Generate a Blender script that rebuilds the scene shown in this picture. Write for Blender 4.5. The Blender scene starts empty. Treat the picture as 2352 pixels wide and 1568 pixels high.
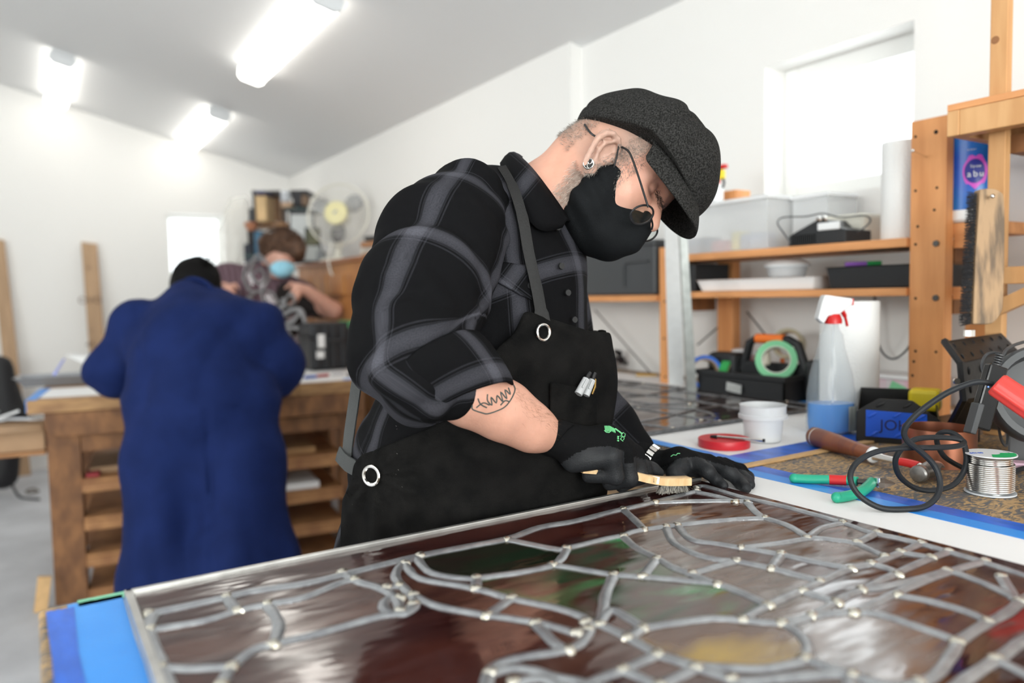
import bpy, bmesh, math, random
import numpy as np
from mathutils import Vector, Matrix, Euler, noise
random.seed(4); rng = np.random.default_rng(4)
C = bpy.context.scene.collection
SC = bpy.context.scene
# ---------------- camera, world, lights, exposure ----------------
FPX = 1756.0; CAMZ = 1.30; TZ = 0.99
yaw, pitch, roll = math.radians(32.3), math.radians(-3.4), math.radians(1.03)
fw = Vector((math.sin(yaw)*math.cos(pitch), math.cos(yaw)*math.cos(pitch), math.sin(pitch)))
r0 = Vector((math.cos(yaw), -math.sin(yaw), 0)); u0 = r0.cross(fw)
rt = math.cos(roll)*r0 - math.sin(roll)*u0
up = math.cos(roll)*u0 + math.sin(roll)*r0
CP = Vector((0, 0, CAMZ))
cam = bpy.data.cameras.new('camera'); camo = bpy.data.objects.new('camera', cam); C.objects.link(camo)
m3 = Matrix((rt, up, -fw)).transposed()
camo.matrix_world = Matrix.Translation(CP) @ m3.to_4x4()
cam.sensor_width = 36; cam.lens = 36*FPX/2352; cam.clip_start = 0.02
cam.dof.use_dof = True; cam.dof.focus_distance = 1.13; cam.dof.aperture_fstop = 2.3
SC.camera = camo
SC.view_settings.view_transform = 'Standard'; SC.view_settings.look = 'None'
SC.view_settings.gamma = 1; SC.view_settings.use_curve_mapping = False
SC.view_settings.exposure = 0.90
w = bpy.data.worlds.new('sky'); SC.world = w; w.use_nodes = True
w.node_tree.nodes['Background'].inputs[0].default_value = (0.93, 0.96, 1.0, 1)
w.node_tree.nodes['Background'].inputs[1].default_value = 1.7
SC.cycles.max_bounces = 8; SC.cycles.diffuse_bounces = 4; SC.cycles.glossy_bounces = 4
SC.cycles.transmission_bounces = 8; SC.cycles.transparent_max_bounces = 12
SC.cycles.caustics_reflective = False; SC.cycles.caustics_refractive = False
SC.cycles.use_denoising = True; SC.cycles.sample_clamp_indirect = 6

def area(name, loc, direction, sx, sy, power, col=(1, 1, 1), portal=False):
    l = bpy.data.lights.new(name, 'AREA'); l.shape = 'RECTANGLE'; l.size = sx; l.size_y = sy
    l.energy = power; l.color = col
    o = bpy.data.objects.new(name, l); C.objects.link(o); o.location = loc
    o.rotation_euler = Vector(direction).to_track_quat('-Z', 'Y').to_euler()
    if portal: l.cycles.is_portal = True
    return o
WXR = 2.07; WXN = 2.13; YB = 7.05; YF = -3.2; XL = -3.6   # room planes
# overcast daylight in the side and back windows; front and left are added fill
area('daylight_side', (WXN+0.30, 1.40, 1.85), (-1, 0, -0.12), 1.6, 1.0, 5, (0.97, 0.98, 1))
area('daylight_back', (1.22, YB+0.30, 1.80), (0, -1, -0.1), 0.9, 0.8, 3, (0.97, 0.98, 1))
area('fill_front', (-1.1, YF-0.25, 1.75), (-.05, 1, 0.14), 3.6, 1.9, 155, (1, 0.985, 0.965))  # added fill light outside a made-up window behind the camera
area('fill_left', (XL-0.25, 1.8, 1.9), (1, .25, 0.14), 3.0, 1.4, 40, (1, 0.985, 0.965))  # added fill light outside a made-up window in the left wall

# ---------------- pixel helpers ----------------
def ray(px, py): return fw + (px-1176)/FPX*rt - (py-784)/FPX*up
def P(px, py, t): return CP + t*ray(px, py)
def onz(px, py, z):
    d = ray(px, py); return CP + d*((z-CAMZ)/d.z)
def onx(px, py, x):
    d = ray(px, py); return CP + d*(x/d.x)
def ony(px, py, y):
    d = ray(px, py); return CP + d*(y/d.y)
def depth(p): return (Vector(p)-CP).dot(fw)
def pix(p):
    v = Vector(p)-CP; t = v.dot(fw); return (1176+FPX*v.dot(rt)/t, 784-FPX*v.dot(up)/t, t)

# ---------------- materials ----------------
MATS = {}
def N(nt, typ, **kw):
    n = nt.nodes.new(typ)
    for k, v in kw.items(): setattr(n, k, v)
    return n
def mat(name, col, rough=0.5, metal=0.0, var=0.0, vscale=20, bump=0.0, bscale=80, emis=0, alpha=1, trans=0,
        ior=1.45, stretch=(1, 1, 1), spec=0.5, col2=None, coat=0, sub=0, sheen=0, detail=4, rvar=0, thr=None, coord='Object'):
    """principled material with noise colour variation and noise bump in object space"""
    if name in MATS: return MATS[name]
    m = bpy.data.materials.new(name); m.use_nodes = True; nt = m.node_tree; b = nt.nodes['Principled BSDF']
    b.inputs['Base Color'].default_value = (*col, 1); b.inputs['Roughness'].default_value = rough
    b.inputs['Metallic'].default_value = metal; b.inputs['IOR'].default_value = ior
    b.inputs['Specular IOR Level'].default_value = spec; b.inputs['Transmission Weight'].default_value = trans
    b.inputs['Alpha'].default_value = alpha; b.inputs['Coat Weight'].default_value = coat
    b.inputs['Subsurface Weight'].default_value = sub; b.inputs['Sheen Weight'].default_value = sheen
    if sub: b.inputs['Subsurface Radius'].default_value = (0.02, 0.007, 0.004); b.inputs['Subsurface Scale'].default_value = 0.4
    if emis: b.inputs['Emission Color'].default_value = (*col, 1); b.inputs['Emission Strength'].default_value = emis
    tc = N(nt, 'ShaderNodeTexCoord'); mp = N(nt, 'ShaderNodeMapping'); mp.inputs['Scale'].default_value = stretch
    nt.links.new(tc.outputs[coord], mp.inputs['Vector'])
    if var or col2:
        t = N(nt, 'ShaderNodeTexNoise'); t.inputs['Scale'].default_value = vscale; t.inputs['Detail'].default_value = detail
        nt.links.new(mp.outputs[0], t.inputs['Vector'])
        r = N(nt, 'ShaderNodeValToRGB'); nt.links.new(t.outputs['Fac'], r.inputs[0])
        a, c = (thr or (0.35, 0.65)); r.color_ramp.elements[0].position = a; r.color_ramp.elements[1].position = c
        c2 = col2 or tuple(x*(1-var) for x in col)
        r.color_ramp.elements[0].color = (*c2, 1); r.color_ramp.elements[1].color = (*col, 1)
        nt.links.new(r.outputs[0], b.inputs['Base Color'])
        if rvar:
            mr = N(nt, 'ShaderNodeMapRange'); mr.inputs['To Min'].default_value = rough-rvar; mr.inputs['To Max'].default_value = rough+rvar
            nt.links.new(t.outputs['Fac'], mr.inputs[0]); nt.links.new(mr.outputs[0], b.inputs['Roughness'])
    if bump:
        t2 = N(nt, 'ShaderNodeTexNoise'); t2.inputs['Scale'].default_value = bscale; t2.inputs['Detail'].default_value = 3
        nt.links.new(mp.outputs[0], t2.inputs['Vector'])
        bp = N(nt, 'ShaderNodeBump'); bp.inputs['Strength'].default_value = bump; bp.inputs['Distance'].default_value = 0.003
        nt.links.new(t2.outputs['Fac'], bp.inputs['Height']); nt.links.new(bp.outputs[0], b.inputs['Normal'])
    MATS[name] = m; return m

# ---------------- mesh builder ----------------
ORG = {}
def rotm(axis, ang): return Matrix.Rotation(ang, 3, axis)
class MB:
    def __init__(s): s.v = []; s.f = []
    def add(s, vs, fs):
        o = len(s.v); s.v += [Vector(v) for v in vs]; s.f += [tuple(i+o for i in f) for f in fs]; return s
    def box(s, c, d, R=None):
        c = Vector(c); h = Vector(d)/2; vs = []
        for x in (-1, 1):
            for y in (-1, 1):
                for z in (-1, 1):
                    p = Vector((x*h.x, y*h.y, z*h.z)); vs.append(c + (R @ p if R else p))
        return s.add(vs, [(0, 1, 3, 2), (4, 6, 7, 5), (0, 4, 5, 1), (2, 3, 7, 6), (0, 2, 6, 4), (1, 5, 7, 3)])
    def box2(s, a, b):
        a = Vector(a); b = Vector(b); return s.box((a+b)/2, (abs(b.x-a.x), abs(b.y-a.y), abs(b.z-a.z)))
    def cyl(s, a, b, ra, rb=None, n=16, caps=True):
        a = Vector(a); b = Vector(b); rb = ra if rb is None else rb
        z = (b-a).normalized(); x = z.orthogonal().normalized(); y = z.cross(x); vs = []
        for p, r in ((a, ra), (b, rb)):
            for i in range(n):
                t = 2*math.pi*i/n; vs.append(p + r*(math.cos(t)*x+math.sin(t)*y))
        fs = [(i, (i+1) % n, n+(i+1) % n, n+i) for i in range(n)]
        if caps: fs += [tuple(range(n-1, -1, -1)), tuple(range(n, 2*n))]
        return s.add(vs, fs)
    def tube(s, path, r, n=8, closed=False, flat=1.0, upv=None, caps=True):
        path = [Vector(p) for p in path]; m = len(path); vs = []; rs = r if hasattr(r, '__len__') else [r]*m
        prev = None
        for i, p in enumerate(path):
            if closed: d = path[(i+1) % m]-path[i-1]
            else: d = path[min(i+1, m-1)]-path[max(i-1, 0)]
            d.normalize()
            if upv is not None: x = d.cross(Vector(upv)).normalized()
            elif prev is None: x = d.orthogonal().normalized()
            else: x = (prev - d*prev.dot(d)).normalized()
            prev = x; y = x.cross(d) if upv is not None else d.cross(x)
            for k in range(n):
                t = 2*math.pi*k/n; vs.append(p + rs[i]*(math.cos(t)*x + flat*math.sin(t)*y))
        fs = []
        for i in range(m if closed else m-1):
            j = (i+1) % m
            for k in range(n): fs.append((i*n+k, i*n+(k+1) % n, j*n+(k+1) % n, j*n+k))
        if not closed and caps: fs += [tuple(range(n-1, -1, -1)), tuple(range((m-1)*n, m*n))]
        return s.add(vs, fs)
    def lathe(s, prof, c=(0, 0, 0), n=32, R=None, cap0=True, cap1=True, sx=1, sy=1):
        c = Vector(c); vs = []; m = len(prof)
        for r, z in prof:
            for k in range(n):
                t = 2*math.pi*k/n; p = Vector((r*math.cos(t)*sx, r*math.sin(t)*sy, z)); vs.append(c + (R @ p if R else p))
        fs = [(i*n+k, i*n+(k+1) % n, (i+1)*n+(k+1) % n, (i+1)*n+k) for i in range(m-1) for k in range(n)]
        if cap0: fs.append(tuple(range(n-1, -1, -1)))
        if cap1: fs.append(tuple(range((m-1)*n, m*n)))
        return s.add(vs, fs)
    def prism(s, poly, z0, z1, M=None):
        n = len(poly); vs = [Vector((x, y, z0)) for x, y in poly]+[Vector((x, y, z1)) for x, y in poly]
        if M: vs = [M @ v for v in vs]
        fs = [(i, (i+1) % n, n+(i+1) % n, n+i) for i in range(n)]+[tuple(range(n-1, -1, -1)), tuple(range(n, 2*n))]
        return s.add(vs, fs)
    def ball(s, c, r, n=12, m=8, R=None):
        r = r if hasattr(r, '__len__') else (r, r, r); c = Vector(c); vs = []
        for i in range(1, m):
            a = math.pi*i/m
            for k in range(n):
                t = 2*math.pi*k/n; p = Vector((r[0]*math.sin(a)*math.cos(t), r[1]*math.sin(a)*math.sin(t), r[2]*math.cos(a)))
                vs.append(c+(R @ p if R else p))
        for q in (1, -1):
            p = Vector((0, 0, q*r[2])); vs.append(c+(R @ p if R else p))
        T = len(vs)-2; fs = [(i*n+(k+1) % n, i*n+k, (i+1)*n+k, (i+1)*n+(k+1) % n) for i in range(m-2) for k in range(n)]
        fs += [(T, k, (k+1) % n) for k in range(n)] + [(T+1, (m-2)*n+(k+1) % n, (m-2)*n+k) for k in range(n)]
        return s.add(vs, fs)
    def build(s, name, mt, parent=None, smooth=False, bevel=0, sub=0, ang=35, **tags):
        me = bpy.data.meshes.new(name); off = ORG.get(parent.name, Vector((0, 0, 0))) if parent else Vector((0, 0, 0))
        me.from_pydata([v-off for v in s.v], [], s.f); me.update()
        bmn = bmesh.new(); bmn.from_mesh(me); bmesh.ops.recalc_face_normals(bmn, faces=bmn.faces); bmn.to_mesh(me); bmn.free()
        if smooth: me.shade_smooth(); me.set_sharp_from_angle(angle=math.radians(ang))
        if mt: me.materials.append(mt)
        o = bpy.data.objects.new(name, me); C.objects.link(o)
        if parent: o.parent = parent; ORG[o.name] = off
        if bevel:
            b = o.modifiers.new('bevel', 'BEVEL'); b.width = bevel; b.segments = 2; b.limit_method = 'ANGLE'
        if sub:
            b = o.modifiers.new('sub', 'SUBSURF'); b.levels = sub; b.render_levels = sub
        for k, v in tags.items(): o[k] = v
        return o
def thing(name, loc, label, cat, group=None):
    o = bpy.data.objects.new(name, None); C.objects.link(o); o.location = loc; o.empty_display_size = 0.05
    ORG[o.name] = Vector(loc); o['label'] = label; o['category'] = cat
    if group: o['group'] = group
    return o
def tag(o, label, cat, group=None):
    o['label'] = label; o['category'] = cat
    if group: o['group'] = group
    return o
def crom(pts, k=6, closed=False):
    pts = [Vector(p) for p in pts]; n = len(pts); out = []
    for i in range(n if closed else n-1):
        g = (lambda j: pts[j % n]) if closed else (lambda j: pts[max(0, min(n-1, j))])
        a, b, c, d = g(i-1), g(i), g(i+1), g(i+2)
        for q in range(k):
            t = q/k; out.append(0.5*((2*b)+(c-a)*t+(2*a-5*b+4*c-d)*t*t+(3*b-a-3*c+d)*t*t*t))
    if not closed: out.append(pts[-1])
    return out
# ---------------- signed distance sculpting ----------------
def A3(v): return np.array([float(x) for x in v])
def prim_d(p, X):
    k = p[0]
    if k == 'c':
        a, ra, b, rb = A3(p[1]), p[2], A3(p[3]), p[4]; ba = b-a; L = max(1e-9, ba @ ba)
        h = np.clip(((X-a) @ ba)/L, 0, 1); return np.linalg.norm(X-a-h[..., None]*ba, axis=-1)-(ra+(rb-ra)*h)
    if k == 'e':
        q = X-A3(p[1])
        if len(p) > 3 and p[3] is not None: q = q @ np.array(p[3])      # columns of R are local axes
        r = np.array(p[2]); k0 = np.linalg.norm(q/r, axis=-1); k1 = np.linalg.norm(q/(r*r), axis=-1)+1e-9
        return k0*(k0-1)/k1
    if k == 'b':   # rounded box
        q = X-A3(p[1])
        if p[3] is not None: q = q @ np.array(p[3])
        q = np.abs(q)-np.array(p[2])+p[4]
        return np.linalg.norm(np.maximum(q, 0), axis=-1)+np.minimum(q.max(-1), 0)-p[4]
def smin(a, b, k):
    h = np.clip(0.5+0.5*(b-a)/k, 0, 1); return b+(a-b)*h-k*h*(1-h)
def field(prims, X, k):
    d = None
    for p in prims:
        e = prim_d(p, X); d = e if d is None else smin(d, e, k)
    return d
def nets(F, o, vx):
    """naive surface nets on grid F"""
    nx, ny, nz = F.shape; S = F < 0
    c = [(i, j, k) for i in (0, 1) for j in (0, 1) for k in (0, 1)]
    sl = lambda A, t: A[t[0]:nx-1+t[0], t[1]:ny-1+t[1], t[2]:nz-1+t[2]]
    cnt = sum(sl(S, t).astype(np.int8) for t in c); act = (cnt > 0) & (cnt < 8)
    idx = -np.ones(act.shape, np.int64); ijk = np.argwhere(act); idx[act] = np.arange(len(ijk))
    acc = np.zeros((len(ijk), 3)); num = np.zeros(len(ijk))
    for a in c:
        for ax in range(3):
            if a[ax]: continue
            b = list(a); b[ax] = 1
            fa = F[tuple((ijk+np.array(a)).T)]; fb = F[tuple((ijk+np.array(b)).T)]
            m = (fa < 0) != (fb < 0); t = np.where(m, fa/np.where(m, fa-fb, 1), 0)
            pt = np.tile(np.array(a, float), (len(ijk), 1)); pt[:, ax] += t
            acc += pt*m[:, None]; num += m
    V = (ijk + acc/num[:, None])*vx + o
    Q = []
    for ax in range(3):
        u, v = (ax+1) % 3, (ax+2) % 3
        s0 = [slice(0, None)]*3; s1 = [slice(0, None)]*3; s0[ax] = slice(0, -1); s1[ax] = slice(1, None)
        A = S[tuple(s0)]; Bm = S[tuple(s1)]; E = np.argwhere(A != Bm)
        E = E[(E[:, u] > 0) & (E[:, v] > 0) & (E[:, u] < F.shape[u]-1) & (E[:, v] < F.shape[v]-1)]
        flip = A[tuple(E.T)]
        def cell(du, dv):
            e = E.copy(); e[:, u] -= du; e[:, v] -= dv; return idx[tuple(e.T)]
        q = np.stack([cell(0, 0), cell(1, 0), cell(1, 1), cell(0, 1)], 1)
        q[~flip] = q[~flip][:, ::-1]; Q.append(q)
    Q = np.concatenate(Q); Q = Q[(Q >= 0).all(1)]
    return V, Q
def sculpt(name, prims, vox, mt, parent=None, k=0.02, disp=None, cut=None, uvf=None, matf=None, mats=None, lo=None, hi=None, smooth_it=1, pad=0.03, fn=None, **tags):
    """mesh the smooth union of the prims. disp(X) adds to the distance; cut(X,d) may carve"""
    if lo is None:
        ps = []
        for p in prims:
            if p[0] == 'c': ps += [A3(p[1])-p[2], A3(p[1])+p[2], A3(p[3])-p[4], A3(p[3])+p[4]]
            else:
                r = max(p[2]); ps += [A3(p[1])-r, A3(p[1])+r]
        lo = np.min(ps, 0)-pad; hi = np.max(ps, 0)+pad
    lo = np.array(lo); n = np.ceil((np.array(hi)-lo)/vox).astype(int)+1
    F = np.empty(tuple(n))
    ys = lo[1]+vox*np.arange(n[1]); zs = lo[2]+vox*np.arange(n[2])
    for i0 in range(0, n[0], 12):
        xs = lo[0]+vox*np.arange(i0, min(n[0], i0+12))
        X = np.stack(np.meshgrid(xs, ys, zs, indexing='ij'), -1)
        d = fn(X) if fn else field(prims, X, k)
        if disp: 
            near = np.abs(d) < 0.03
            if near.any(): d[near] += disp(X[near])
        if cut: d = cut(X, d)
        F[i0:i0+len(xs)] = d
    V, Q = nets(F, lo, vox)
    # light laplacian smoothing
    if smooth_it:
        e = np.concatenate([Q[:, [0, 1]], Q[:, [1, 2]], Q[:, [2, 3]], Q[:, [3, 0]]]); e = np.concatenate([e, e[:, ::-1]])
        for _ in range(smooth_it):
            s = np.stack([np.bincount(e[:, 0], V[e[:, 1], j], len(V)) for j in range(3)], 1)
            c = np.bincount(e[:, 0], minlength=len(V))[:, None]; V = V*0.4+0.6*s/np.maximum(c, 1)
    off = A3(ORG.get(parent.name, (0, 0, 0))) if parent else np.zeros(3)
    me = bpy.data.meshes.new(name); me.from_pydata((V-off).tolist(), [], Q.tolist()); me.update()
    me.polygons.foreach_set('use_smooth', np.ones(len(Q), bool))
    if uvf is not None:
        UV = uvf(V); l = me.uv_layers.new(name='UVMap')
        li = np.zeros(len(me.loops), np.int32); me.loops.foreach_get('vertex_index', li)
        l.data.foreach_set('uv', UV[li].astype(np.float32).ravel())
    if mats:
        for m in mats: me.materials.append(m)
        cen = V[Q].mean(1); me.polygons.foreach_set('material_index', matf(cen).astype(np.int32))
    else: me.materials.append(mt)
    o = bpy.data.objects.new(name, me); C.objects.link(o)
    if parent: o.parent = parent; ORG[o.name] = ORG.get(parent.name, Vector((0, 0, 0)))
    for kk, v in tags.items(): o[kk] = v
    return o
def chain(pts):
    """pts: list of (point, radius) -> tapered capsules"""
    return [('c', pts[i][0], pts[i][1], pts[i+1][0], pts[i+1][1]) for i in range(len(pts)-1)]
def PR(px, py, t, rpx): return (P(px, py, t), rpx*t/FPX)
def vnoise(X, scale, seed=0, octv=1):
    """cheap smooth pseudo-noise (sum of rotated sines)"""
    r = np.random.default_rng(seed); o = 0; amp = 1
    for q in range(octv):
        for _ in range(5):
            k = r.normal(size=3); k *= scale*(1.9**q)*r.uniform(0.6, 1.4)/np.linalg.norm(k); o = o+amp*np.sin(X @ k + r.uniform(0, 6.3))
        amp *= 0.5
    return o/5
# ================= materials of the room =================
M_wall = mat('wall_paint', (0.86, 0.85, 0.83), 0.75, bump=0.05, bscale=60)
M_ceil = mat('ceiling_paint', (0.80, 0.805, 0.81), 0.8, bump=0.03, bscale=40)
M_white = mat('white_trim', (0.86, 0.86, 0.84), 0.5)
M_floor = mat('concrete', (0.60, 0.61, 0.64), 0.55, var=0.22, vscale=3, bump=0.1, bscale=30, detail=8)
def structure(o): o['kind'] = 'structure'; return o
SL = 0.26; CZ = 2.41
def ceilz(x): return CZ + SL*(WXR-x)
T = 0.14
structure(MB().box2((XL-0.3, YF-0.3, -0.1), (WXN+0.3, YB+0.3, 0)).build('floor', M_floor))
b = MB(); xa, xb = XL-0.3, WXN+0.3
b.add([(xa, YF-.3, ceilz(xa)), (xb, YF-.3, ceilz(xb)), (xb, YB+.3, ceilz(xb)), (xa, YB+.3, ceilz(xa)),
       (xa, YF-.3, ceilz(xa)+.1), (xb, YF-.3, ceilz(xb)+.1), (xb, YB+.3, ceilz(xb)+.1), (xa, YB+.3, ceilz(xa)+.1)],
      [(0, 1, 2, 3), (4, 7, 6, 5), (0, 4, 5, 1), (1, 5, 6, 2), (2, 6, 7, 3), (3, 7, 4, 0)])
structure(b.build('ceiling', M_ceil))
def wall(name, axis, c, th, a0, a1, z1, holes, top=None):
    """wall slab at coordinate c (inner face), thickness th outward, span a0..a1, with rectangular holes (a,b,z0,z1)"""
    b = MB(); cuts = sorted(set([a0, a1]+[h[0] for h in holes]+[h[1] for h in holes]))
    for i in range(len(cuts)-1):
        s, e = cuts[i], cuts[i+1]; zs = [(0, z1)]
        for h in holes:
            if h[0] <= s and h[1] >= e: zs = [(0, h[2]), (h[3], z1)]
        for z0, zz in zs:
            if axis == 'x': b.box2((c, s, z0), (c+th, e, zz))
            else: b.box2((s, c, z0), (e, c+th, zz))
    return structure(b.build(name, M_wall))
# window in the wall beside the shelves: corners read off the photo on the plane of the wall
wa = onx(1757, 155, WXN); wb = onx(2100, 45, WXN)
W1 = (wb.y, wa.y, 1.60, (wa.z+wb.z)/2)
YJ = onx(1312, 300, WXR).y
wall('wall_right', 'x', WXN, T, YF, YJ, CZ+0.2, [W1])
wall('wall_right_far', 'x', WXR, T+0.06, YJ, YB, CZ+0.2, [])
va = ony(382, 490, YB)
W2 = (va.x, va.x+0.46, 1.53, va.z)
wall('wall_back', 'y', YB, T, XL, WXR+0.2, 4.3, [W2])
W3 = (-3.0, 0.8, 0.9, 2.5); wall('wall_front', 'y', YF, -T, XL, WXN+0.2, 4.3, [W3])  # opening is made up, put in behind the camera to admit fill
W4 = (0.3, 3.3, 1.2, 2.7); wall('wall_left', 'x', XL, -T, YF, YB, 4.3, [W4])  # opening is made up, placed in the unseen wall for fill
def window(name, axis, c, out, W, fr=0.045, mull=0):
    """frame in the hole plus a glass pane"""
    a, bb, z0, z1 = W; root = MB(); d = 0.05; cc = c+out*0.10
    def bx(a_, b_, z_, zz): 
        if axis == 'x': root.box2((cc, a_, z_), (cc+out*d, b_, zz))
        else: root.box2((a_, cc, z_), (b_, cc+out*d, zz))
    bx(a, a+fr, z0, z1); bx(bb-fr, bb, z0, z1); bx(a+fr, bb-fr, z1-fr, z1); bx(a+fr, bb-fr, z0, z0+fr)
    for q in range(mull):
        m = a+(bb-a)*(q+1)/(mull+1); bx(m-fr/2, m+fr/2, z0+fr, z1-fr)
    o = structure(root.build(name, M_white, bevel=0.004))
    p = MB(); g = cc+out*d*0.5
    if axis == 'x': p.box2((g-.002, a+fr*.8, z0+fr*.8), (g+.002, bb-fr*.8, z1-fr*.8))
    else: p.box2((a+fr*.8, g-.002, z0+fr*.8), (bb-fr*.8, g+.002, z1-fr*.8))
    p.build('window_pane', M_pane, o)
M_pane = bpy.data.materials.new('window_glass'); M_pane.use_nodes = True
nt = M_pane.node_tree; nt.nodes.clear(); o_ = N(nt, 'ShaderNodeOutputMaterial'); mx = N(nt, 'ShaderNodeMixShader')
tr = N(nt, 'ShaderNodeBsdfTransparent'); gl = N(nt, 'ShaderNodeBsdfGlossy'); fr_ = N(nt, 'ShaderNodeMath', operation='MULTIPLY_ADD'); lw_ = N(nt, 'ShaderNodeLayerWeight'); pw_ = N(nt, 'ShaderNodeMath', operation='POWER'); nt.links.new(lw_.outputs['Facing'], pw_.inputs[0]); pw_.inputs[1].default_value = 5; nt.links.new(pw_.outputs[0], fr_.inputs[0]); fr_.inputs[1].default_value = .85; fr_.inputs[2].default_value = .045
gl.inputs['Roughness'].default_value = 0.02; tr.inputs[0].default_value = (0.96, 0.98, 0.97, 1)
nt.links.new(fr_.outputs[0], mx.inputs[0]); nt.links.new(tr.outputs[0], mx.inputs[1]); nt.links.new(gl.outputs[0], mx.inputs[2]); nt.links.new(mx.outputs[0], o_.inputs[0])
window('window_1', 'x', WXN, 1, W1, 0.055)
window('window_2', 'y', YB, 1, W2, 0.03)
window('fill_window_front', 'y', YF, -1, W3, 0.05, 2)  # unseen window, added to go with the front fill light
window('fill_window_left', 'x', XL, -1, W4, 0.05, 1)  # unseen window, added to go with the left fill light
# ceiling fluorescent fixtures, running along the room
M_lamp = mat('lamp_diffuser', (1.0, 0.97, 0.90), 0.4, emis=2.8)
M_lampcap = mat('lamp_end_cap', (0.72, 0.74, 0.76), 0.4)
def onceil(px, py):
    d = ray(px, py); t = (ceilz(0)-CAMZ)/(d.z+SL*d.x); return CP+t*d
def fixture(c, L, label, grp='ceiling lights in a row pattern'):
    ang = math.atan(SL); R = Matrix.Rotation(ang, 3, 'Y')
    n = R @ Vector((0, 0, -1)); c = Vector(c)
    e = thing('ceiling_light', c, label, 'ceiling light', 'tube lights on the sloping ceiling')
    MB().box(c+n*0.012, (0.13, L, 0.022), R).build('housing', M_lampcap, e)
    prof = [(-.075, .0), (-.068, -.045), (-.045, -.062), (.045, -.062), (.068, -.045), (.075, .0)]
    b = MB(); vs = []
    for y in (-L/2+.02, L/2-.02):
        for x, z in prof: vs.append(c + n*0.022 + R @ Vector((x, y, z)))
    b.add(vs, [(i, (i+1) % 6, 6+(i+1) % 6, 6+i) for i in range(6)]+[(5, 4, 3, 2, 1, 0), (6, 7, 8, 9, 10, 11)])
    b.build('diffuser', M_lamp, e)
    for s in (-1, 1):
        b = MB(); vs = []
        for y in (s*(L/2), s*(L/2-.02)):
            for x, z in prof: vs.append(c + n*0.02 + R @ Vector((x*1.05, y, z*1.06)))
        b.add(vs, [(i, (i+1) % 6, 6+(i+1) % 6, 6+i) for i in range(6)]+[(5, 4, 3, 2, 1, 0), (6, 7, 8, 9, 10, 11)])
        b.build('end_cap', M_lampcap if s < 0 else M_lamp, e)
    return e
def mid_len(pa, pb):
    a = onceil(*pa); b_ = onceil(*pb); x = (a.x+b_.x)/2
    return Vector((x, (a.y+b_.y)/2, ceilz(x))), abs(a.y-b_.y)
c1, l1 = mid_len((598, 150), (700, 22)); fixture((c1.x, c1.y-0.1+0.0, c1.z), max(1.2, l1+0.4), 'long bright tube light cut by the top edge of the photo')
c2, l2 = mid_len((143, 118), (135, 225)); fixture(c2, l2, 'tube light nearest the left edge of the photo')
c3, l3 = mid_len((500, 245), (437, 328)); fixture(c3, l3, 'tube light nearest the far corner of the ceiling')
print('LIGHTS', c1, l1, c2, l2, c3, l3, 'W1', W1, 'W2', W2, 'YJ', YJ)
for x, y, lb in ((-1.2, 1.4, 'tube light high on the ceiling left of the near bench'), (-1.2, -1.4, 'tube light high on the ceiling behind the camera')):
    fixture((x, y, ceilz(x)), 1.25, lb)
# ================= near workbench with tape and paper =================
M_wood = mat('bench_wood', (0.42, 0.26, 0.13), 0.6, col2=(0.10, 0.075, 0.055), vscale=9, stretch=(6, 1, 3), detail=10, bump=0.3, bscale=60, thr=(0.42, 0.60))
M_plywear = mat('worn_plywood_edge', (0.55, 0.38, 0.22), 0.7, col2=(0.2, 0.13, 0.08), vscale=40, detail=6, stretch=(1, 1, 6))
M_paper = mat('white_paper', (0.86, 0.86, 0.86), 0.7, bump=0.05, bscale=15)
M_tape = mat('blue_tape', (0.02, 0.15, 0.72), 0.35, col2=(0.012, 0.10, 0.50), vscale=14, bump=0.15, bscale=90, stretch=(3, 1, 1))
M_tape2 = mat('light_blue_tape', (0.03, 0.27, 0.80), 0.4, col2=(0.05, 0.32, 0.85), vscale=6, bump=0.1, bscale=60)
M_strip = mat('bare_wood_strip', (0.66, 0.42, 0.20), 0.6, var=0.15, vscale=30, stretch=(1, 8, 1))
# worn chipboard surface: wood scraped through dark grain
M_top = bpy.data.materials.new('worn_bench_surface'); M_top.use_nodes = True; nt = M_top.node_tree; bs = nt.nodes['Principled BSDF']
tc = N(nt, 'ShaderNodeTexCoord'); mp = N(nt, 'ShaderNodeMapping'); mp.inputs['Scale'].default_value = (1, 2.4, 1); mp.inputs['Rotation'].default_value = (0, 0, 0.5)
nt.links.new(tc.outputs['Object'], mp.inputs[0])
n1 = N(nt, 'ShaderNodeTexNoise'); n1.inputs['Scale'].default_value = 38; n1.inputs['Detail'].default_value = 5; n1.inputs['Distortion'].default_value = 2.5
n2 = N(nt, 'ShaderNodeTexNoise'); n2.inputs['Scale'].default_value = 6; n2.inputs['Detail'].default_value = 3
for n_ in (n1, n2): nt.links.new(mp.outputs[0], n_.inputs['Vector'])
ad = N(nt, 'ShaderNodeMath', operation='MULTIPLY_ADD'); ad.inputs[1].default_value = 0.35; nt.links.new(n2.outputs[0], ad.inputs[0]); nt.links.new(n1.outputs[0], ad.inputs[2])
cr = N(nt, 'ShaderNodeValToRGB'); e = cr.color_ramp.elements; e[0].position = 0.60; e[0].color = (0.10, 0.105, 0.115, 1); e[1].position = 0.76; e[1].color = (0.50, 0.32, 0.15, 1)
x_ = e.new(0.68); x_.color = (0.27, 0.185, 0.10, 1)
nt.links.new(ad.outputs[0], cr.inputs[0]); nt.links.new(cr.outputs[0], bs.inputs['Base Color']); bs.inputs['Roughness'].default_value = 0.6
bp = N(nt, 'ShaderNodeBump'); bp.inputs['Strength'].default_value = 0.25; bp.inputs['Distance'].default_value = 0.002; nt.links.new(n1.outputs[0], bp.inputs['Height']); nt.links.new(bp.outputs[0], bs.inputs['Normal'])

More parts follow.
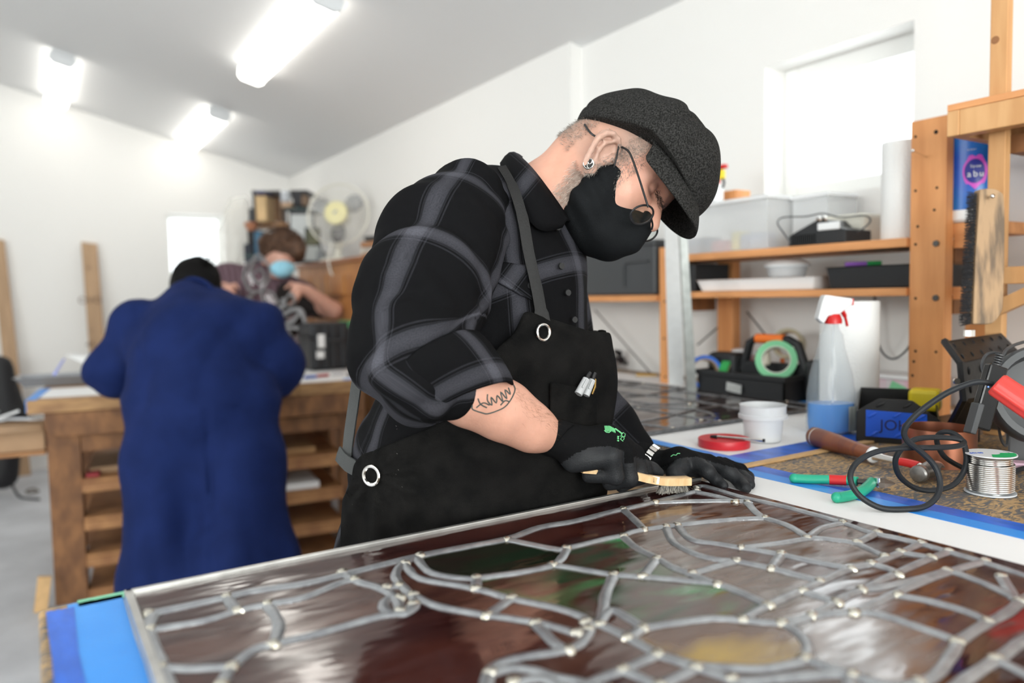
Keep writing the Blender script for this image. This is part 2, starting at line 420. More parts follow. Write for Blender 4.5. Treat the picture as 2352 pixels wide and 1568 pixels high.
NX0, NX1, NY0, NY1 = -0.005, 2.10, 0.02, 0.905      # near bench footprint
BX0 = 1.075                                          # wall bench front edge (along y)
wbn = thing('workbench', (0.6, 0.45, 0), 'wooden workbench in the foreground that carries the stained glass panel', 'workbench')
MB().box2((NX0, NY0, TZ-0.05), (1.55, NY1, TZ)).build('bench_top', M_top, wbn, bevel=0.004)
MB().box2((NX0+0.03, NY0+.03, TZ-0.15), (1.5, NY1-.03, TZ-0.05)).build('apron_frame', M_wood, wbn)
for x in (0.08, 1.4):
    for y in (0.1, 0.82): MB().box2((x-.045, y-.045, 0), (x+.045, y+.045, TZ-.14)).build('leg', M_wood, wbn, bevel=0.004)
MB().box2((0.1, 0.1, 0.25), (1.4, 0.85, 0.28)).build('lower_shelf', M_wood, wbn)
wbk = thing('wall_bench', (1.6, 1.8, 0), 'long wooden bench along the wall under the shelves', 'workbench')
MB().box2((BX0, NY1+.002, TZ-0.05), (WXR, 2.60, TZ)).build('bench_top', M_top, wbk, bevel=0.004)
MB().box2((1.552, NY0, TZ-0.05), (WXN, NY1, TZ)).build('bench_top', M_top, wbk, bevel=0.004)
MB().box2((BX0+.03, NY1+.03, TZ-0.15), (WXR-.02, 2.56, TZ-0.05)).build('apron_frame', M_wood, wbk)
for x in (BX0+.08, WXR-.1):
    for y in (1.05, 2.48): MB().box2((x-.045, y-.045, 0), (x+.045, y+.045, TZ-.14)).build('leg', M_wood, wbk, bevel=0.004)
def sheet(name, x0, y0, x1, y1, z, th, m, label, cat, nx=1, warp=0.0, seed=0):
    b = MB(); r = random.Random(seed)
    n = 14; top = []
    pts = [(x0+(x1-x0)*i/n, y0+r.uniform(-warp, warp)) for i in range(n)] + [(x1+r.uniform(-warp, warp), y0+(y1-y0)*i/n) for i in range(n)] + \
          [(x1-(x1-x0)*i/n, y1+r.uniform(-warp, warp)) for i in range(n)] + [(x0+r.uniform(-warp, warp), y1-(y1-y0)*i/n) for i in range(n)]
    b.prism(pts, z, z+th); o = b.build(name, m)
    return tag(o, label, cat)
sheet('paper_sheet', 0.05, 0.05, 1.035, 0.878, TZ+.0004, 0.0006, M_paper, 'white paper laid under the near stained glass panel', 'paper', warp=.001)
sheet('paper_sheet', BX0+.012, 0.975, 1.93, 2.55, TZ+.0004, 0.0006, M_paper, 'white paper covering the bench under the far stained glass panel', 'paper', warp=.002, seed=3)
sheet('paper_sheet', 1.80, 0.99, 1.965, 2.55, TZ+.0016, 0.0006, M_paper, 'narrow white paper strip along the back of the far panel', 'paper', warp=.006, seed=5)
T1 = TZ+0.0012
sheet('masking_tape', 1.018, 0.03, 1.050, 0.90, T1, .0004, M_tape2, 'bright blue tape strip holding the edge of the near paper', 'tape', seed=1, warp=.001)
sheet('masking_tape', 1.047, 0.03, 1.088, 0.90, T1-.0007, .0004, M_tape, 'darker wrinkled blue tape strip beside pliers and cord', 'tape', seed=2, warp=.0012)
sheet('masking_tape', BX0+.03, 0.925, 1.60, 0.992, T1, .0004, M_tape, 'blue tape strip in front of the red tape roll', 'tape', seed=7, warp=.002)
sheet('masking_tape', BX0+.001, 0.93, BX0+.032, 2.1, T1+.0006, .0004, M_tape2, 'blue tape along the front edge of the far bench behind the gloves', 'tape', seed=8, warp=.002)
sheet('masking_tape', 1.80, 1.30, 1.83, 1.46, T1+.0018, .0004, M_tape2, 'short blue tape on the paper beside the spray bottle', 'tape', seed=9, warp=.002)
sheet('wood_strip', 1.05, 0.9065, 1.47, 0.922, TZ, .004, M_strip, 'thin bare wooden strip between two blue tapes', 'strip', seed=9)
sheet('masking_tape', 0.021, 0.04, 0.0705, 0.895, T1+.0003, .0004, M_tape2, 'light blue tape against the left rail of the near panel', 'tape', seed=1, warp=.001)
sheet('masking_tape', 0.003, 0.04, 0.026, 0.885, T1+.0009, .0004, M_tape, 'darker blue tape at the left end of the near bench', 'tape', seed=1, warp=.002)
sheet('masking_tape', 0.03, 0.884, 0.30, 0.903, T1+.0003, .0004, mat('green_tape', (0.22, 0.62, 0.40), 0.5), 'thin green tape at the back left corner of the near bench', 'tape', seed=4, warp=.001)
# ================= stained glass panel =================
PZ = TZ+0.0026     # underside of panel
LEADTOP = PZ+0.009
LZ = PZ+0.0055
def gp(px, py): v = onz(px, py, LZ+.002); return (v.x, v.y)
PL = [
 [(340,1405),(514,1368),(583,1352),(700,1335),(800,1312),(965,1272),(1084,1249),(1170,1232),(1240,1207),(1320,1193),(1403,1172),(1500,1150),(1600,1124)],
 [(345,1441),(468,1421),(544,1398),(613,1383),(697,1368),(774,1337),(815,1326)],
 [(520,1366),(545,1398)],
 [(613,1383),(640,1425),(629,1475)],
 [(506,1568),(533,1525),(583,1486),(629,1473),(736,1448),(873,1410),(927,1402),(950,1383)],
 [(330,1536),(430,1530),(533,1525)],
 [(353,1402),(330,1444),(330,1521),(324,1600),(318,1700)],
 [(286,1460),(330,1450)],
 [(786,1310),(820,1330),(870,1345),(908,1368),(920,1398)],
 [(965,1272),(925,1291),(908,1318),(927,1345),(950,1368),(950,1390),(925,1405),(890,1400),(880,1385),(892,1370),(920,1368)],
 [(958,1279),(985,1308),(1036,1321),(1090,1325),(1111,1321),(1206,1308),(1271,1293),(1295,1270),(1301,1255)],
 [(1165,1235),(1206,1243),(1278,1257),(1301,1255),(1393,1233),(1431,1226),(1458,1216),(1526,1206),(1560,1202),(1620,1195),(1700,1188),(1757,1186)],
 [(930,1290),(937,1301),(968,1325),(1084,1345),(1172,1369),(1274,1390),(1335,1410),(1352,1427),(1346,1458),(1308,1485),(1206,1502),(1145,1519),(1121,1546),(1116,1600),(1130,1700)],
 [(950,1362),(1002,1386),(1090,1403),(1138,1410),(1230,1424),(1257,1430),(1325,1449)],
 [(1230,1426),(1274,1471),(1308,1487)],
 [(1094,1323),(1094,1347)],[(1175,1369),(1118,1408)],
 [(1271,1293),(1342,1304),(1407,1315),(1485,1321),(1597,1331),(1648,1337),(1700,1355),(1766,1386)],
 [(1410,1316),(1390,1362),(1386,1396),(1378,1430)],
 [(1431,1228),(1461,1253),(1509,1277),(1546,1298),(1590,1315),(1648,1338)],
 [(1509,1279),(1476,1320)],
 [(1530,1206),(1546,1240),(1594,1267),(1648,1281),(1692,1285),(1773,1301),(1830,1316),(1885,1331)],
 [(1556,1203),(1580,1230),(1607,1240),(1648,1245),(1702,1254),(1792,1269),(1870,1286),(1955,1302)],
 [(1692,1284),(1640,1298),(1592,1313)],
 [(1431,1166),(1455,1187),(1480,1212)],
 [(1757,1186),(1805,1201),(1840,1220),(1856,1232)],
 [(1716,1150),(1737,1173),(1757,1186)],
 [(1505,1150),(1600,1147),(1700,1147),(1718,1150)],
 [(1856,1231),(1888,1208),(1938,1197)],
 [(1702,1254),(1792,1243),(1865,1232),(1920,1237),(1964,1243),(2000,1258),(2034,1274)],
 [(1969,1242),(2014,1219)],
 [(2115,1243),(2067,1265),(2000,1291),(1945,1304),(1875,1336),(1766,1384),(1705,1419)],
 [(2003,1290),(2048,1304),(2062,1315)],[(2071,1264),(2140,1276)],
 [(2180,1262),(2111,1288),(2048,1317),(1984,1347),(1920,1377),(1865,1409),(1797,1427)],
 [(2262,1284),(2182,1307),(2111,1333),(2048,1361),(2016,1377),(1962,1402)],
 [(2175,1306),(2095,1329),(2016,1345),(1980,1349)],[(1844,1353),(1922,1379)],[(1772,1301),(1795,1268)],
 [(1478,1437),(1540,1427),(1614,1417),(1648,1415),(1690,1418),(1753,1424),(1798,1428),(1833,1448),(1856,1476),(1849,1508),(1808,1521),(1740,1530),(1650,1526),(1597,1521),(1512,1497)],
 [(1865,1409),(1920,1403),(1968,1400),(2032,1409),(2111,1435),(2175,1457),(2198,1473),(2175,1512),(2150,1543),(2111,1562),(2040,1568),(1952,1543),(1904,1527),(1849,1506)],
 [(2198,1469),(2255,1432),(2310,1403),(2352,1372),(2420,1330)],
 [(2062,1362),(2143,1377),(2223,1400),(2268,1422)],
 [(2190,1308),(2271,1339),(2345,1376)],
 [(2440,1420),(2352,1464),(2303,1499),(2223,1550),(2190,1580),(2160,1660)],
 [(2285,1507),(2352,1540),(2440,1590)],
 [(1376,1424),(1403,1396),(1440,1412),(1478,1437)],[(1346,1424),(1380,1430),(1444,1459),(1512,1498)],[(1478,1436),(1442,1460)],
 [(1512,1497),(1431,1532),(1352,1563),(1290,1600)],[(1512,1498),(1597,1527),(1683,1556),(1740,1600)],
 [(1430,1532),(1512,1570),(1560,1620)],[(1600,1528),(1515,1568)],
 [(1683,1556),(1728,1558),(1824,1548),(1920,1541),(1960,1546)],
 [(1128,1540),(1180,1528),(1232,1535),(1270,1548),(1330,1560),(1400,1580)],[(1180,1560),(1250,1552),(1300,1580)],
 [(1320,1448),(1352,1440)],[(2330,1369),(2300,1320)],[(890,1345),(918,1340)],
 [(1598,1126),(1650,1137),(1690,1149)],
 [(1952,1543),(1960,1620),(1940,1760)],[(2111,1562),(2160,1640),(2150,1760)],[(1560,1620),(1700,1640),(1850,1600),(1955,1590)],[(1116,1600),(1290,1600),(1400,1640),(1560,1620)],
 [(506,1568),(480,1640),(470,1760)],[(1130,1700),(1300,1720),(1500,1700),(1700,1640)],[(2440,1420),(2560,1360)],[(2440,1590),(2560,1650)]]
# outer border (zinc) rectangle of the panel
BXa, BXb, BYa, BYb = 0.076, 0.908, 0.13, 0.873
edge_knots = [(1600,1117),(1619,1113),(1700,1137),(1773,1153),(1860,1175),(1939,1198),(2000,1219),(2060,1231),(2110,1243),(2180,1263),(2255,1285),(2352,1316),(2460,1350)]
M_lead = mat('lead_came', (0.46, 0.48, 0.50), 0.36, metal=0.75, col2=(0.30, 0.31, 0.33), vscale=60, bump=0.35, bscale=160, thr=(0.3, 0.7))
M_solder = mat('solder', (0.66, 0.63, 0.56), 0.22, metal=0.9, col2=(0.55, 0.52, 0.44), vscale=90, bump=0.3, bscale=120)
M_zinc = mat('zinc_border', (0.72, 0.71, 0.68), 0.33, metal=0.85, var=0.25, vscale=25, bump=0.1, bscale=70)
M_putty = mat('cement_residue', (0.62, 0.52, 0.36), 0.8)
def glass(name, c1, c2, c3=None, pos=0.5, rough=0.11, sc=5, rot=0.6):
    m = bpy.data.materials.new(name); m.use_nodes = True; nt = m.node_tree; b = nt.nodes['Principled BSDF']
    tc = N(nt, 'ShaderNodeTexCoord'); mp = N(nt, 'ShaderNodeMapping'); mp.inputs['Scale'].default_value = (1, 3, 1); mp.inputs['Rotation'].default_value = (0, 0, rot)
    nt.links.new(tc.outputs['Object'], mp.inputs[0])
    t = N(nt, 'ShaderNodeTexNoise'); t.inputs['Scale'].default_value = sc; t.inputs['Detail'].default_value = 3; t.inputs['Distortion'].default_value = 0.8
    nt.links.new(mp.outputs[0], t.inputs[0]); r = N(nt, 'ShaderNodeValToRGB'); nt.links.new(t.outputs[0], r.inputs[0])
    e = r.color_ramp.elements; e[0].position = 0.34; e[0].color = (*c1, 1); e[1].position = 0.62; e[1].color = (*c2, 1)
    if c3: q = e.new(pos+0.18); q.color = (*c3, 1); e[1].position = pos
    nt.links.new(r.outputs[0], b.inputs['Base Color']); b.inputs['Specular IOR Level'].default_value = 0.75; b.inputs['IOR'].default_value = 1.52
    t3 = N(nt, 'ShaderNodeTexNoise'); t3.inputs['Scale'].default_value = 16; t3.inputs['Detail'].default_value = 5
    mp2 = N(nt, 'ShaderNodeMapping'); mp2.inputs['Scale'].default_value = (1, 4, 1); mp2.inputs['Rotation'].default_value = (0, 0, rot+.3); nt.links.new(tc.outputs['Object'], mp2.inputs[0]); nt.links.new(mp2.outputs[0], t3.inputs[0])
    mr = N(nt, 'ShaderNodeMapRange'); mr.inputs['From Min'].default_value = 0.35; mr.inputs['From Max'].default_value = 0.7; mr.inputs['To Min'].default_value = rough*0.5; mr.inputs['To Max'].default_value = rough*2.4
    nt.links.new(t3.outputs[0], mr.inputs[0]); nt.links.new(mr.outputs[0], b.inputs['Roughness'])
    t2 = N(nt, 'ShaderNodeTexNoise'); t2.inputs['Scale'].default_value = 9; t2.inputs['Detail'].default_value = 2; nt.links.new(mp.outputs[0], t2.inputs[0])
    bp = N(nt, 'ShaderNodeBump'); bp.inputs['Strength'].default_value = 0.5; bp.inputs['Distance'].default_value = 0.003; nt.links.new(t2.outputs[0], bp.inputs['Height']); nt.links.new(bp.outputs[0], b.inputs['Normal'])
    return m
G_br = glass('glass_brown', (0.035, 0.012, 0.010), (0.085, 0.035, 0.024))
G_dk = glass('glass_dark_red', (0.020, 0.006, 0.006), (0.055, 0.016, 0.012), rough=0.08, rot=0.2)
G_gn = glass('glass_green_streak', (0.010, 0.045, 0.018), (0.06, 0.022, 0.016), (0.03, 0.24, 0.08), pos=0.46, sc=4)
G_am = glass('glass_amber_streak', (0.05, 0.018, 0.012), (0.10, 0.045, 0.025), (0.40, 0.25, 0.03), pos=0.50, sc=3.2)
G_dg = glass('glass_deep_green', (0.018, 0.008, 0.007), (0.006, 0.022, 0.010), rough=0.06)
G_cl = glass('glass_smoky', (0.07, 0.045, 0.035), (0.15, 0.10, 0.08), rough=0.14, sc=7)
def seg_dist(X, Y, a, b_):
    ax, ay = a; bx, by = b_; dx, dy = bx-ax, by-ay; L = dx*dx+dy*dy+1e-12
    h = np.clip(((X-ax)*dx+(Y-ay)*dy)/L, 0, 1); return np.hypot(X-ax-h*dx, Y-ay-h*dy)
def trace(mask):
    """outer boundary of a boolean mask as a list of corner points (i,j)"""
    I, J = np.nonzero(mask); i0 = I.min(); j0 = J[I == i0].min(); start = (i0, j0)
    H, W = mask.shape; g = lambda i, j: 0 <= i < H and 0 <= j < W and mask[i, j]
    p = (i0, j0); d = (0, 1); out = [p]      # walk corners with mask on the right (+i side)
    for _ in range(20000):
        p = (p[0]+d[0], p[1]+d[1]); out.append(p)
        if p == start: break
        # cells around the corner: ahead-right / ahead-left relative to d
        di, dj = d
        rgt = (dj, -di)     # right turn direction
        def cell(a, b_):    # cell touching corner p in direction combination
            ci = p[0]+(0 if a > 0 else -1); cj = p[1]+(0 if b_ > 0 else -1); return g(ci, cj)
        ar = (di+rgt[0], dj+rgt[1]); al = (di-rgt[0], dj-rgt[1])
        R_, L_ = cell(*ar), cell(*al)
        if L_: d = (-rgt[0], -rgt[1])
        elif R_: pass
        else: d = rgt
        if L_ and not R_: pass
    return out
def simplify(pts, tol):
    if len(pts) < 3: return pts
    a, b_ = np.array(pts[0], float), np.array(pts[-1], float); A = np.array(pts, float); d = b_-a; L = np.hypot(*d)
    ds = np.abs((A[:, 0]-a[0])*d[1]-(A[:, 1]-a[1])*d[0])/L if L > 1e-9 else np.hypot(*(A-a).T)
    i = int(ds.argmax())
    if ds[i] > tol: return simplify(pts[:i+1], tol)[:-1]+simplify(pts[i:], tol)
    return [pts[0], pts[-1]]
def leaded(root, lines, widths, rect, z0, zt, pick, cell=0.0022, gap=0.0012, seedlabel=''):
    """panes = connected regions between the cames; each pane a thin prism; then cames and solder"""
    x0, x1, y0, y1 = rect; nx = int((x1-x0)/cell); ny = int((y1-y0)/cell)
    gx = x0+cell*(np.arange(nx)+.5); gy = y0+cell*(np.arange(ny)+.5); X, Y = np.meshgrid(gx, gy, indexing='ij')
    D = np.full(X.shape, 9.0)
    for ln, w_ in zip(lines, widths):
        for a, b_ in zip(ln[:-1], ln[1:]):
            m = (X > min(a[0], b_[0])-.02) & (X < max(a[0], b_[0])+.02) & (Y > min(a[1], b_[1])-.02) & (Y < max(a[1], b_[1])+.02)
            if m.any(): D[m] = np.minimum(D[m], seg_dist(X[m], Y[m], a, b_))
    free = D > gap; lab = np.zeros(X.shape, np.int32); n = 0; panes = []
    for s in np.argwhere(free):
        i, j = s
        if lab[i, j]: continue
        n += 1; st = [(i, j)]; lab[i, j] = n; cells = []
        while st:
            a, b_ = st.pop(); cells.append((a, b_))
            for di, dj in ((1, 0), (-1, 0), (0, 1), (0, -1)):
                u, v = a+di, b_+dj
                if 0 <= u < nx and 0 <= v < ny and free[u, v] and not lab[u, v]: lab[u, v] = n; st.append((u, v))
        if len(cells)*cell*cell < 4.5e-5: continue
        mask = lab == n; pts = trace(mask)[:-1]; h = len(pts)//2
        pl = simplify(pts[:h+1], 0.75)[:-1]+simplify(pts[h:]+[pts[0]], 0.75)[:-1]
        if len(pl) < 3: continue
        poly = [(x0+cell*p[0], y0+cell*p[1]) for p in pl]
        if sum(poly[i][0]*poly[(i+1) % len(poly)][1]-poly[(i+1) % len(poly)][0]*poly[i][1] for i in range(len(poly))) < 0: poly.reverse()
        cx = float(gx[[c_[0] for c_ in cells]].mean()); cy = float(gy[[c_[1] for c_ in cells]].mean())
        o = MB().prism(poly, z0, zt).build('glass_pane', pick(cx, cy, len(cells)*cell*cell), root); panes.append((cx, cy, o))
    return panes
def cames(root, lines, widths, z, solder_at, mlead, msolder, k=4, hz=0.55):
    for ln, w_ in zip(lines, widths):
        pts = crom([(x, y, z) for x, y in ln], k) if len(ln) > 2 else [Vector((x, y, z)) for x, y in ln]
        d0 = (pts[0]-pts[1]).normalized()*0.0035; d1 = (pts[-1]-pts[-2]).normalized()*0.0035
        pts = [pts[0]+d0]+pts[1:-1]+[pts[-1]+d1]
        b = MB(); m = len(pts); prof = [(-1, -.0022), (-1, .0012), (-.55, .0030), (.0, .0036), (.55, .0030), (1, .0012), (1, -.0022)]; vs = []
        for i, p in enumerate(pts):
            d = (pts[min(i+1, m-1)]-pts[max(i-1, 0)]); d.z = 0; d.normalize(); s = Vector((-d.y, d.x, 0)); ww = w_*(1+0.06*math.sin(i*1.7))
            for a, h in prof: vs.append(p+s*a*ww+Vector((0, 0, h*hz/0.55)))
        n = len(prof); fs = [(i*n+q, i*n+q+1, (i+1)*n+q+1, (i+1)*n+q) for i in range(m-1) for q in range(n-1)]
        fs += [tuple(range(n)), tuple(range((m-1)*n, m*n))]
        b.add(vs, fs).build('lead_came', mlead, root, smooth=True, ang=50)
    r = random.Random(5)
    for x, y, s in solder_at:
        b = MB(); n = 10; rr = [s*r.uniform(.75, 1.3) for _ in range(n)]; vs = [Vector((x, y, z+.0052))]; a0 = r.uniform(0, 6)
        for f, h in ((.55, .0048), (.9, .0034), (1.05, -.001)):
            for i in range(n): t = a0+2*math.pi*i/n; vs.append(Vector((x+rr[i]*f*math.cos(t), y+rr[i]*f*math.sin(t), z+h)))
        fs = [(0, 1+i, 1+(i+1) % n) for i in range(n)]+[(1+q*n+i, 1+q*n+(i+1) % n, 1+(q+1)*n+(i+1) % n, 1+(q+1)*n+i) for q in range(2) for i in range(n)]
        fs = fs+[tuple(1+2*n+i for i in range(n))]
        b.add(vs, fs).build('solder_joint', msolder, root, smooth=True, ang=60)
sgp = thing('stained_glass_panel', (0.49, 0.5, PZ), 'large brown and green stained glass panel lying across the near bench', 'stained glass panel')
lines = [[gp(*p) for p in ln] for ln in PL]
lines.append([gp(*p) for p in edge_knots])
def clipx(ln):
    return [(min(max(x, BXa+.004), BXb-.003), min(max(y, BYa+.004), BYb-.004)) for x, y in ln]
lines = [clipx(l) for l in lines]
def dedupe(ln):
    o = [ln[0]]
    for p in ln[1:]:
        if math.hypot(p[0]-o[-1][0], p[1]-o[-1][1]) > .003: o.append(p)
    return o
lines = [dedupe(l) for l in lines]; lines = [l for l in lines if len(l) > 1]
widths = [0.0054 if len(l) > 6 else 0.0058 for l in lines]
for i in (0, 6): widths[i] = 0.0065
smooth_lines = [[(q.x, q.y) for q in crom([(x, y, 0) for x, y in l], 4)] if len(l) > 2 else l for l in lines]
def ext(l, e=.006):
    a, b_ = Vector(l[0]), Vector(l[1]); c_, d_ = Vector(l[-1]), Vector(l[-2])
    return [tuple(a+(a-b_).normalized()*e)]+l[1:-1]+[tuple(c_+(c_-d_).normalized()*e)] if len(l) > 2 else [tuple(a+(a-b_).normalized()*e), tuple(c_+(c_-d_).normalized()*e)]
cand = {'green': [(1206, 1325), (1240, 1360), (1300, 1355), (1560, 1350), (1350, 1275), (1530, 1310)], 'deep': [(1120, 1285)], 'amber': [(1200, 1450), (1650, 1480), (800, 1540)],
        'smoky': [(1850, 1190), (1780, 1280), (1700, 1220), (1960, 1225), (1950, 1480), (1880, 1275), (1830, 1390), (2000, 1400), (1620, 1380), (1550, 1260), (1740, 1340)]}
G_ = {'green': G_gn, 'deep': G_dg, 'amber': G_am, 'smoky': G_cl}
gpts = [(gp(*p), G_[k_]) for k_, ps in cand.items() for p in ps]
def pick(cx, cy, ar):
    best = min(gpts, key=lambda q: math.hypot(q[0][0]-cx, q[0][1]-cy))
    if math.hypot(best[0][0]-cx, best[0][1]-cy) < 0.035: return best[1]
    u_, v_, _ = pix((cx, cy, PZ))
    if v_ < 1330 and u_ < 1450: return G_dk
    return G_br if (int(cx*997)+int(cy*613)) % 3 else G_dk
panes = leaded(sgp, [ext(l) for l in smooth_lines], widths, (BXa+.003, BXb-.002, BYa+.003, BYb-.003), PZ+.002, PZ+.005, pick)
sol = []
for l in lines:
    for p in (l[0], l[-1]): 
        if all(math.hypot(p[0]-q[0], p[1]-q[1]) > .012 for q in sol): sol.append((p[0], p[1], 0.0062))
cames(sgp, lines, widths, LZ-.001, sol, M_lead, M_solder)
# zinc border rails, with mitred corners, slightly proud
for a, b_ in (((BXa-.004, BYb-.003), (BXb+.0, BYb+.004)), ((BXa-.004, BYa-.004), (BXb, BYa+.003)), ((BXa-.005, BYa), (BXa+.003, BYb+.004))):
    MB().box2((a[0], a[1], PZ-.001), (b_[0], b_[1], PZ+.0095)).build('border_rail', M_zinc, sgp, bevel=0.001)
print('PANES', len(panes))
# ================= man at the bench =================
def skin_mat(name, col):
    m = mat(name, col, 0.48, sub=0.12, bump=0.15, bscale=260); nt = m.node_tree; b = nt.nodes['Principled BSDF']
    a = N(nt, 'ShaderNodeVertexColor'); a.layer_name = 'Col'; nz = N(nt, 'ShaderNodeTexNoise'); nz.inputs['Scale'].default_value = 35; nz.inputs['Detail'].default_value = 4
    tc = N(nt, 'ShaderNodeTexCoord'); nt.links.new(tc.outputs['Object'], nz.inputs[0])
    mr = N(nt, 'ShaderNodeMapRange'); mr.inputs['To Min'].default_value = 0.82; mr.inputs['To Max'].default_value = 1.16; nt.links.new(nz.outputs[0], mr.inputs[0])
    mx = N(nt, 'ShaderNodeVectorMath', operation='SCALE'); nt.links.new(a.outputs['Color'], mx.inputs[0]); nt.links.new(mr.outputs[0], mx.inputs['Scale'])
    nt.links.new(mx.outputs[0], b.inputs['Base Color']); return m
M_skin = skin_mat('skin', (0.8, 0.5, 0.4))
def plaid(name, base, hi, per, wid, rough=0.85, rot=0.0, fine=True):
    m = bpy.data.materials.new(name); m.use_nodes = True; nt = m.node_tree; b = nt.nodes['Principled BSDF']; b.inputs['Roughness'].default_value = rough
    b.inputs['Specular IOR Level'].default_value = 0.08
    uv = N(nt, 'ShaderNodeUVMap'); sp = N(nt, 'ShaderNodeSeparateXYZ'); nt.links.new(uv.outputs[0], sp.inputs[0]); outs = []
    for ax in (0, 1):
        f = N(nt, 'ShaderNodeMath', operation='MULTIPLY'); f.inputs[1].default_value = 1/per; nt.links.new(sp.outputs[ax], f.inputs[0])
        q = N(nt, 'ShaderNodeMath', operation='FRACT'); nt.links.new(f.outputs[0], q.inputs[0])
        r = N(nt, 'ShaderNodeValToRGB'); r.color_ramp.interpolation = 'LINEAR'; e = r.color_ramp.elements
        e[0].position = 0.0; e[0].color = (0, 0, 0, 1); e[1].position = 1.0; e[1].color = (0, 0, 0, 1)
        h = wid/per/2; c = 0.5
        for p, v in ((c-h*1.5, 0), (c-h*1.45, .35), (c-h*1.35, .35), (c-h*1.3, 0.0), (c-h*1.15, .0), (c-h*1.1, .4), (c-h*1.0, .1), (c-h*.85, .7), (c-h*.5, .85), (c, 1), (c+h*.5, .85), (c+h*.85, .7), (c+h*1.0, .1), (c+h*1.1, .4), (c+h*1.15, 0), (c+h*1.3, 0), (c+h*1.35, .35), (c+h*1.45, .35), (c+h*1.5, 0)):
            x = e.new(min(.99, max(.01, p))); x.color = (v, v, v, 1)
        nt.links.new(q.outputs[0], r.inputs[0]); outs.append(r.outputs[0])
    ad = N(nt, 'ShaderNodeMath', operation='ADD'); nt.links.new(outs[0], ad.inputs[0]); nt.links.new(outs[1], ad.inputs[1])
    nz = N(nt, 'ShaderNodeTexNoise'); nz.inputs['Scale'].default_value = 500; nz.inputs['Detail'].default_value = 1; nt.links.new(uv.outputs[0], nz.inputs[0])
    mr = N(nt, 'ShaderNodeMapRange'); mr.inputs['To Min'].default_value = 0.25; mr.inputs['To Max'].default_value = 0.75; nt.links.new(nz.outputs[0], mr.inputs[0])
    mu = N(nt, 'ShaderNodeMath', operation='MULTIPLY', use_clamp=True); nt.links.new(ad.outputs[0], mu.inputs[0]); nt.links.new(mr.outputs[0], mu.inputs[1])
    mix = N(nt, 'ShaderNodeMix', data_type='RGBA'); nt.links.new(mu.outputs[0], mix.inputs[0]); mix.inputs[6].default_value = (*base, 1); mix.inputs[7].default_value = (*hi, 1)
    nt.links.new(mix.outputs[2], b.inputs['Base Color'])
    n2 = N(nt, 'ShaderNodeTexNoise'); n2.inputs['Scale'].default_value = 900; nt.links.new(uv.outputs[0], n2.inputs[0])
    bp = N(nt, 'ShaderNodeBump'); bp.inputs['Strength'].default_value = 0.15; bp.inputs['Distance'].default_value = 0.001; nt.links.new(n2.outputs[0], bp.inputs['Height']); nt.links.new(bp.outputs[0], b.inputs['Normal'])
    return m
M_plaid = plaid('black_plaid', (0.0045, 0.0045, 0.0052), (0.082, 0.082, 0.098), 0.135, 0.026)
M_apron = mat('black_canvas', (0.010, 0.0096, 0.0092), 0.95, col2=(0.005, 0.005, 0.005), vscale=30, bump=0.5, bscale=700, spec=0.08)
M_leather = mat('dark_leather', (0.014, 0.0135, 0.0135), 0.55, bump=0.2, bscale=300, spec=.25)
M_greystrap = mat('grey_webbing', (0.065, 0.068, 0.068), 0.7, bump=0.3, bscale=600, spec=.2)
M_steel = mat('polished_steel', (0.75, 0.73, 0.70), 0.2, metal=1)
M_glove = mat('black_knit', (0.006, 0.006, 0.0065), 0.85, bump=0.3, bscale=900, spec=0.1)
M_glove2 = mat('black_rubber', (0.015, 0.016, 0.018), 0.55, bump=0.25, bscale=500, spec=0.3)
M_wool = mat('charcoal_wool', (0.044, 0.043, 0.041), 0.95, col2=(0.012, 0.0115, 0.011), vscale=420, detail=2, bump=0.6, bscale=500, sheen=0.0, thr=(.38, .66), spec=.1)
M_mask = mat('black_cotton', (0.008, 0.009, 0.010), 0.8, bump=0.25, bscale=600, spec=0.12)
M_hair = mat('grey_hair', (0.30, 0.27, 0.24), 0.6)
M_beard = mat('pale_beard', (0.62, 0.50, 0.43), 0.5)
M_black = mat('black_plastic', (0.012, 0.012, 0.013), 0.35)
M_lens = M_pane

# head frame
HC = P(1423, 385, 1.265); ps = math.radians(25)
hF = (math.cos(ps)*(0.65*rt-0.76*up) - math.sin(ps)*fw).normalized(); hU = (0.76*rt+0.65*up).normalized()
hL = hU.cross(hF).normalized(); hU = hF.cross(hL).normalized()
HR = Matrix((hF, hL, hU)).transposed()     # columns: forward, left, up
def hp(x, y, z): return HC + HR @ Vector((x, y, z))
def hloc(X): return (X-A3(HC)) @ np.array(HR)
def E(x, y, z, rx, ry, rz, pitch=0):
    R = HR @ Matrix.Rotation(math.radians(pitch), 3, 'Y') if pitch else HR
    return ('e', hp(x, y, z), (rx, ry, rz), R)
def CC(a, ra, b_, rb): return ('c', hp(*a), ra, hp(*b_), rb)
head = [E(-.008, 0, .035, .098, .077, .088), E(.035, 0, -.02, .060, .056, .085), E(.078, 0, -.098, .022, .024, .018),
        E(.055, .038, -.03, .034, .028, .035), E(.055, -.038, -.03, .034, .028, .035), E(.06, 0, -.075, .04, .035, .032)]
for s in (-1, 1): head += [CC((-.005, s*.055, -.05), .02, (.068, s*.02, -.098), .018), CC((.078, s*.012, .024), .013, (.070, s*.046, .020), .010)]
nose = [CC((.090, 0, .006), .0085, (.118, 0, -.032), .0115), CC((.104, -.011, -.038), .008, (.104, .011, -.038), .008)]
neck = [('c', hp(-.04, 0, -.03), .062, P(1262, 470, 1.275), .068), ('c', P(1262, 470, 1.275), .068, P(1195, 505, 1.28), .085), CC((-.045, -.02, -.035), .05, (-.045, .02, -.035), .05)]
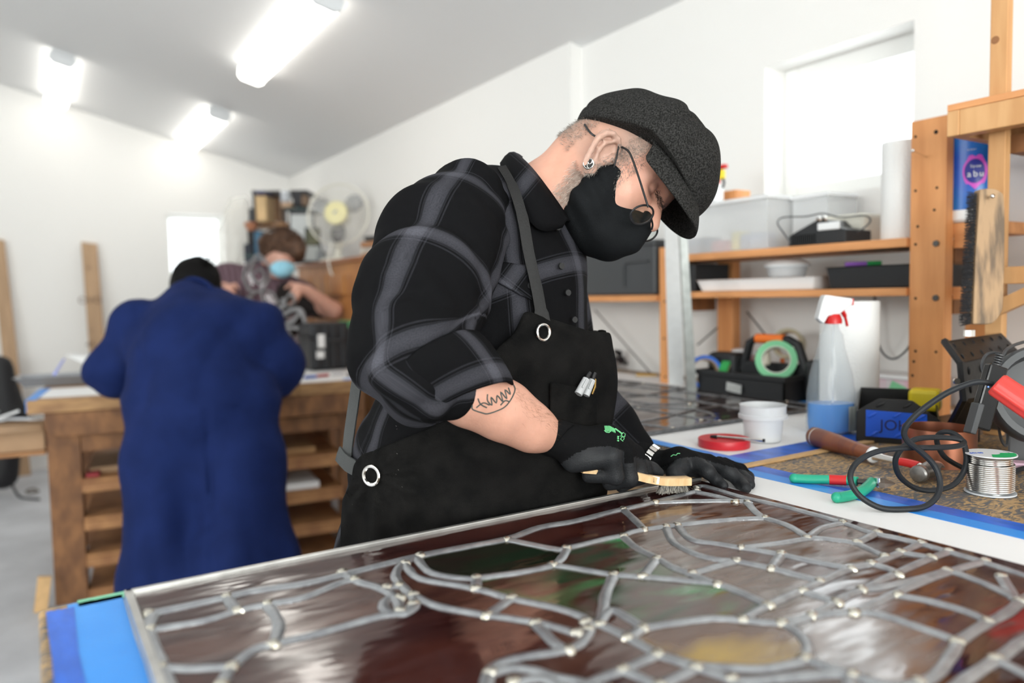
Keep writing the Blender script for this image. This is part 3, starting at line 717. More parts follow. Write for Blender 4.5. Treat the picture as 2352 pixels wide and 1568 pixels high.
def head_cut(X, d):
    q = hloc(X)
    for s in (-1, 1):   # eye sockets
        e = np.linalg.norm((q-np.array([.1, s*.031, .003]))/np.array([.022, .019, .013]), axis=-1)-1
        d = -smin(-d, e*.013, .008)
        e = np.linalg.norm(q-np.array([.0765, s*.031, .001]), axis=-1)-.0138     # lidded eyeball
        d = smin(d, e, .003)
    return d
def skincol(V):
    q = hloc(V); c = np.tile(np.array([.60, .315, .225]), (len(V), 1))
    def blend(w, col):
        nonlocal c; w = np.clip(w, 0, 1)[:, None]; c = c*(1-w)+np.array(col)*w
    nz = vnoise(V, 45, 3, 2)
    blend(0.55*np.exp(-((q[:, 0]-.04)**2)/.003)*np.exp(-((q[:, 2]+.0)**2)/.004), (.72, .36, .27))            # warm cheek
    blend(np.clip((V @ np.array(rt)-HC.dot(rt)+.10)/-.1, 0, .6)*.6, (.70, .38, .29))
    hair = 1/(1+np.exp(-((q[:, 2]+.052+.35*np.clip(q[:, 0]+.03, -.05, .1))*260+nz*2)))                    # cropped hair above this line
    side = 1/(1+np.exp((q[:, 0]-.045-.3*q[:, 2]+nz*.004)*400)); blend(hair*side*.75*(0.7+.3*nz), (.36, .27, .22))
    jl = 1/(1+np.exp((np.abs(q[:, 2]+.075)-.035)*120+nz)); jx = 1/(1+np.exp((-q[:, 0]-.005)*140)); blend(jl*jx*.2, (.74, .52, .44))
    lid = np.exp(-(((q[:, 0]-.088)/.01)**2+((np.abs(q[:, 1])-.031)/.016)**2+((q[:, 2]+.006)/.003)**2)); blend(lid*.9, (.16, .08, .06))
    brow = np.exp(-(((np.abs(q[:, 1])-.033)/.018)**2+((q[:, 2]-.024)/.0055)**2))*(q[:, 0] > .06); blend(brow*.85*(.7+.3*nz), (.09, .06, .05))
    return c
# ear of the near side, head-local
def pc(a, ra, b_, rb): return ('c', P(a[0], a[1], a[2]-.012), ra, P(b_[0], b_[1], b_[2]-.012), rb)
_hx = [(1424, 342, 1.199), (1420, 320, 1.190), (1409, 307, 1.184), (1393, 306, 1.180), (1377, 315, 1.177), (1366, 329, 1.176), (1357, 346, 1.176), (1349, 362, 1.178), (1344, 376, 1.181)]
ear = [pc(_hx[i], .0042, _hx[i+1], .0044) for i in range(len(_hx)-1)]
ear += [pc((1344, 376, 1.183), .0055, (1349, 390, 1.187), .006), pc((1349, 390, 1.187), .006, (1360, 391, 1.190), .0055), pc((1360, 391, 1.19), .0055, (1372, 378, 1.195), .005), pc((1350, 380, 1.187), .008, (1358, 380, 1.189), .007),
        pc((1372, 378, 1.197), .0045, (1392, 370, 1.197), .0045), pc((1392, 370, 1.196), .0045, (1409, 362, 1.199), .0048), pc((1409, 362, 1.200), .004, (1424, 342, 1.202), .004),
        pc((1409, 326, 1.189), .0032, (1391, 327, 1.184), .0034), pc((1391, 327, 1.184), .0034, (1375, 344, 1.183), .0038), pc((1375, 344, 1.183), .0038, (1366, 366, 1.186), .004), pc((1366, 366, 1.186), .004, (1374, 376, 1.192), .004)]
_a = P(1388, 345, 1.184); _n = (P(1366, 329, 1.182)-P(1424, 342, 1.203)).normalized(); _m = (P(1405, 310, 1.192)-P(1352, 385, 1.192)).normalized(); _k = _n.cross(_m).normalized(); _m = _k.cross(_n)
ear += [('e', _a, (.026, .034, .0045), Matrix((_n, _m, _k)).transposed())]
def body_vq(prims, vox, k, cut=None, fn=None, disp=None):
    me = sculpt('tmp', prims, vox, None, None, k=k, cut=cut, fn=fn, disp=disp)
    m = me.data; V = np.array([v.co for v in m.vertices]); Q = [tuple(p.vertices) for p in m.polygons]
    bpy.data.objects.remove(me); bpy.data.meshes.remove(m); return V, Q
def join_body(name, parts, mt, parent, colf):
    Vs = []; Qs = []; o = 0
    for V, Q in parts: Vs.append(V); Qs += [tuple(i+o for i in q) for q in Q]; o += len(V)
    V = np.concatenate(Vs); off = A3(ORG.get(parent.name, (0, 0, 0)))
    me = bpy.data.meshes.new(name); me.from_pydata((V-off).tolist(), [], Qs); me.update(); me.shade_smooth(); me.materials.append(mt)
    c = me.color_attributes.new('Col', 'FLOAT_COLOR', 'POINT'); a = np.ones((len(V), 4)); a[:, :3] = colf(V); c.data.foreach_set('color', a.astype(np.float32).ravel())
    ob = bpy.data.objects.new(name, me); C.objects.link(ob); ob.parent = parent; ORG[ob.name] = Vector(off); return ob

# ---- torso, sleeves (pixel, depth, pixel radius) ----
torso = [('e', P(1010, 1340, 1.30), (.190, .19, .20), None), ('e', P(1075, 1090, 1.28), (.195, .195, .20), None), ('e', P(1130, 850, 1.285), (.17, .17, .19), None),
         ('e', P(1135, 640, 1.29), (.155, .155, .16), None), ('c',) + PR(1085, 490, 1.20, 105) + PR(1215, 560, 1.42, 100), ('c',) + PR(1150, 500, 1.27, 100) + PR(1245, 575, 1.29, 80),
         ('c',) + PR(1020, 1500, 1.30, 240) + PR(1010, 1700, 1.30, 240)]
foot = P(1020, 1330, 1.30)
man = thing('person', (foot.x, foot.y, 0), 'man in charcoal flat cap, black mask and plaid shirt brushing the panel', 'person')
legs = []
for s in (-1, 1):
    hx = foot.x+s*.0; hy = foot.y+s*.10
    legs += chain([(Vector((hx, hy, .85)), .115), (Vector((hx+.02, hy, .48)), .085), (Vector((hx-.01, hy, .10)), .06)])+[('c', Vector((hx-.02, hy, .045)), .045, Vector((hx+.17, hy, .04)), .04)]
arm = chain([PR(1050, 500, 1.15, 70), PR(950, 840, 1.02, 64), PR(1080, 905, 1.035, 66), PR(1160, 945, 1.06, 60), PR(1225, 985, 1.08, 45), PR(1262, 1002, 1.093, 31)])
larm = chain([(P(1215, 560, 1.42), .06), (P(1285, 850, 1.44), .05), (P(1385, 960, 1.35), .024)])
core = body_vq([('e', P(1075, 1090, 1.29), (.15, .15, .2), None), ('e', P(1135, 640, 1.31), (.12, .13, .14), None), ('c', P(1010, 1340, 1.3), .14, P(1075, 1090, 1.29), .15), ('c', P(1100, 540, 1.24), .07, P(1215, 580, 1.40), .07)] + larm + legs + arm[:1], .016, .03)
def head_fn(X):
    d = field(head, X, .03); d = smin(d, field(nose, X, .006), .010); d = smin(d, field(neck, X, .03), .03); d = head_cut(X, d); return smin(d, field(ear, X, .004), .004)
headvq = body_vq(head+neck+ear+nose, .003, 0, fn=head_fn)
armvq = body_vq(arm[1:], .004, .03, disp=lambda X: .0012*vnoise(X, 60, 8))
join_body('body', [headvq, armvq, core], M_skin, man, skincol)
# shirt torso with planar-wrapped plaid
ax0 = P(1075, 1090, 1.28)
def uv_torso(V):
    d = V-A3(ax0); a = np.arctan2(d[:, 1], d[:, 0]); u = (a+1.9)*.19; v = d[:, 2]+.03*np.sin(a*2)
    return np.stack([u, v+.02], 1)
def wr_torso(X):
    q = X-A3(ax0); return .005*vnoise(q*np.array([1, 1, .45]), 26, 11, 2)+.003*vnoise(q, 40, 12)+.004*(.5-np.abs(np.sin(q @ np.array([24., -20., 30.])+1.5*np.sin(q[..., 2]*14))))
shirt = sculpt('shirt', torso, .0085, M_plaid, man, k=.05, disp=wr_torso, uvf=uv_torso, smooth_it=1)
# sleeve of the near arm
SP = [PR(1065, 470, 1.17, 100), PR(1020, 560, 1.12, 132), PR(965, 680, 1.07, 140), PR(940, 790, 1.035, 122), PR(968, 862, 1.02, 98), PR(1050, 870, 1.03, 82)]
spv = np.array([A3(p[0]) for p in SP]); sl = np.concatenate([[0], np.cumsum(np.linalg.norm(np.diff(spv, axis=0), axis=1))])
def path_uv(V, pts, L, ref):
    n = len(V); W = np.zeros(n); sv = np.zeros(n); cx = np.zeros(n); sx = np.zeros(n)
    for i in range(len(pts)-1):
        a, b_ = pts[i], pts[i+1]; ba = b_-a; ll = ba @ ba; h = (V-a) @ ba/ll
        hc = np.clip(h, 0 if i else -9, 1 if i < len(pts)-2 else 9); q = V-a-hc[:, None]*ba; d = np.linalg.norm(q, axis=1)
        t = ba/np.sqrt(ll); x = ref-t*(ref @ t); x /= np.linalg.norm(x); y = np.cross(t, x)
        w_ = np.exp(-(d/.028)**2)+1e-12; W += w_; sv += w_*(L[i]+hc*np.sqrt(ll)); A_, B_ = q @ x, q @ y; r_ = np.hypot(A_, B_)+1e-9; cx += w_*A_/r_; sx += w_*B_/r_
    return np.arctan2(sx, cx), sv/W
def uv_sleeve(V):
    u, v = path_uv(V, spv, sl, A3(fw)*-1.0); sh = .022*np.cos(u)   # bands sag around the arm
    u2 = u*.085
    return np.stack([u2+.045, v+sh+.03], 1)
def wr_sleeve(X):
    u, v = path_uv(X.reshape(-1, 3), spv, sl, A3(fw)*-1.0)
    f = .013*(.6-np.abs(np.sin(v*21+1.5*np.cos(u+.7)+.3)))*np.clip(v/.10, .1, 1)*(0.55+.45*np.cos(u-.9))+.0022*np.sin(v*105+2.6*np.sin(u+1))+.0065*(.5-np.abs(np.sin(X.reshape(-1, 3) @ np.array([34., 21., -27.])+2.4*np.sin(v*18)+1.2*np.sin(u*2)))**.8)+.005*vnoise(X.reshape(-1, 3)*np.array([1, 1, .6]), 22, 19)
    return (f+.003*vnoise(X.reshape(-1, 3), 45, 9)).reshape(X.shape[:-1])
sculpt('sleeve', [('c',)+SP[i]+SP[i+1] for i in range(len(SP)-1)]+[('c',)+PR(905, 835, 1.03, 78)+PR(960, 900, 1.02, 66)], .005, M_plaid, man, k=.03, disp=wr_sleeve, uvf=uv_sleeve, smooth_it=2)
def loft_rings(rings, n, mt, name, parent, th=.0035, uvper=None, jit=0, close=False):
    """rings: list of (center, axisA, axisB); thick open shell with uv"""
    vs = []; uv = []
    for ri, (c, a, b_) in enumerate(rings):
        for k in range(n):
            t = 2*math.pi*k/n; w = 1+jit*math.sin(3*t+ri*.9)+jit*.6*math.sin(7*t+ri*1.7); vs.append(Vector(c)+w*(math.cos(t)*Vector(a)+math.sin(t)*Vector(b_))); uv.append((t*.09, ri*.022))
    m = len(rings); fs = [(i*n+k, i*n+(k+1) % n, (i+1)*n+(k+1) % n, (i+1)*n+k) for i in range(m-1) for k in range(n)]
    off = ORG.get(parent.name, Vector((0, 0, 0))); me = bpy.data.meshes.new(name); me.from_pydata([v-off for v in vs], [], fs); me.update(); me.shade_smooth(); me.materials.append(mt)
    l = me.uv_layers.new(name='UVMap')
    for lp in me.loops: l.data[lp.index].uv = uv[lp.vertex_index]
    o = bpy.data.objects.new(name, me); C.objects.link(o); o.parent = parent; ORG[o.name] = off
    s = o.modifiers.new('thick', 'SOLIDIFY'); s.thickness = th; s.offset = 0
    s = o.modifiers.new('sub', 'SUBSURF'); s.levels = 1; s.render_levels = 1
    return o
def iv(dx, dy): return (dx*rt - dy*up)    # image-plane direction, y down
def ring(px, py, t, hx, hy, half, dep): s = t/FPX; v = iv(hx, hy).normalized(); return (P(px, py, t), v*half*s, (fw*.95+iv(.25, .2)).normalized()*dep)
rg = [ring(1000, 822, 1.01, -.81, .58, 112, .062), ring(1020, 846, 1.01, -.83, .56, 122, .068), ring(1045, 878, 1.012, -.86, .5, 121, .068), ring(1068, 905, 1.015, -.89, .45, 114, .064), ring(1085, 925, 1.02, -.9, .43, 104, .060), ring(1082, 921, 1.02, -.9, .43, 96, .054), ring(1050, 890, 1.018, -.88, .48, 92, .05)]
loft_rings(rg, 28, M_plaid, 'rolled_cuff', man, jit=.028)

# surface depth by marching a ray into the torso field
def wt(X): return field(torso, X, .05)+wr_torso(X)
def surf(px, py, off=0.0, t0=.7, f=wt):
    d = ray(px, py); t = t0; o = A3(CP); dv = A3(d)
    for _ in range(90):
        e = float(f((o+t*dv)[None, :])[0])-off
        if e < .0006: break
        t += e*.7
        if t > 1.9: t = 1.25; break
    return CP+float(t)*d
def ribbon(name, path, wpx, mt, parent, off=.006, f=wt, th=.002, offs=None, k=5, lift=0):
    c = []
    for i, p in enumerate(path): c.append(surf(p[0], p[1], off if offs is None else offs[i], f=f) if len(p) < 3 else P(*p))
    c = crom(c, k); m = len(c); vs = []
    for i, p in enumerate(c):
        d = (c[min(i+1, m-1)]-c[max(i-1, 0)]).normalized(); n = (p-ax0); n.z *= .2; n = n-d*n.dot(d); n = (n.normalized()*.4-fw).normalized(); s = d.cross(n).normalized(); w_ = (wpx if not hasattr(wpx, '__len__') else wpx[min(len(wpx)-1, i//k)])*depth(p)/FPX/2
        for a, h in ((-1, -th), (-1, th), (0, th*1.6), (1, th), (1, -th)): vs.append(p+s*a*w_+n*h)
    fs = [(i*5+q, i*5+(q+1) % 5, (i+1)*5+(q+1) % 5, (i+1)*5+q) for i in range(m-1) for q in range(5)]+[(0, 1, 2, 3, 4), tuple((m-1)*5+q for q in range(5))]
    return MB().add(vs, fs).build(name, mt, parent, smooth=True, ang=50)
# apron: front region of the inflated torso
def inpoly(x, y, poly):
    c = np.zeros(x.shape, bool); j = len(poly)-1
    for i in range(len(poly)):
        xi, yi = poly[i]; xj, yj = poly[j]; m = ((yi > y) != (yj > y)) & (x < (xj-xi)*(y-yi)/(yj-yi+1e-12)+xi); c ^= m; j = i
    return c
fwA, rtA, upA, cpA = A3(fw), A3(rt), A3(up), A3(CP)
def topx(X): v = X-cpA; t = v @ fwA; return 1176+FPX*(v @ rtA)/t, 784-FPX*(v @ upA)/t, t
def polysdf(x, y, poly):
    d = np.full(x.shape, 1e9)
    for i in range(len(poly)): d = np.minimum(d, seg_dist(x, y, poly[i-1], poly[i]))
    return np.where(inpoly(x, y, poly), -d, d)
def patch(name, poly, off, thick, mt, parent, vox=.005, far=None, f=wt, lo=None, hi=None, disp=None, uvf=None, k_=.0, **kw):
    """shell lying on the body field, bounded by an outline; real thickness"""
    def fn(X):
        d = f(X)-off; shell = np.maximum(d-thick/2, -d-max(.013, thick))
        x, y, t = topx(X); s = polysdf(x, y, poly)*t/FPX
        if far is not None: s = np.where(t > far(x, y), -1.0*(y > kw.get('ycut', 760))+.0, s)
        else: s = np.where(t > 1.30, .02, s)
        return np.maximum(shell, s)
    pts = [P(x, y, tt) for x, y in poly for tt in ((kw.get('t0', .98)), kw.get('t1', 1.55))]
    lo = np.min([A3(p) for p in pts], 0)-.02 if lo is None else lo; hi = np.max([A3(p) for p in pts], 0)+.02 if hi is None else hi
    return sculpt(name, [], vox, mt, parent, lo=lo, hi=hi, fn=fn, smooth_it=1, uvf=uvf)
AP = [(1206, 712), (1351, 759), (1420, 765), (1420, 1420), (770, 1420), (780, 1281), (783, 1198), (786, 1148), (806, 1105), (812, 1066), (829, 1045), (919, 1009), (979, 986), (1032, 959), (1080, 900), (1138, 803), (1179, 766)]
# belly hangs in front of the near edge of torso; apron volume is its own gently folded solid
apr = torso[:3]+[('e', P(1160, 850, 1.285), (.16, .17, .19), None), ('e', P(1110, 1130, 1.285), (.19, .19, .22), None)]
def wr_apron(X):
    q = X-A3(ax0); x, y, t = topx(X); r = np.hypot(x-853, (y-1092)); a = np.arctan2(y-1092, x-853)
    return .0065*np.sin(a*11+.6)*np.exp(-r/300)*np.clip(r/60, 0, 1)+.006*vnoise(q*np.array([1, 1, .4]), 28, 17, 2)+.004*(.5-np.abs(np.sin(x/62.+y/55.+.8*np.sin(y/90.))))
def wa_(X): return np.minimum(field(torso, X, .05), field(apr, X, .05))+wr_apron(X)
apron = patch('apron', AP, .011, .006, M_apron, man, vox=.0052, f=wa_, far=lambda x, y: np.where(x > 1060, 1.30, 9))
def grommet(px, py, rp, tube, tilt, parent, t=None, off=.018):
    c = surf(px, py, off, f=wa_) if t is None else P(px, py, t); n = (-fw*.75+iv(*tilt)).normalized(); x = n.orthogonal().normalized(); y = n.cross(x); r = rp*depth(c)/FPX
    return MB().tube([c+r*(math.cos(q)*x+math.sin(q)*y) for q in np.linspace(0, 2*math.pi, 28, endpoint=False)], tube, 8, closed=True).build('grommet_ring', M_steel, parent, smooth=True)
grommet(1248, 763, 18, .0023, (.5, 0), apron); grommet(853, 1092, 21, .0028, (-.35, 0), apron)
ribbon('shoulder_strap', [(1152, 383), (1178, 430), (1200, 500), (1214, 580), (1232, 660), (1243, 720), (1250, 752)], [20, 24, 26, 26, 27, 34, 26], M_leather, apron, off=.016, f=wt)
ribbon('waist_strap', [(822, 862), (812, 930), (802, 1000), (797, 1050)], 26, M_greystrap, apron, off=.006, f=wt)
ribbon('waist_strap', [(776, 1040), (795, 1062), (822, 1078), (848, 1092)], [34, 38, 26, 22], M_greystrap, apron, off=.010, f=wa_)
PKT = [(1263, 876), (1372, 898), (1372, 1010), (1262, 1010)]
patch('chest_pocket', PKT, .020, .005, M_apron, apron, vox=.0032, f=wa_, t0=1.0, t1=1.25)
patch('hip_pocket', [(1048, 1222), (1065, 1200), (1092, 1195), (1240, 1222), (1260, 1400), (1030, 1400)], .019, .005, M_apron, apron, vox=.004, f=wa_, t0=1.0, t1=1.2)
for q in ((1090, 1201, .004), (1160, 1500, .003)):
    c = surf(q[0], q[1], .023, f=wa_); MB().ball(c, q[2], 10, 6).build('rivet', M_steel, apron, smooth=True)
# shirt flap, buttons, collar
def uv_flap(V):
    x, y, t = topx(V); return np.stack([(x*.8+y*.6)*.00075+.02, (y*.8-x*.6)*.00075+.055], 1)
patch('pocket_flap', [(1127, 640), (1150, 600), (1218, 610), (1238, 650), (1228, 692), (1195, 678)], .006, .004, M_plaid, man, vox=.0034, t0=1.02, t1=1.3, uvf=uv_flap)
def button(px, py, r=.0055, off=.008):
    c = surf(px, py, off); n = (-fw+iv(.5, 0)).normalized(); x = n.orthogonal().normalized(); b = MB(); b.cyl(c, c+n*.0025, r, r*.85, 14); b.build('shirt_button', M_black, man, smooth=True)
for q in ((1281, 522), (1289, 611), (1319, 734), (1217, 656), (1304, 672)): button(*q)
def uv_col(V):
    x, y, t = topx(V); return np.stack([(y-x*.9)*.00065, (x+y*.8)*.00065+.01], 1)
def collar(inner, outer, name='collar'):
    a = crom([P(*p) for p in inner], 5); b_ = crom([P(*p) for p in outer], 5); vs = []; fs = []; m = min(len(a), len(b_)); rows = 5
    for i in range(m):
        for j in range(rows):
            s = j/(rows-1); p = a[i].lerp(b_[i], s); p = p+(-fw)*.012*math.sin(math.pi*s)+up*.006*math.sin(math.pi*s); vs.append(p)
    fs = [(i*rows+j, i*rows+j+1, (i+1)*rows+j+1, (i+1)*rows+j) for i in range(m-1) for j in range(rows-1)]
    me = bpy.data.meshes.new(name); off = ORG[man.name]; me.from_pydata([v-off for v in vs], [], fs); me.update(); me.shade_smooth(); me.materials.append(M_plaid)
    UV = uv_col(np.array([A3(v) for v in vs])); l = me.uv_layers.new(name='UVMap')
    for lp in me.loops: l.data[lp.index].uv = UV[lp.vertex_index]
    o = bpy.data.objects.new(name, me); C.objects.link(o); o.parent = man; s = o.modifiers.new('t', 'SOLIDIFY'); s.thickness = .004; s.offset = 0; ORG[o.name] = off
collar([(1200, 362, 1.33), (1190, 356, 1.27), (1222, 388, 1.205), (1262, 440, 1.185), (1290, 480, 1.19), (1312, 512, 1.21)],
       [(1172, 378, 1.35), (1150, 376, 1.27), (1176, 432, 1.17), (1212, 502, 1.145), (1246, 530, 1.15), (1290, 522, 1.175)])
collar([(1312, 512, 1.21), (1305, 500, 1.26), (1290, 470, 1.33)], [(1330, 560, 1.22), (1335, 570, 1.28), (1320, 540, 1.36)])

# ---- cap ----
capS = [E(.008, 0, .036, .128, .099, .094), E(.060, 0, .048, .074, .084, .060), E(.045, 0, .062, .080, .093, .060)]
def cap_fn(X):
    q = hloc(X); d = field(capS, X, .05)
    d = d+.0045*np.exp(-((q[:, :, :, 0]-.055-.5*(q[:, :, :, 2]-.1))/.006)**2)*(q[:, :, :, 2] > .06)+.0035*np.exp(-((q[:, :, :, 0]-.012+.4*(q[:, :, :, 1]))/.007)**2)*(q[:, :, :, 2] > .075)+.0022*np.sin(q[:, :, :, 0]*70+q[:, :, :, 2]*40+q[:, :, :, 1]*30)*np.clip((q[:, :, :, 2]-.03)*15, 0, 1)+.002*vnoise(X, 50, 21) + .0022*vnoise(X*np.array([1, 1, 1]), 90, 22)
    x, z = q[..., 0], q[..., 2]; line = np.interp(x, [-.13, -.06, 0, .05, .10, .2], [-.012, .008, .028, .043, .040, .020])
    seam = np.exp(-((z-line-.026-.1*np.clip(-x-.05, 0, 1))/.0028)**2)*.0035*(x < .12)   # seam between band and crown
    return np.maximum(d+seam, line-z)
cap = sculpt('flat_cap', capS, .0034, M_wool, man, fn=cap_fn, smooth_it=1)
vs = []; nu, nv = 24, 9
for i in range(nu+1):
    u = -1+2*i/nu; ph = u*math.radians(82)
    inn = Vector((.030+.075*math.cos(ph), .082*math.sin(ph), .046-.006*(1-math.cos(ph))))
    e = .066*max(0, math.cos(ph))**.55+.004; out = inn+Vector((e, .010*math.sin(ph), -.030*(e/.08)-.010*abs(math.sin(ph))))
    for j in range(nv): s = j/(nv-1); p = inn.lerp(out, s); p.z += .010*math.sin(math.pi*s)-.012*s*s; vs.append(hp(*p))
fs = [(i*nv+j, i*nv+j+1, (i+1)*nv+j+1, (i+1)*nv+j) for i in range(nu) for j in range(nv-1)]
vo = MB().add(vs, fs).build('visor', M_wool, cap, smooth=True, ang=80); s = vo.modifiers.new('t', 'SOLIDIFY'); s.thickness = .006; s.offset = 0; s = vo.modifiers.new('s', 'SUBSURF'); s.levels = s.render_levels = 1
# ---- face mask ----
mk = [CC((.028, -.057, -.045), .022, (.03, -.052, -.09), .024), E(.066, 0, -.062, .052, .050, .036), E(.060, 0, -.098, .062, .056, .040), CC((.108, 0, -.032), .014, (.116, 0, -.075), .02), E(.035, 0, -.105, .05, .058, .042), CC((.04, -.052, -.04), .022, (.045, -.05, -.09), .026), CC((.04, .052, -.04), .022, (.045, .05, -.09), .026)]
def mask_fn(X):
    q = hloc(X); x, y, z = q[..., 0], q[..., 1], q[..., 2]; d = field(mk, X, .02)
    d = d+.0022*np.sin((z+.25*x)*230+1.0)*np.clip((.10-x)*16, 0, 1)+.0012*vnoise(X, 90, 31)
    d = np.maximum(d, np.interp(z, [-.16, -.14, -.055, -.02, 0], [.035, .025, .006, .028, .05])-x)
    top = np.interp(np.abs(y), [0, .02, .045, .08], [-.018, -.028, -.030, -.018]); return np.maximum(d, z-top)
fm = sculpt('face_mask', mk, .003, M_mask, man, fn=mask_fn, smooth_it=2)
def tb(path, r, name, mt, parent, k=6, n=8): return MB().tube(crom(path, k), r, n).build(name, mt, parent, smooth=True)
tb([P(1407, 413, 1.195), P(1409, 390, 1.185), P(1416, 362, 1.18), P(1421, 335, 1.182)], .0014, 'ear_loop', M_black, fm)
tb([P(1356, 425, 1.205), P(1355, 408, 1.195), P(1356, 395, 1.19)], .0016, 'ear_loop', M_black, fm)
# ---- spectacles ----
tmp = tb([P(1343, 286, 1.225), P(1352, 300, 1.207), P(1364, 311, 1.199), P(1385, 318, 1.199), P(1405, 322, 1.199), P(1421, 334, 1.187), P(1441, 345, 1.172), P(1452, 364, 1.166), P(1468, 410, 1.158), P(1480, 448, 1.152), P(1489, 476, 1.150)], [.0018]*12+[.0017]*49, 'spectacles', M_black, man)
def rim(c, a, b_, parent):
    pts = [c+math.cos(q)*a+math.sin(q)*b_+abs(math.sin(q))**3*0*a for q in np.linspace(0, 2*math.pi, 30, endpoint=False)]
    MB().tube(pts, .0016, 8, closed=True).build('lens_rim', M_black, parent, smooth=True)
    n = a.cross(b_).normalized(); MB().add([p+n*.0008 for p in pts]+[p-n*.0008 for p in pts], [tuple(range(30)), tuple(range(59, 29, -1))]+[(i, (i+1) % 30, 30+(i+1) % 30, 30+i) for i in range(30)]).build('lens', M_lens, parent)
c1_ = P(1474, 493, 1.163); c2_ = P(1488, 536, 1.215)
rim(c1_, iv(.95, -.30)*.0195+fw*.005, iv(.30, .95)*.0125+fw*.010, tmp); rim(c2_, iv(.9, -.35)*.018+fw*.006, iv(.35, .9)*.011+fw*.010, tmp)
tb([P(1495, 500, 1.172), P(1499, 515, 1.185), P(1497, 526, 1.20)], .0016, 'nose_bridge', M_black, tmp)
# ear plug: black disc with steel rim and a three-armed swirl
ec = P(1353, 377, 1.168); en = (-fw*.93-iv(.3, .0)).normalized(); ea = en.orthogonal().normalized(); eb = en.cross(ea)
plug = MB().cyl(ec, ec+en*.004, .0078, .0078, 24).build('ear_plug', M_black, man, smooth=True)
MB().tube([ec+en*.004+.0078*(math.cos(q)*ea+math.sin(q)*eb) for q in np.linspace(0, 6.283, 26, endpoint=False)], .0011, 6, closed=True).build('plug_rim', M_steel, plug, smooth=True)
for k_ in range(3):
    pts = []
    for s in (0,.17,.33,.5,.67,.83,1.0): a = k_*2.094+s*1.3; pts.append(ec+en*.0044+.0072*s*(math.cos(a)*ea+math.sin(a)*eb))
    MB().tube(pts, .0008, 6).build('swirl_arm', M_steel, plug, smooth=True)
# ---- beard and cropped hair as short strands ----
def MEDGE(z): return np.interp(z, [-.16, -.14, -.055, -.02, 0], [.035, .025, .006, .028, .05])
def strands(name, count, sampler, L, r, mt, parent, seed):
    rr = np.random.default_rng(seed); V = headvq[0]; q = hloc(V); w_ = sampler(q, V); idx = rr.choice(len(V), count, p=w_/w_.sum()); vs = []; fs = []
    cen = A3(hp(-.0, 0, -.01))
    for i in idx:
        p = V[i]+rr.normal(size=3)*.0012; n = p-cen; n /= np.linalg.norm(n); dn = -A3(hU)*.7+A3(hF)*.35; t = n*rr.uniform(.45, .9)+dn*rr.uniform(.3, 1.0)+rr.normal(size=3)*.35; t /= np.linalg.norm(t)
        s = np.cross(t, n); s /= (np.linalg.norm(s)+1e-9); l = L*rr.uniform(.5, 1.2); b0 = len(vs); vs += [p-s*r, p+s*r, p+t*l*.6+s*r*.8+n*.0004, p+t*l*.6-s*r*.8+n*.0004, p+t*l+dn*l*.25]; fs += [(b0, b0+1, b0+2, b0+3), (b0+3, b0+2, b0+4)]
    off = A3(ORG[parent.name]); me = bpy.data.meshes.new(name); me.from_pydata([(v-off).tolist() for v in vs], [], fs); me.materials.append(mt); o = bpy.data.objects.new(name, me); C.objects.link(o); o.parent = parent; o['kind'] = 'stuff'; ORG[o.name] = Vector(off)
strands('beard', 2000, lambda q, V: ((q[:, 0] > MEDGE(q[:, 2])-.026) & (q[:, 0] < MEDGE(q[:, 2])+.001) & (q[:, 2] < -.035) & (q[:, 2] > -.135) & (q[:, 1] < .03) & (np.linalg.norm(V-A3(P(1378, 352, 1.175)), axis=1) > .043)).astype(float)*np.clip((q[:, 0]-MEDGE(q[:, 2])+.030)/.026, 0, 1)**1.5*np.clip((q[:, 2]+.135)/.03, 0, 1), .009, .00028, M_beard, man, 3)
strands('cropped_hair', 7000, lambda q, V: ((q[:, 1] < .05) & (q[:, 2] > -.06-.3*(q[:, 0]+.04)) & (q[:, 2] < .05) & (q[:, 0] < .062) & ~((q[:, 1] < -.07) & (np.abs(q[:, 0]+.012) < .03) & (q[:, 2] < .04))).astype(float), .006, .00025, M_hair, man, 4)

b = MB(); rr = random.Random(31)
for i in range(170):
    x, y = rr.uniform(800, 1290), rr.uniform(960, 1270)
    if y < 1230-.55*(x-800)*.6-.0 and x < 900 and y < 1060: continue
    p = surf(x, y, .0125, f=wa_); d = (rt*rr.gauss(0, 1)+up*rr.gauss(0, 1)).normalized()*rr.uniform(.0006, .0022); s = up*.00022; b.add([p-s, p+s, p+d+s, p+d-s], [(0, 1, 2, 3)])
o = b.build('lint', mat('lint', (.30, .29, .27), .9), apron); o['kind'] = 'stuff'
def hf1(X): return head_fn(X[:, None, None, :])[:, 0, 0]
b = MB()
for i in range(150):
    f = rr.random(); x, y = 1506+16*f+rr.gauss(0, 3.5), 438+40*f+rr.gauss(0, 4); p = surf(x, y, .0003, f=hf1, t0=1.0); d = (iv(.5, .9)+iv(rr.gauss(0, .35), rr.gauss(0, .3))-fw*.3).normalized(); q = p+d*rr.uniform(.004, .008); s = rt*.0003; b.add([p-s, p+s, q], [(0, 1, 2)])
o = b.build('eyebrow', mat('dark_brow', (.035, .022, .018), .7), man); o['kind'] = 'stuff'
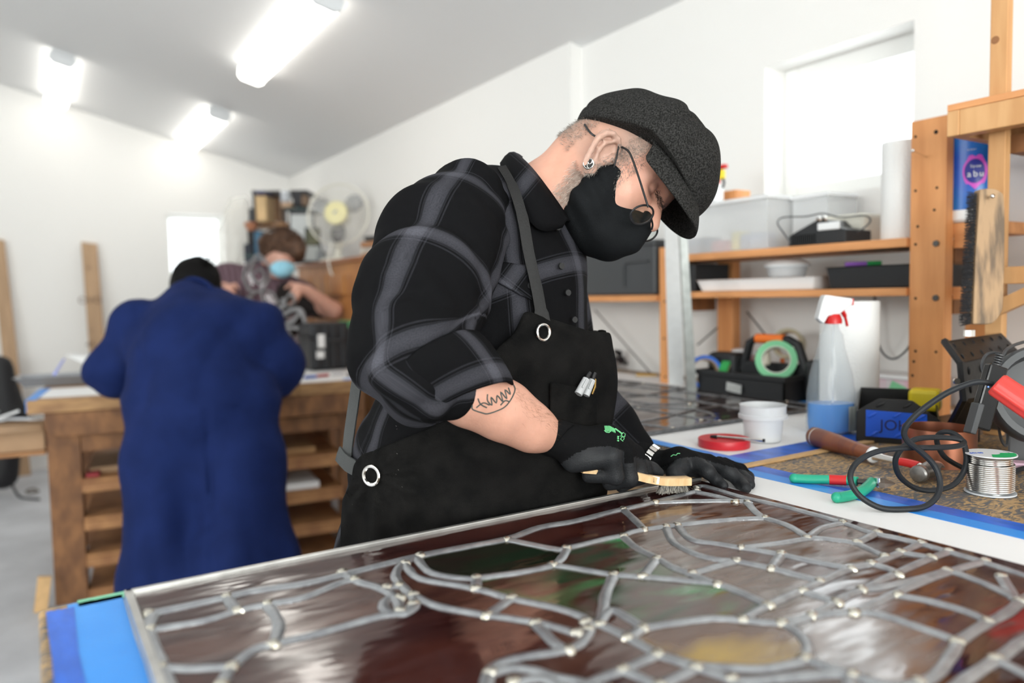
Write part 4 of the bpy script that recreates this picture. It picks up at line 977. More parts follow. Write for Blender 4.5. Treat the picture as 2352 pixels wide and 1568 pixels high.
# ================= gloves, watch, brush, far sleeve =================
def uv_pl(V): x, y, t = topx(V); return np.stack([(x*.7+y*.7)*.0007, (y*.7-x*.7)*.0007], 1)
sculpt('sleeve', chain([(P(1225, 560, 1.42), .085), (P(1290, 850, 1.43), .070), (P(1400, 978, 1.34), .045), (P(1458, 1034, 1.30), .036)]), .008, M_plaid, man, k=.02, uvf=uv_pl,
       disp=lambda X: .004*vnoise(X, 40, 44))
rubl = lambda x: np.interp(x, [1270, 1322, 1355, 1401, 1430, 1450, 1500], [1078, 1041, 1027, 1024, 1034, 1046, 1060])
gl = [('c',)+PR(1270, 1006, 1.095, 42)+PR(1312, 1018, 1.108, 41), ('c',)+PR(1312, 1018, 1.108, 40)+PR(1395, 1015, 1.125, 37), ('c',)+PR(1395, 1015, 1.125, 37)+PR(1452, 1045, 1.145, 28),
      ('c',)+PR(1318, 1062, 1.100, 24)+PR(1403, 1047, 1.100, 25), ('c',)+PR(1330, 1040, 1.12, 30)+PR(1430, 1050, 1.14, 30)]
fin = [[PR(1405, 1046, 1.098, 24), PR(1413, 1094, 1.103, 19.5), PR(1352, 1092, 1.118, 17)],
       [PR(1436, 1036, 1.122, 22), PR(1446, 1098, 1.126, 19), PR(1398, 1110, 1.140, 16)],
       [PR(1458, 1044, 1.145, 22), PR(1470, 1092, 1.147, 19), PR(1428, 1116, 1.158, 15)],
       [PR(1474, 1063, 1.165, 21), PR(1480, 1083, 1.170, 18), PR(1445, 1104, 1.178, 14)],
       [PR(1478, 1066, 1.178, 17), PR(1500, 1077, 1.182, 14.5), PR(1514, 1085, 1.184, 12)]]
def glove_fn(base, fins, kb, seed):
    def fn(X):
        d = field(base, X, kb)
        for f in fins: d = smin(d, field(chain(f), X, .006), .0045)
        return d+.0010*vnoise(X, 110, seed, 2)
    return fn
def wrinkle(x, y, t): return 0
g1 = sculpt('glove', gl+[q for f in fin for q in chain(f)], .0026, None, man, fn=glove_fn(gl, fin, .014, 51), smooth_it=1, mats=[M_glove, M_glove2],
            matf=lambda c: (lambda x, y, t: (y > rubl(x)) & ~((x > 1434) & (y < 1062) & (x < 1456)))(*topx(c)))
def cuffband(px, py, t, hx, hy, half, dep, L, name, parent):
    vs = [ring(px-6, py-4, t, hx, hy, half*.97, dep*.97), ring(px, py, t, hx, hy, half*1.03, dep*1.02), ring(px+L*.5, py+L*.22, t+.002, hx, hy, half*1.05, dep*1.04), ring(px+L, py+L*.35, t+.004, hx, hy, half, dep)]
    return loft_rings(vs, 26, M_glove, name, parent, th=.003)
cuffband(1272, 1004, 1.093, .56, -.83, 43, .029, 24, 'glove_cuff', g1)
# green print on the back of the glove, as in the photo: rows of small marks
M_print = mat('green_print', (0.16, 0.55, 0.24), 0.6)
def onf(px, py, off, fn, t0=1.0):
    d = ray(px, py); t = t0
    for _ in range(80):
        e = float(fn((A3(CP)+t*A3(d))[None, None, None, :])[0, 0, 0])-off
        if e < .0004: break
        t += float(e)*.8
        if t > 1.6: return None
    return CP+float(t)*d
gf = glove_fn(gl, fin, .014, 51); b = MB(); rr = random.Random(3)
def gmark(pts, r=.0007):
    c = [onf(x, y, .0006, gf) for x, y in pts]
    if all(c): b.tube(c, r, 6)
for i in range(5): gmark([(1389+i*2.6, 978), (1391+i*2.6, 990)], .0008)
gmark([(1388, 988), (1392, 992), (1399, 993), (1404, 989)])
for i in range(4): gmark([(1402+i*3, 979+i*1.6), (1404+i*3, 989+i*1.5)], .0009)
for i in range(4): gmark([(1413+i*4, 984+i*3), (1417+i*4, 987+i*3)], .0012)
gmark([(1427, 998), (1431, 993), (1436, 996), (1435, 1002), (1430, 1003), (1427, 998)])
for q in (1002, 1006, 1011): gmark([(1418, q), (1421, q+1)], .0012)
gmark([(1424, 1001), (1429, 1002), (1425, 1008)]); gmark([(1430, 1003), (1434, 1005), (1432, 1010)]); gmark([(1425, 1008), (1431, 1013)])
b.build('glove_print', M_print, g1)
def oT(px, py, r, dz=0): return onz(px, py, TZ+r+dz), r
hl = [('c', P(1448, 1030, 1.30), .034, P(1492, 1064, 1.27), .023), ('c', P(1492, 1064, 1.27), .0185, P(1560, 1058, 1.235), .021), ('c', P(1560, 1060, 1.235), .022, P(1605, 1068, 1.235), .019), ('c', P(1575, 1062, 1.25), .021, P(1650, 1072, 1.25), .015)]
fl = [[(P(1592, 1060, 1.225), .015), (P(1625, 1082, 1.20), .0115), oT(1647, 1104, .0095, .004), oT(1662, 1115, .0080, .002)],
      [(P(1628, 1062, 1.24), .014), (P(1672, 1082, 1.215), .0115), oT(1700, 1106, .0100, .002), oT(1713, 1120, .0088, 0)],
      [(P(1652, 1064, 1.26), .012), (P(1697, 1083, 1.245), .0100), oT(1719, 1104, .0082, .002), oT(1724, 1113, .0074, 0)],
      [(P(1664, 1064, 1.275), .0105), (P(1702, 1077, 1.27), .0082), oT(1722, 1093, .0068, .001), oT(1726, 1098, .006, 0)],
      [(P(1565, 1072, 1.215), .015), (P(1548, 1088, 1.20), .012), oT(1575, 1108, .0095, .006)]]
g2 = sculpt('glove', hl+[q for f in fl for q in chain(f)], .0026, None, man, fn=glove_fn(hl, fl, .012, 52), smooth_it=1, mats=[M_glove, M_glove2],
            matf=lambda c: (lambda x, y, t: y > np.interp(x, [1480, 1530, 1560, 1600, 1640, 1680, 1730], [1085, 1070, 1052, 1048, 1062, 1072, 1085]))(*topx(c)))
b = MB(); c = [onf(x, y, .0005, glove_fn(hl, fl, .012, 52)) for x, y in ((1541, 1048), (1546, 1044), (1553, 1045), (1556, 1041), (1562, 1041))]
if all(c): b.tube(c, .0007, 6).build('glove_print', M_print, g2)
# watch bracelet on the far wrist
wc = P(1487, 1058, 1.275); wa1 = iv(.55, -.83); wa2 = (fw+iv(.3, .2)).normalized(); wl = None
for k_ in range(18):
    q = 2*math.pi*k_/18; p = wc+.0285*(math.cos(q)*wa1+math.sin(q)*wa2); tt = (-math.sin(q)*wa1+math.cos(q)*wa2).normalized(); nn = (p-wc).normalized(); ss = tt.cross(nn); R = Matrix((tt, ss, nn)).transposed()
    o = MB().box(p, (.0075, .013, .0028), R).build('watch_band' if wl is None else 'band_link', M_steel, man if wl is None else wl, bevel=.0008)
    wl = wl or o
# ---- wire brush held in the glove ----
M_beech = mat('beech_handle', (0.72, 0.50, 0.27), 0.45, col2=(0.60, 0.38, 0.18), vscale=30, stretch=(1, 12, 1), bump=.05)
hA, hB = P(1334, 1078, 1.105), P(1530, 1104, 1.143); hC_ = P(1581, 1103, 1.152)
brush = thing('scrub_brush', hB, 'small wooden brush with grey bristles held in the black glove', 'brush')
pts = crom([hA, P(1430, 1086, 1.125), P(1490, 1099, 1.137), hB, hC_], 5); b = MB(); vs = []; m = len(pts); zz = up
for i, p in enumerate(pts):
    d = (pts[min(i+1, m-1)]-pts[max(i-1, 0)]).normalized(); s = d.cross(zz).normalized(); n = s.cross(d); f = i/(m-1); wv = .009+.002*f; hv = .0058 if f > .1 else .004
    for a, h in ((-1, -1), (-1, .8), (-.8, 1), (.8, 1), (1, .8), (1, -1)): vs.append(p+s*a*wv+n*h*hv)
fs = [(i*6+q, i*6+(q+1) % 6, (i+1)*6+(q+1) % 6, (i+1)*6+q) for i in range(m-1) for q in range(6)]+[(5, 4, 3, 2, 1, 0), tuple((m-1)*6+q for q in range(6))]
hd = b.add(vs, fs).build('handle', M_beech, brush, smooth=True, ang=40)
def textobj(s, size, M, mt, name, parent, ext=.0002, align='CENTER'):
    cu = bpy.data.curves.new(name, 'FONT'); cu.body = s; cu.size = size; cu.extrude = ext; cu.align_x = align; cu.align_y = 'CENTER'; t = bpy.data.objects.new(name, cu); C.objects.link(t)
    dg = bpy.context.evaluated_depsgraph_get(); me = bpy.data.meshes.new_from_object(t.evaluated_get(dg)); bpy.data.objects.remove(t); me.materials.clear(); me.materials.append(mt)
    off = ORG.get(parent.name, Vector((0, 0, 0))) if parent else Vector((0, 0, 0)); me.transform(Matrix.Translation(-off) @ M)
    o = bpy.data.objects.new(name, me); C.objects.link(o)
    if parent: o.parent = parent
    return o
def frame4(o, x, n):
    x = Vector(x).normalized(); n = Vector(n).normalized(); y = n.cross(x).normalized(); x = y.cross(n); M = Matrix((x, y, n)).transposed().to_4x4(); M.translation = Vector(o); return M
M_label = mat('paper_label', (0.80, 0.78, 0.72), 0.6); M_ink = mat('black_ink', (0.01, 0.01, 0.012), 0.6)
lc = P(1505, 1102, 1.1295); dd = (hB-hA).normalized(); nrm = (-fw+up*.05).normalized()
Mf = frame4(lc, dd, nrm); MB().box((0, 0, 0), (.012, .0105, .0006)).build('tmp', M_label)
tmpo = bpy.data.objects['tmp']; tmpo.data.transform(Matrix.Translation(-ORG[brush.name]) @ Mf); tmpo.parent = brush; tmpo.name = 'handle_label'
Mt = frame4(lc+nrm*.0005+dd*.003, -up, nrm); textobj('TL', .006, Mt, M_ink, 'lettering', tmpo) if False else textobj('TL', .006, Mt, M_ink, 'label_lettering', brush)
Mt = frame4(lc+nrm*.0005-dd*.003, -up, nrm); textobj('mid', .005, Mt, M_ink, 'label_lettering', brush)
M_bris = mat('wire_bristle', (0.25, 0.23, 0.19), 0.45, metal=.3, col2=(.08, .075, .07), vscale=300)
rr = random.Random(8); b = MB()
for i in range(900):
    f = rr.random(); g = rr.uniform(-1, 1); p = hB.lerp(hC_, f*1.1-.25)+fw*g*.0075-up*.0055; q = p+Vector((rr.gauss((f-.45)*.010, .0025), rr.gauss(0, .0025), 0)); zt = LEADTOP+.0008+rr.uniform(-.0006, .003); q.z = max(zt, p.z-.016)
    s = rt*.00022; b.add([p-s, p+s, q+s, q-s], [(0, 1, 2, 3)])
o = b.build('bristles', M_bris, brush); o['kind'] = 'stuff'
# ---- markers and clip in the chest pocket ----
M_grey = mat('grey_plastic', (0.45, 0.46, 0.47), 0.4); M_brass = mat('brass', (0.45, 0.28, 0.08), 0.35, metal=.9)
def surfA(px, py, off=0.0): return surf(px, py, off, f=wa_)
def marker(x0, y0, x1, y1, r, label):
    a = surfA(x0, y0, .026); b_ = surfA(x1, y1, .026); e = thing('marker_pen', a, label, 'marker'); L = (b_-a); tip = b_+L.normalized()*.012
    MB().cyl(a, b_, r, r*.92, 14).build('barrel', M_grey, e, smooth=True); MB().cyl(b_, tip, r*.62, r*.5, 12).build('cap_tip', M_black, e, smooth=True)
    MB().tube([b_+(-fw)*r*1.1, a.lerp(b_, .45)+(-fw)*r*1.25], .0012, 6).build('clip', M_grey, e)
marker(1328, 905, 1347, 870, .0062, 'grey marker pen leaning left in the chest pocket')
marker(1345, 908, 1360, 872, .0058, 'grey marker pen standing right beside the other in the chest pocket')
a = surfA(1360, 905, .026); b_ = surfA(1368, 872, .026); cl = MB().tube([a, a.lerp(b_, .5)+rt*.0015, b_, b_-rt*.002+up*-.008], [.003, .004, .0028, .0016], 8, flat=.5).build('brass_clip', M_brass, None, smooth=True)
tag(cl, 'brass clip in the chest pocket beside the markers', 'clip')
# ---- tattoo lines and arm hair ----
M_tat = mat('tattoo_ink', (0.06, 0.075, 0.07), 0.6)
def armf(X): return field(arm[1:], X, .03)+.0012*vnoise(X, 60, 8)
def onarm(px, py, off=.0): return surf(px, py, off, f=armf, t0=.9)
b = MB()
for ln in ([(1085, 930), (1086, 940), (1108, 948), (1120, 950), (1140, 944), (1160, 934), (1175, 915), (1183, 895), (1180, 884)], [(1098, 915), (1104, 928), (1118, 936)], [(1120, 905), (1120, 920), (1130, 930), (1128, 912), (1140, 925), (1142, 908), (1155, 922), (1150, 900), (1164, 915), (1160, 895), (1172, 905), (1168, 890)], [(1094, 936), (1110, 925), (1124, 930)], [(1150, 930), (1160, 920), (1170, 922)]):
    c = crom([onarm(x, y, .0001) for x, y in ln], 4); b.tube(c, .0009, 6)
b.build('tattoo', M_tat, man)
b = MB(); rr = random.Random(12)
for i in range(240):
    f = rr.random(); x = 1180+f*110; y = 885+f*85+abs(rr.gauss(0, 22)); p = onarm(x, y, 0)
    d = (iv(.75, .45)+iv(rr.gauss(0, .4), rr.gauss(-.25, .4))-fw*rr.uniform(.1, .7)).normalized(); q = p+d*rr.uniform(.006, .012); s = rt*.00008+up*.00006; b.add([p-s, p+s, q], [(0, 1, 2)])
o = b.build('arm_hair', mat('arm_hair', (0.16, .09, .05), .6), man); o['kind'] = 'stuff'
# ================= timber shelving on the wall bench =================
M_pine = mat('orange_pine', (0.80, 0.37, 0.145), 0.55, col2=(0.64, 0.27, 0.095), vscale=5, stretch=(5, 5, .7), detail=8, bump=.1, bscale=40)
M_pineh = mat('orange_pine_board', (0.80, 0.37, 0.15), 0.55, col2=(0.60, 0.26, 0.095), vscale=5, stretch=(5, .7, 5), detail=8, bump=.1, bscale=40)
M_pale = mat('pale_fir', (0.70, 0.40, 0.18), 0.55, col2=(0.58, 0.30, 0.12), vscale=6, stretch=(5, 5, .6), detail=8, bump=.1)
M_hole = mat('dark_hole', (0.02, 0.014, 0.01), 0.9); M_bolt = mat('dark_bolt', (0.10, 0.095, 0.09), 0.4, metal=.9)
M_shadewood = mat('shaded_timber', (0.30, 0.13, 0.05), 0.6, var=.3, vscale=8, stretch=(4, 4, 1))  # rails under the boards: shade painted in as a darker brown timber
SX, SX2 = 1.83, 2.06
Z1, Z2 = 1.425, 1.303
yR0, yR1 = onx(2172, 500, SX).y, onx(2090, 500, SX).y; yL0, yL1 = onx(1535, 600, SX).y, onx(1514, 600, SX).y
ztop = onx(2130, 272, SX).z; yFar = 3.3
sh = thing('shelving_unit', (SX, (yR0+yL1)/2, TZ), 'orange pine shelving standing on the bench against the wall', 'shelf unit')
def post(y0, y1, x0, z1, th=.038, z0=TZ+.0005, name='post', m=None, par=None):
    return MB().box2((x0, y0, z0), (x0+th, y1, z1)).build(name, m or M_pine, par or sh, bevel=.002)
pr = post(yR0, yR1, SX, ztop, .036); po = post(yL0, yL1, SX, Z1+.03, .06)
post(yR0, yR0+.06, SX2-.02, Z1+.1); post(1.80, 1.87, SX2-.03, Z1-.02)
post(yFar-.04, yFar, SX, Z2+.02); 
def board(z, y0, y1, th, name='shelf_board', x0=SX-.012, x1=SX2+.008): return MB().box2((x0, y0, z-th), (x1, y1, z)).build(name, M_pineh, sh, bevel=.0015)
board(Z1, yR1+.001, yL0-.001, .022); board(Z2, yR1+.001, yL0-.001, .020); board(Z2-.008, yL1+.001, yFar-.05, .022)
for z in (Z1-.023, Z2-.021):
    for y in (yL0+.002, yR0+.01):
        MB().box2((SX+.062, y, z-.045), (SX2-.001, y+.036, z)).build('rail', M_shadewood, sh, bevel=.001)
for z in (Z1-.0, Z2-.0): MB().box2((SX+.037, yR0-.10, z-.03), (SX+.07, yR0+.0, z+.0)).build('rail', M_pineh, sh)
for cx, cy, r, m in ((2103, 314, 4, 0), (2150, 303, 6, 0), (2103, 438, 4, 0), (2152, 431, 4, 0), (2146, 482, 4, 0), (2103, 561, 4, 0), (2151, 559, 7.5, 1), (2103, 685, 4, 0), (2150, 684, 7.5, 1), (2108, 520, 4, 0), (2103, 806, 4, 0), (2150, 808, 4, 0), (2099, 830, 4, 0), (2096, 862, 4, 0)):
    c = onx(cx, cy, SX); r_ = r*depth(c)/FPX
    MB().cyl(c, c+Vector((-.004 if m else -.0006, 0, 0)), r_*(1 if m else .8), n=6 if m else 10).build('bolt' if m else 'drilled_hole', M_bolt if m else M_hole, pr)
c = onx(2128, 360, SX); d = P(2097, 346, depth(c)-.045); nl = MB().cyl(c, d, .0016, n=8); nl.ball(d, .0042, 10, 6); nl.build('nail', M_steel, pr, smooth=True)
for (cx, cy) in ((1527, 692), (1525, 777), (1528, 865)): c = onx(cx, cy, SX); MB().cyl(c, c+Vector((-.001, 0, 0)), .004, n=8).build('drilled_hole', M_hole, po)
# second shelving unit, nearer, cut by the right edge
s2 = thing('shelving_unit', (1.75, .6, TZ), 'tall pale timber shelving at the right edge with the bench brush hung on it', 'shelf unit')
q0 = P(2264, 600, 1.60); PX, PY = q0.x, q0.y
MB().box2((PX, PY-.034, TZ+.0005), (PX+.022, PY-.0, 2.20)).build('post', M_pale, s2, bevel=.002)
pz = P(2250, 235, 1.52).z
MB().box2((PX-.055, PY-1.1, pz-.052), (PX-.020, PY+.03, pz+.0)).build('shelf_front', M_pale, s2, bevel=.002)
MB().box2((PX-.056, PY+.03, pz-.052), (WXN-.02, PY+.055, pz)).build('shelf_side', M_pale, s2, bevel=.002)
MB().box2((PX-.055, PY-1.1, pz+.0005), (WXN-.02, PY+.055, pz+.014)).build('shelf_board', M_pineh, s2, bevel=.001)
MB().box2((PX+.046, PY-.9, pz-.09), (WXN-.02, PY-.02, pz-.053)).build('rail', M_shadewood, s2)
pz2 = P(2330, 612, 1.55).z
MB().box2((PX-.02, PY-1.1, pz2-.035), (PX-.001, PY-.02, pz2)).build('shelf_front', M_pale, s2, bevel=.002)
MB().box2((PX-.019, PY-1.1, pz2+.0005), (WXN-.05, PY-.09, pz2+.013)).build('shelf_board', M_pineh, s2, bevel=.001)
a = Vector((PX-.012, PY-.03, pz2-.085)); b_ = Vector((PX-.012, PY-.13, pz2-.036)); MB().tube([a, b_], .02, 4).build('brace', M_pale, s2)
MB().box2((PX+.02, PY-1.1, 2.0), (PX+.05, PY-1.06, 2.2)).build('post', M_pale, s2)
MB().box2((PX, PY-1.1, TZ+.0005), (PX+.045, PY-1.03, 2.2)).build('post', M_pale, s2)
M_knot = mat('wood_knot', (.30, .13, .05), .6)
c = onx(2286, 92, PX); MB().cyl(c-Vector((.0005, 0, 0)), c+Vector((.001, 0, 0)), .008, n=14).build('knot', M_knot, s2)
# bench brush hung on the post
M_bb = mat('worn_brush_block', (0.46, 0.30, 0.17), 0.6, col2=(0.17, 0.12, 0.08), vscale=16, stretch=(3, 3, .5), thr=(.36, .55), bump=.1); M_bh = mat('dark_bristle', (0.022, 0.022, 0.025), 0.7)
bo = P(2265, 455, 1.525); bb = thing('bench_brush', bo, 'long bench brush with black bristles hanging on the right timber post', 'brush')
bR = (rt*1.0+fw*.0).normalized(); bU = (up+rt*.055).normalized(); bN = bR.cross(bU)
def bq(px, py, t=1.53): return P(px, py, t)
ol = crom([bq(2244, 437), bq(2270, 435), bq(2290, 442), bq(2299, 462), bq(2300, 560), bq(2297, 690), bq(2290, 722), bq(2272, 742), bq(2248, 745)], 4)+[bq(2228, 744), bq(2233, 600)]
n_ = len(ol); b = MB(); b.add([p-fw*.011 for p in ol]+[p+fw*.011 for p in ol], [tuple(range(n_)), tuple(range(2*n_-1, n_-1, -1))]+[(i, (i+1) % n_, n_+(i+1) % n_, n_+i) for i in range(n_)]); b.build('brush_block', M_bb, bb, bevel=.002)
rr = random.Random(2); b = MB()
for row in range(46):
    f = row/45
    for k_ in range(26):
        y0 = 447+f*293+rr.uniform(-4, 4); p = bq(2243-14*f+rr.uniform(-2, 2), y0, 1.53+rr.uniform(-.012, .012)); q = bq(2223-17*f+rr.uniform(-5, 4)-(6 if 0 else 0), y0+rr.uniform(-5, 6), 1.53+rr.uniform(-.016, .016)); s = up*.0005+fw*.0002; b.add([p-s, p+s, q+s*.5, q-s*.5], [(0, 1, 2, 3)])
o = b.build('bristles', M_bh, bb); o['kind'] = 'stuff'
MB().cyl(bo+fw*.015, bo-fw*.02, .0016, n=8).ball(bo-fw*.02, .0045, 10, 6).build('hanging_nail', M_steel, bb, smooth=True)
# ---------- things on the shelves ----------
M_clear = mat('clear_plastic', (0.93, 0.95, 0.96), 0.18, alpha=0.32, spec=.5); M_frost = mat('frosted_plastic', (0.86, 0.88, 0.90), 0.35, alpha=0.55)
M_wpl = mat('white_plastic', (0.84, 0.85, 0.86), 0.35); M_bpl = mat('black_bin_plastic', (0.018, 0.019, 0.021), 0.4, bump=.1, bscale=200); M_gpl = mat('charcoal_plastic', (0.055, 0.058, 0.062), 0.45)
M_red = mat('red_plastic', (0.62, 0.02, 0.02), 0.35); M_yel = mat('yellow_plastic', (0.80, 0.62, 0.02), 0.4); M_orange = mat('orange_plastic', (0.90, 0.20, 0.03), 0.4)
M_green = mat('green_masking_tape', (0.22, 0.62, 0.33), 0.55); M_blueroll = mat('blue_roll', (0.02, 0.14, 0.62), 0.5); M_towel = mat('paper_towel', (0.88, 0.88, 0.87), 0.9, bump=.6, bscale=160)
def tray(name, x0, y0, x1, y1, z, h, flare, th, mt, label, cat, parent=None, fl2=None, lip=.008):
    """open tray, flaring outward"""
    e = thing(name, ((x0+x1)/2, (y0+y1)/2, z), label, cat) if parent is None else parent; b = MB()
    def rc(i, zz): return [Vector((x0-i, y0-i, zz)), Vector((x1+i, y0-i, zz)), Vector((x1+i, y1+i, zz)), Vector((x0-i, y1+i, zz))]
    rings = [rc(0, z), rc(flare, z+h), rc(flare+lip, z+h), rc(flare+lip, z+h-.004), rc(flare+.001, z+h-.006)][:3]
    rings += [rc(flare-th, z+h), rc(-th, z+th)]
    vs = [v for r in rings for v in r]; m = len(rings); fs = [(3, 2, 1, 0)]+[(i*4+k, i*4+(k+1) % 4, (i+1)*4+(k+1) % 4, (i+1)*4+k) for i in range(m-1) for k in range(4)]+[tuple((m-1)*4+k for k in range(4))]
    b.add(vs, fs).build('tray_body', mt, e, bevel=.003); return e
def yx(px, X): return onx(px, 600, X).y
E1 = .0008
tray('white_tray', SX+.02, yx(1868, SX+.02), SX+.19, yx(1612, SX+.02), Z2+E1, .036, .012, .003, M_wpl, 'long shallow white tray on the middle shelf', 'tray')
tray('black_tray', SX+.015, yR0+.02, SX+.19, yx(1888, SX+.02)-.03, Z2+E1, .058, .008, .003, M_bpl, 'deep black plastic tray on the middle shelf beside the post', 'tray')
tray('black_tray', SX+.02, yx(1611, SX+.02)+.03, SX+.18, yL0-.01, Z2+E1, .09, .002, .003, M_bpl, 'small black tray in the shade behind the end of the white tray', 'tray')
yt = (yx(1740, SX+.08)+yx(1860, SX+.08))/2
e = thing('food_tub', (SX+.09, yt, Z2+.040), 'clear takeaway tub with a white domed lid on the white tray', 'tub')
MB().lathe([(.052, 0), (.060, .030), (.057, .030), (.050, .003)], (SX+.10, yt, Z2+.0385+E1), 24).build('tub_body', M_frost, e, smooth=True)
MB().lathe([(.066, .030), (.068, .036), (.060, .044), (.040, .052), (0.001, .054)], (SX+.10, yt, Z2+.0385+E1), 28).build('lid', M_wpl, e, smooth=True)
MB().box((SX+.10, yt+.005, Z2+.052), (.06, .07, .018)).build('contents', mat('salmon_contents', (.75, .36, .24), .6), e, bevel=.005)
pb = thing('purple_marker', (SX+.1, yx(2000, SX+.1), Z2+.065), 'purple and green marker lying on the black tray', 'marker')
a = Vector((SX+.05, yx(1990, SX+.1)+.03, Z2+.0665)); b_ = a+Vector((.07, -.06, .002)); MB().cyl(a, a.lerp(b_, .6), .006).build('barrel', mat('purple', (.32, .12, .55), .4), pb, smooth=True); MB().cyl(a.lerp(b_, .6), b_, .006).build('cap', mat('green_cap', (.03, .4, .1), .4), pb, smooth=True)
# black storage crate left of the post, on the lower left shelf
zc = Z2-.008+E1; e = thing('storage_crate', (SX+.1, 2.2, zc), 'black plastic storage crate on the shelf left of the pine post', 'crate')
MB().box2((SX+.0, yL1+.02, zc), (SX2-.02, yL1+.42, zc+.175)).build('crate_body', M_gpl, e, bevel=.008)
MB().box2((SX-.006, yL1+.015, zc+.17), (SX2-.015, yL1+.425, zc+.19)).build('crate_rim', M_gpl, e, bevel=.004)
ya = yL1+.05; MB().tube(crom([(SX-.004, ya+.13, zc+.03), (SX-.004, ya+.13, zc+.10), (SX-.004, ya+.115, zc+.115), (SX-.004, ya, zc+.117)], 5), .004, 6).build('rib', M_gpl, e, smooth=True)
e = thing('storage_crate', (SX+.1, 2.7, zc), 'dark crate further left behind the mans chest', 'crate')
MB().box2((SX+.01, yL1+.46, zc), (SX2-.02, yL1+.85, zc+.20)).build('crate_body', M_bpl, e, bevel=.008); MB().box2((SX+.004, yL1+.455, zc+.195), (SX2-.016, yL1+.855, zc+.21)).build('crate_rim', M_bpl, e, bevel=.003)
# clear bins on the top shelf
def bin_(y0, y1, h, label, x0=SX+.03, x1=SX2-.01):
    z = Z1+E1; e = thing('clear_bin', ((x0+x1)/2, (y0+y1)/2, z), label, 'bin'); t = .002
    b = MB(); b.box2((x0+.01, y0+.01, z), (x1-.01, y1-.01, z+t))
    for (a1, b1, a2, b2) in ((x0, y0, x0+t, y1), (x1-t, y0, x1, y1), (x0, y0, x1, y0+t), (x0, y1-t, x1, y1)): b.box2((a1, b1, z), (a2, b2, z+h))
    b.build('bin_body', M_clear, e); b = MB()
    for (a1, b1, a2, b2) in ((x0-.006, y0-.006, x0+.003, y1+.006), (x1-.003, y0-.006, x1+.006, y1+.006), (x0, y0-.006, x1, y0+.003), (x0, y1-.003, x1, y1+.006)): b.box2((a1, b1, z+h), (a2, b2, z+h+.008))
    b.build('bin_rim', M_wpl, e, bevel=.002); MB().box2((x0-.002, y0-.002, z+h+.0085), (x1+.002, y1+.002, z+h+.012)).build('bin_lid', M_frost, e, bevel=.001); return e
y1a, y1b = yx(1762, SX+.03), yL0+.02
bin_(y1a, y1b, .150, 'large clear plastic bin on the top shelf beside the cap'); bin_(yx(1900, SX+.12), y1a-.02, .145, 'clear plastic bin of bags behind the black charger', x0=SX+.12, x1=SX2+.03)
M_bag = mat('clear_bag', (.85, .87, .9), .3, alpha=.5); zb = Z1+.004
for k_, (f, g, h, col, lab, dx) in enumerate(((.05, .40, .05, (.10, .14, .22), 'dark blue parts packet low in the large clear bin', 0), (.42, .62, .035, (.55, .10, .16), 'red and white packet in the middle of the large clear bin', 0), (.64, .72, .06, (.78, .66, .12), 'yellow strip packet in the large clear bin', 0), (.74, .98, .05, (.35, .42, .58), 'blue white packet at the right end of the large clear bin', 0))):
    ya_, yb_ = y1b-.012-(y1b-y1a-.03)*f, y1b-.012-(y1b-y1a-.03)*g
    o = MB().box(((SX+.075), (ya_+yb_)/2, zb+h/2), (.06, abs(ya_-yb_), h), Matrix.Rotation(.04*k_, 3, 'X') if 0 else None).build('parts_packet', mat('packet%d' % k_, col, .4, var=.5, vscale=30), None, bevel=.006); tag(o, lab, 'packet', 'packets in the large clear bin')
# spray bottle and wood block on top of the bin
zt = Z1+E1+.163; wy = (yx(1632, SX+.12)+yx(1700, SX+.12))/2
o = MB().box((SX+.15, wy-.00, zt+.021), (.07, .10, .04)).build('wood_block', M_pine, None, bevel=.002); tag(o, 'orange wood block lying on the clear bin lid', 'block')
sc = onx(1648, 440, SX+.07); sc.z = zt
e = thing('spray_bottle', sc, 'small white spray bottle with red and yellow head behind the cap', 'spray bottle')
MB().lathe([(.016, 0), (.019, .004), (.019, .045), (.012, .058), (.008, .062)], sc, 20).build('bottle_body', M_wpl, e, smooth=True)
MB().box(sc+Vector((0, 0, .088)), (.018, .055, .030)).build('spray_head', M_yel, e, bevel=.004); MB().box(sc+Vector((0, -.002, .112)), (.02, .072, .014)).build('head_cap', M_red, e, bevel=.005); MB().cyl(sc+Vector((0, 0, .06)), sc+Vector((0, 0, .075)), .010).build('collar_ring', M_red, e, smooth=True)
MB().tube(crom([sc+Vector((0, -.02, .078)), sc+Vector((0, -.028, .062)), sc+Vector((0, -.022, .045))], 4), .004, 6).build('trigger', M_bpl, e, smooth=True)
# black battery charger with clamps
cy_ = (yx(1824, SX+.04)+yx(1955, SX+.04))/2; cw = abs(yx(1824, SX+.04)-yx(1955, SX+.04)); z = Z1+E1
e = thing('battery_charger', (SX+.07, cy_, z), 'ribbed black battery charger with a cable loop on the top shelf', 'charger')
prof = [(-cw/2, 0), (cw/2, 0), (cw/2, .030), (cw*.38, .040), (cw*.02, .066), (-cw*.18, .066), (-cw*.30, .045), (-cw/2, .036)]
b = MB(); n_ = len(prof); b.add([Vector((SX+.015, cy_+p, z+q)) for p, q in prof]+[Vector((SX+.13, cy_+p, z+q)) for p, q in prof], [tuple(range(n_)), tuple(range(2*n_-1, n_-1, -1))]+[(i, (i+1) % n_, n_+(i+1) % n_, n_+i) for i in range(n_)]); b.build('charger_body', M_bpl, e, bevel=.003)
for k_ in range(12): y = cy_+cw*(.02+.45*k_/12); MB().box((SX+.013, y, z+.018), (.004, .003, .026)).build('cooling_rib', M_bpl, e)
MB().box((SX+.014, cy_-cw*.22, z+.048), (.008, cw*.36, .020)).build('front_plate', M_wpl, e, bevel=.002)
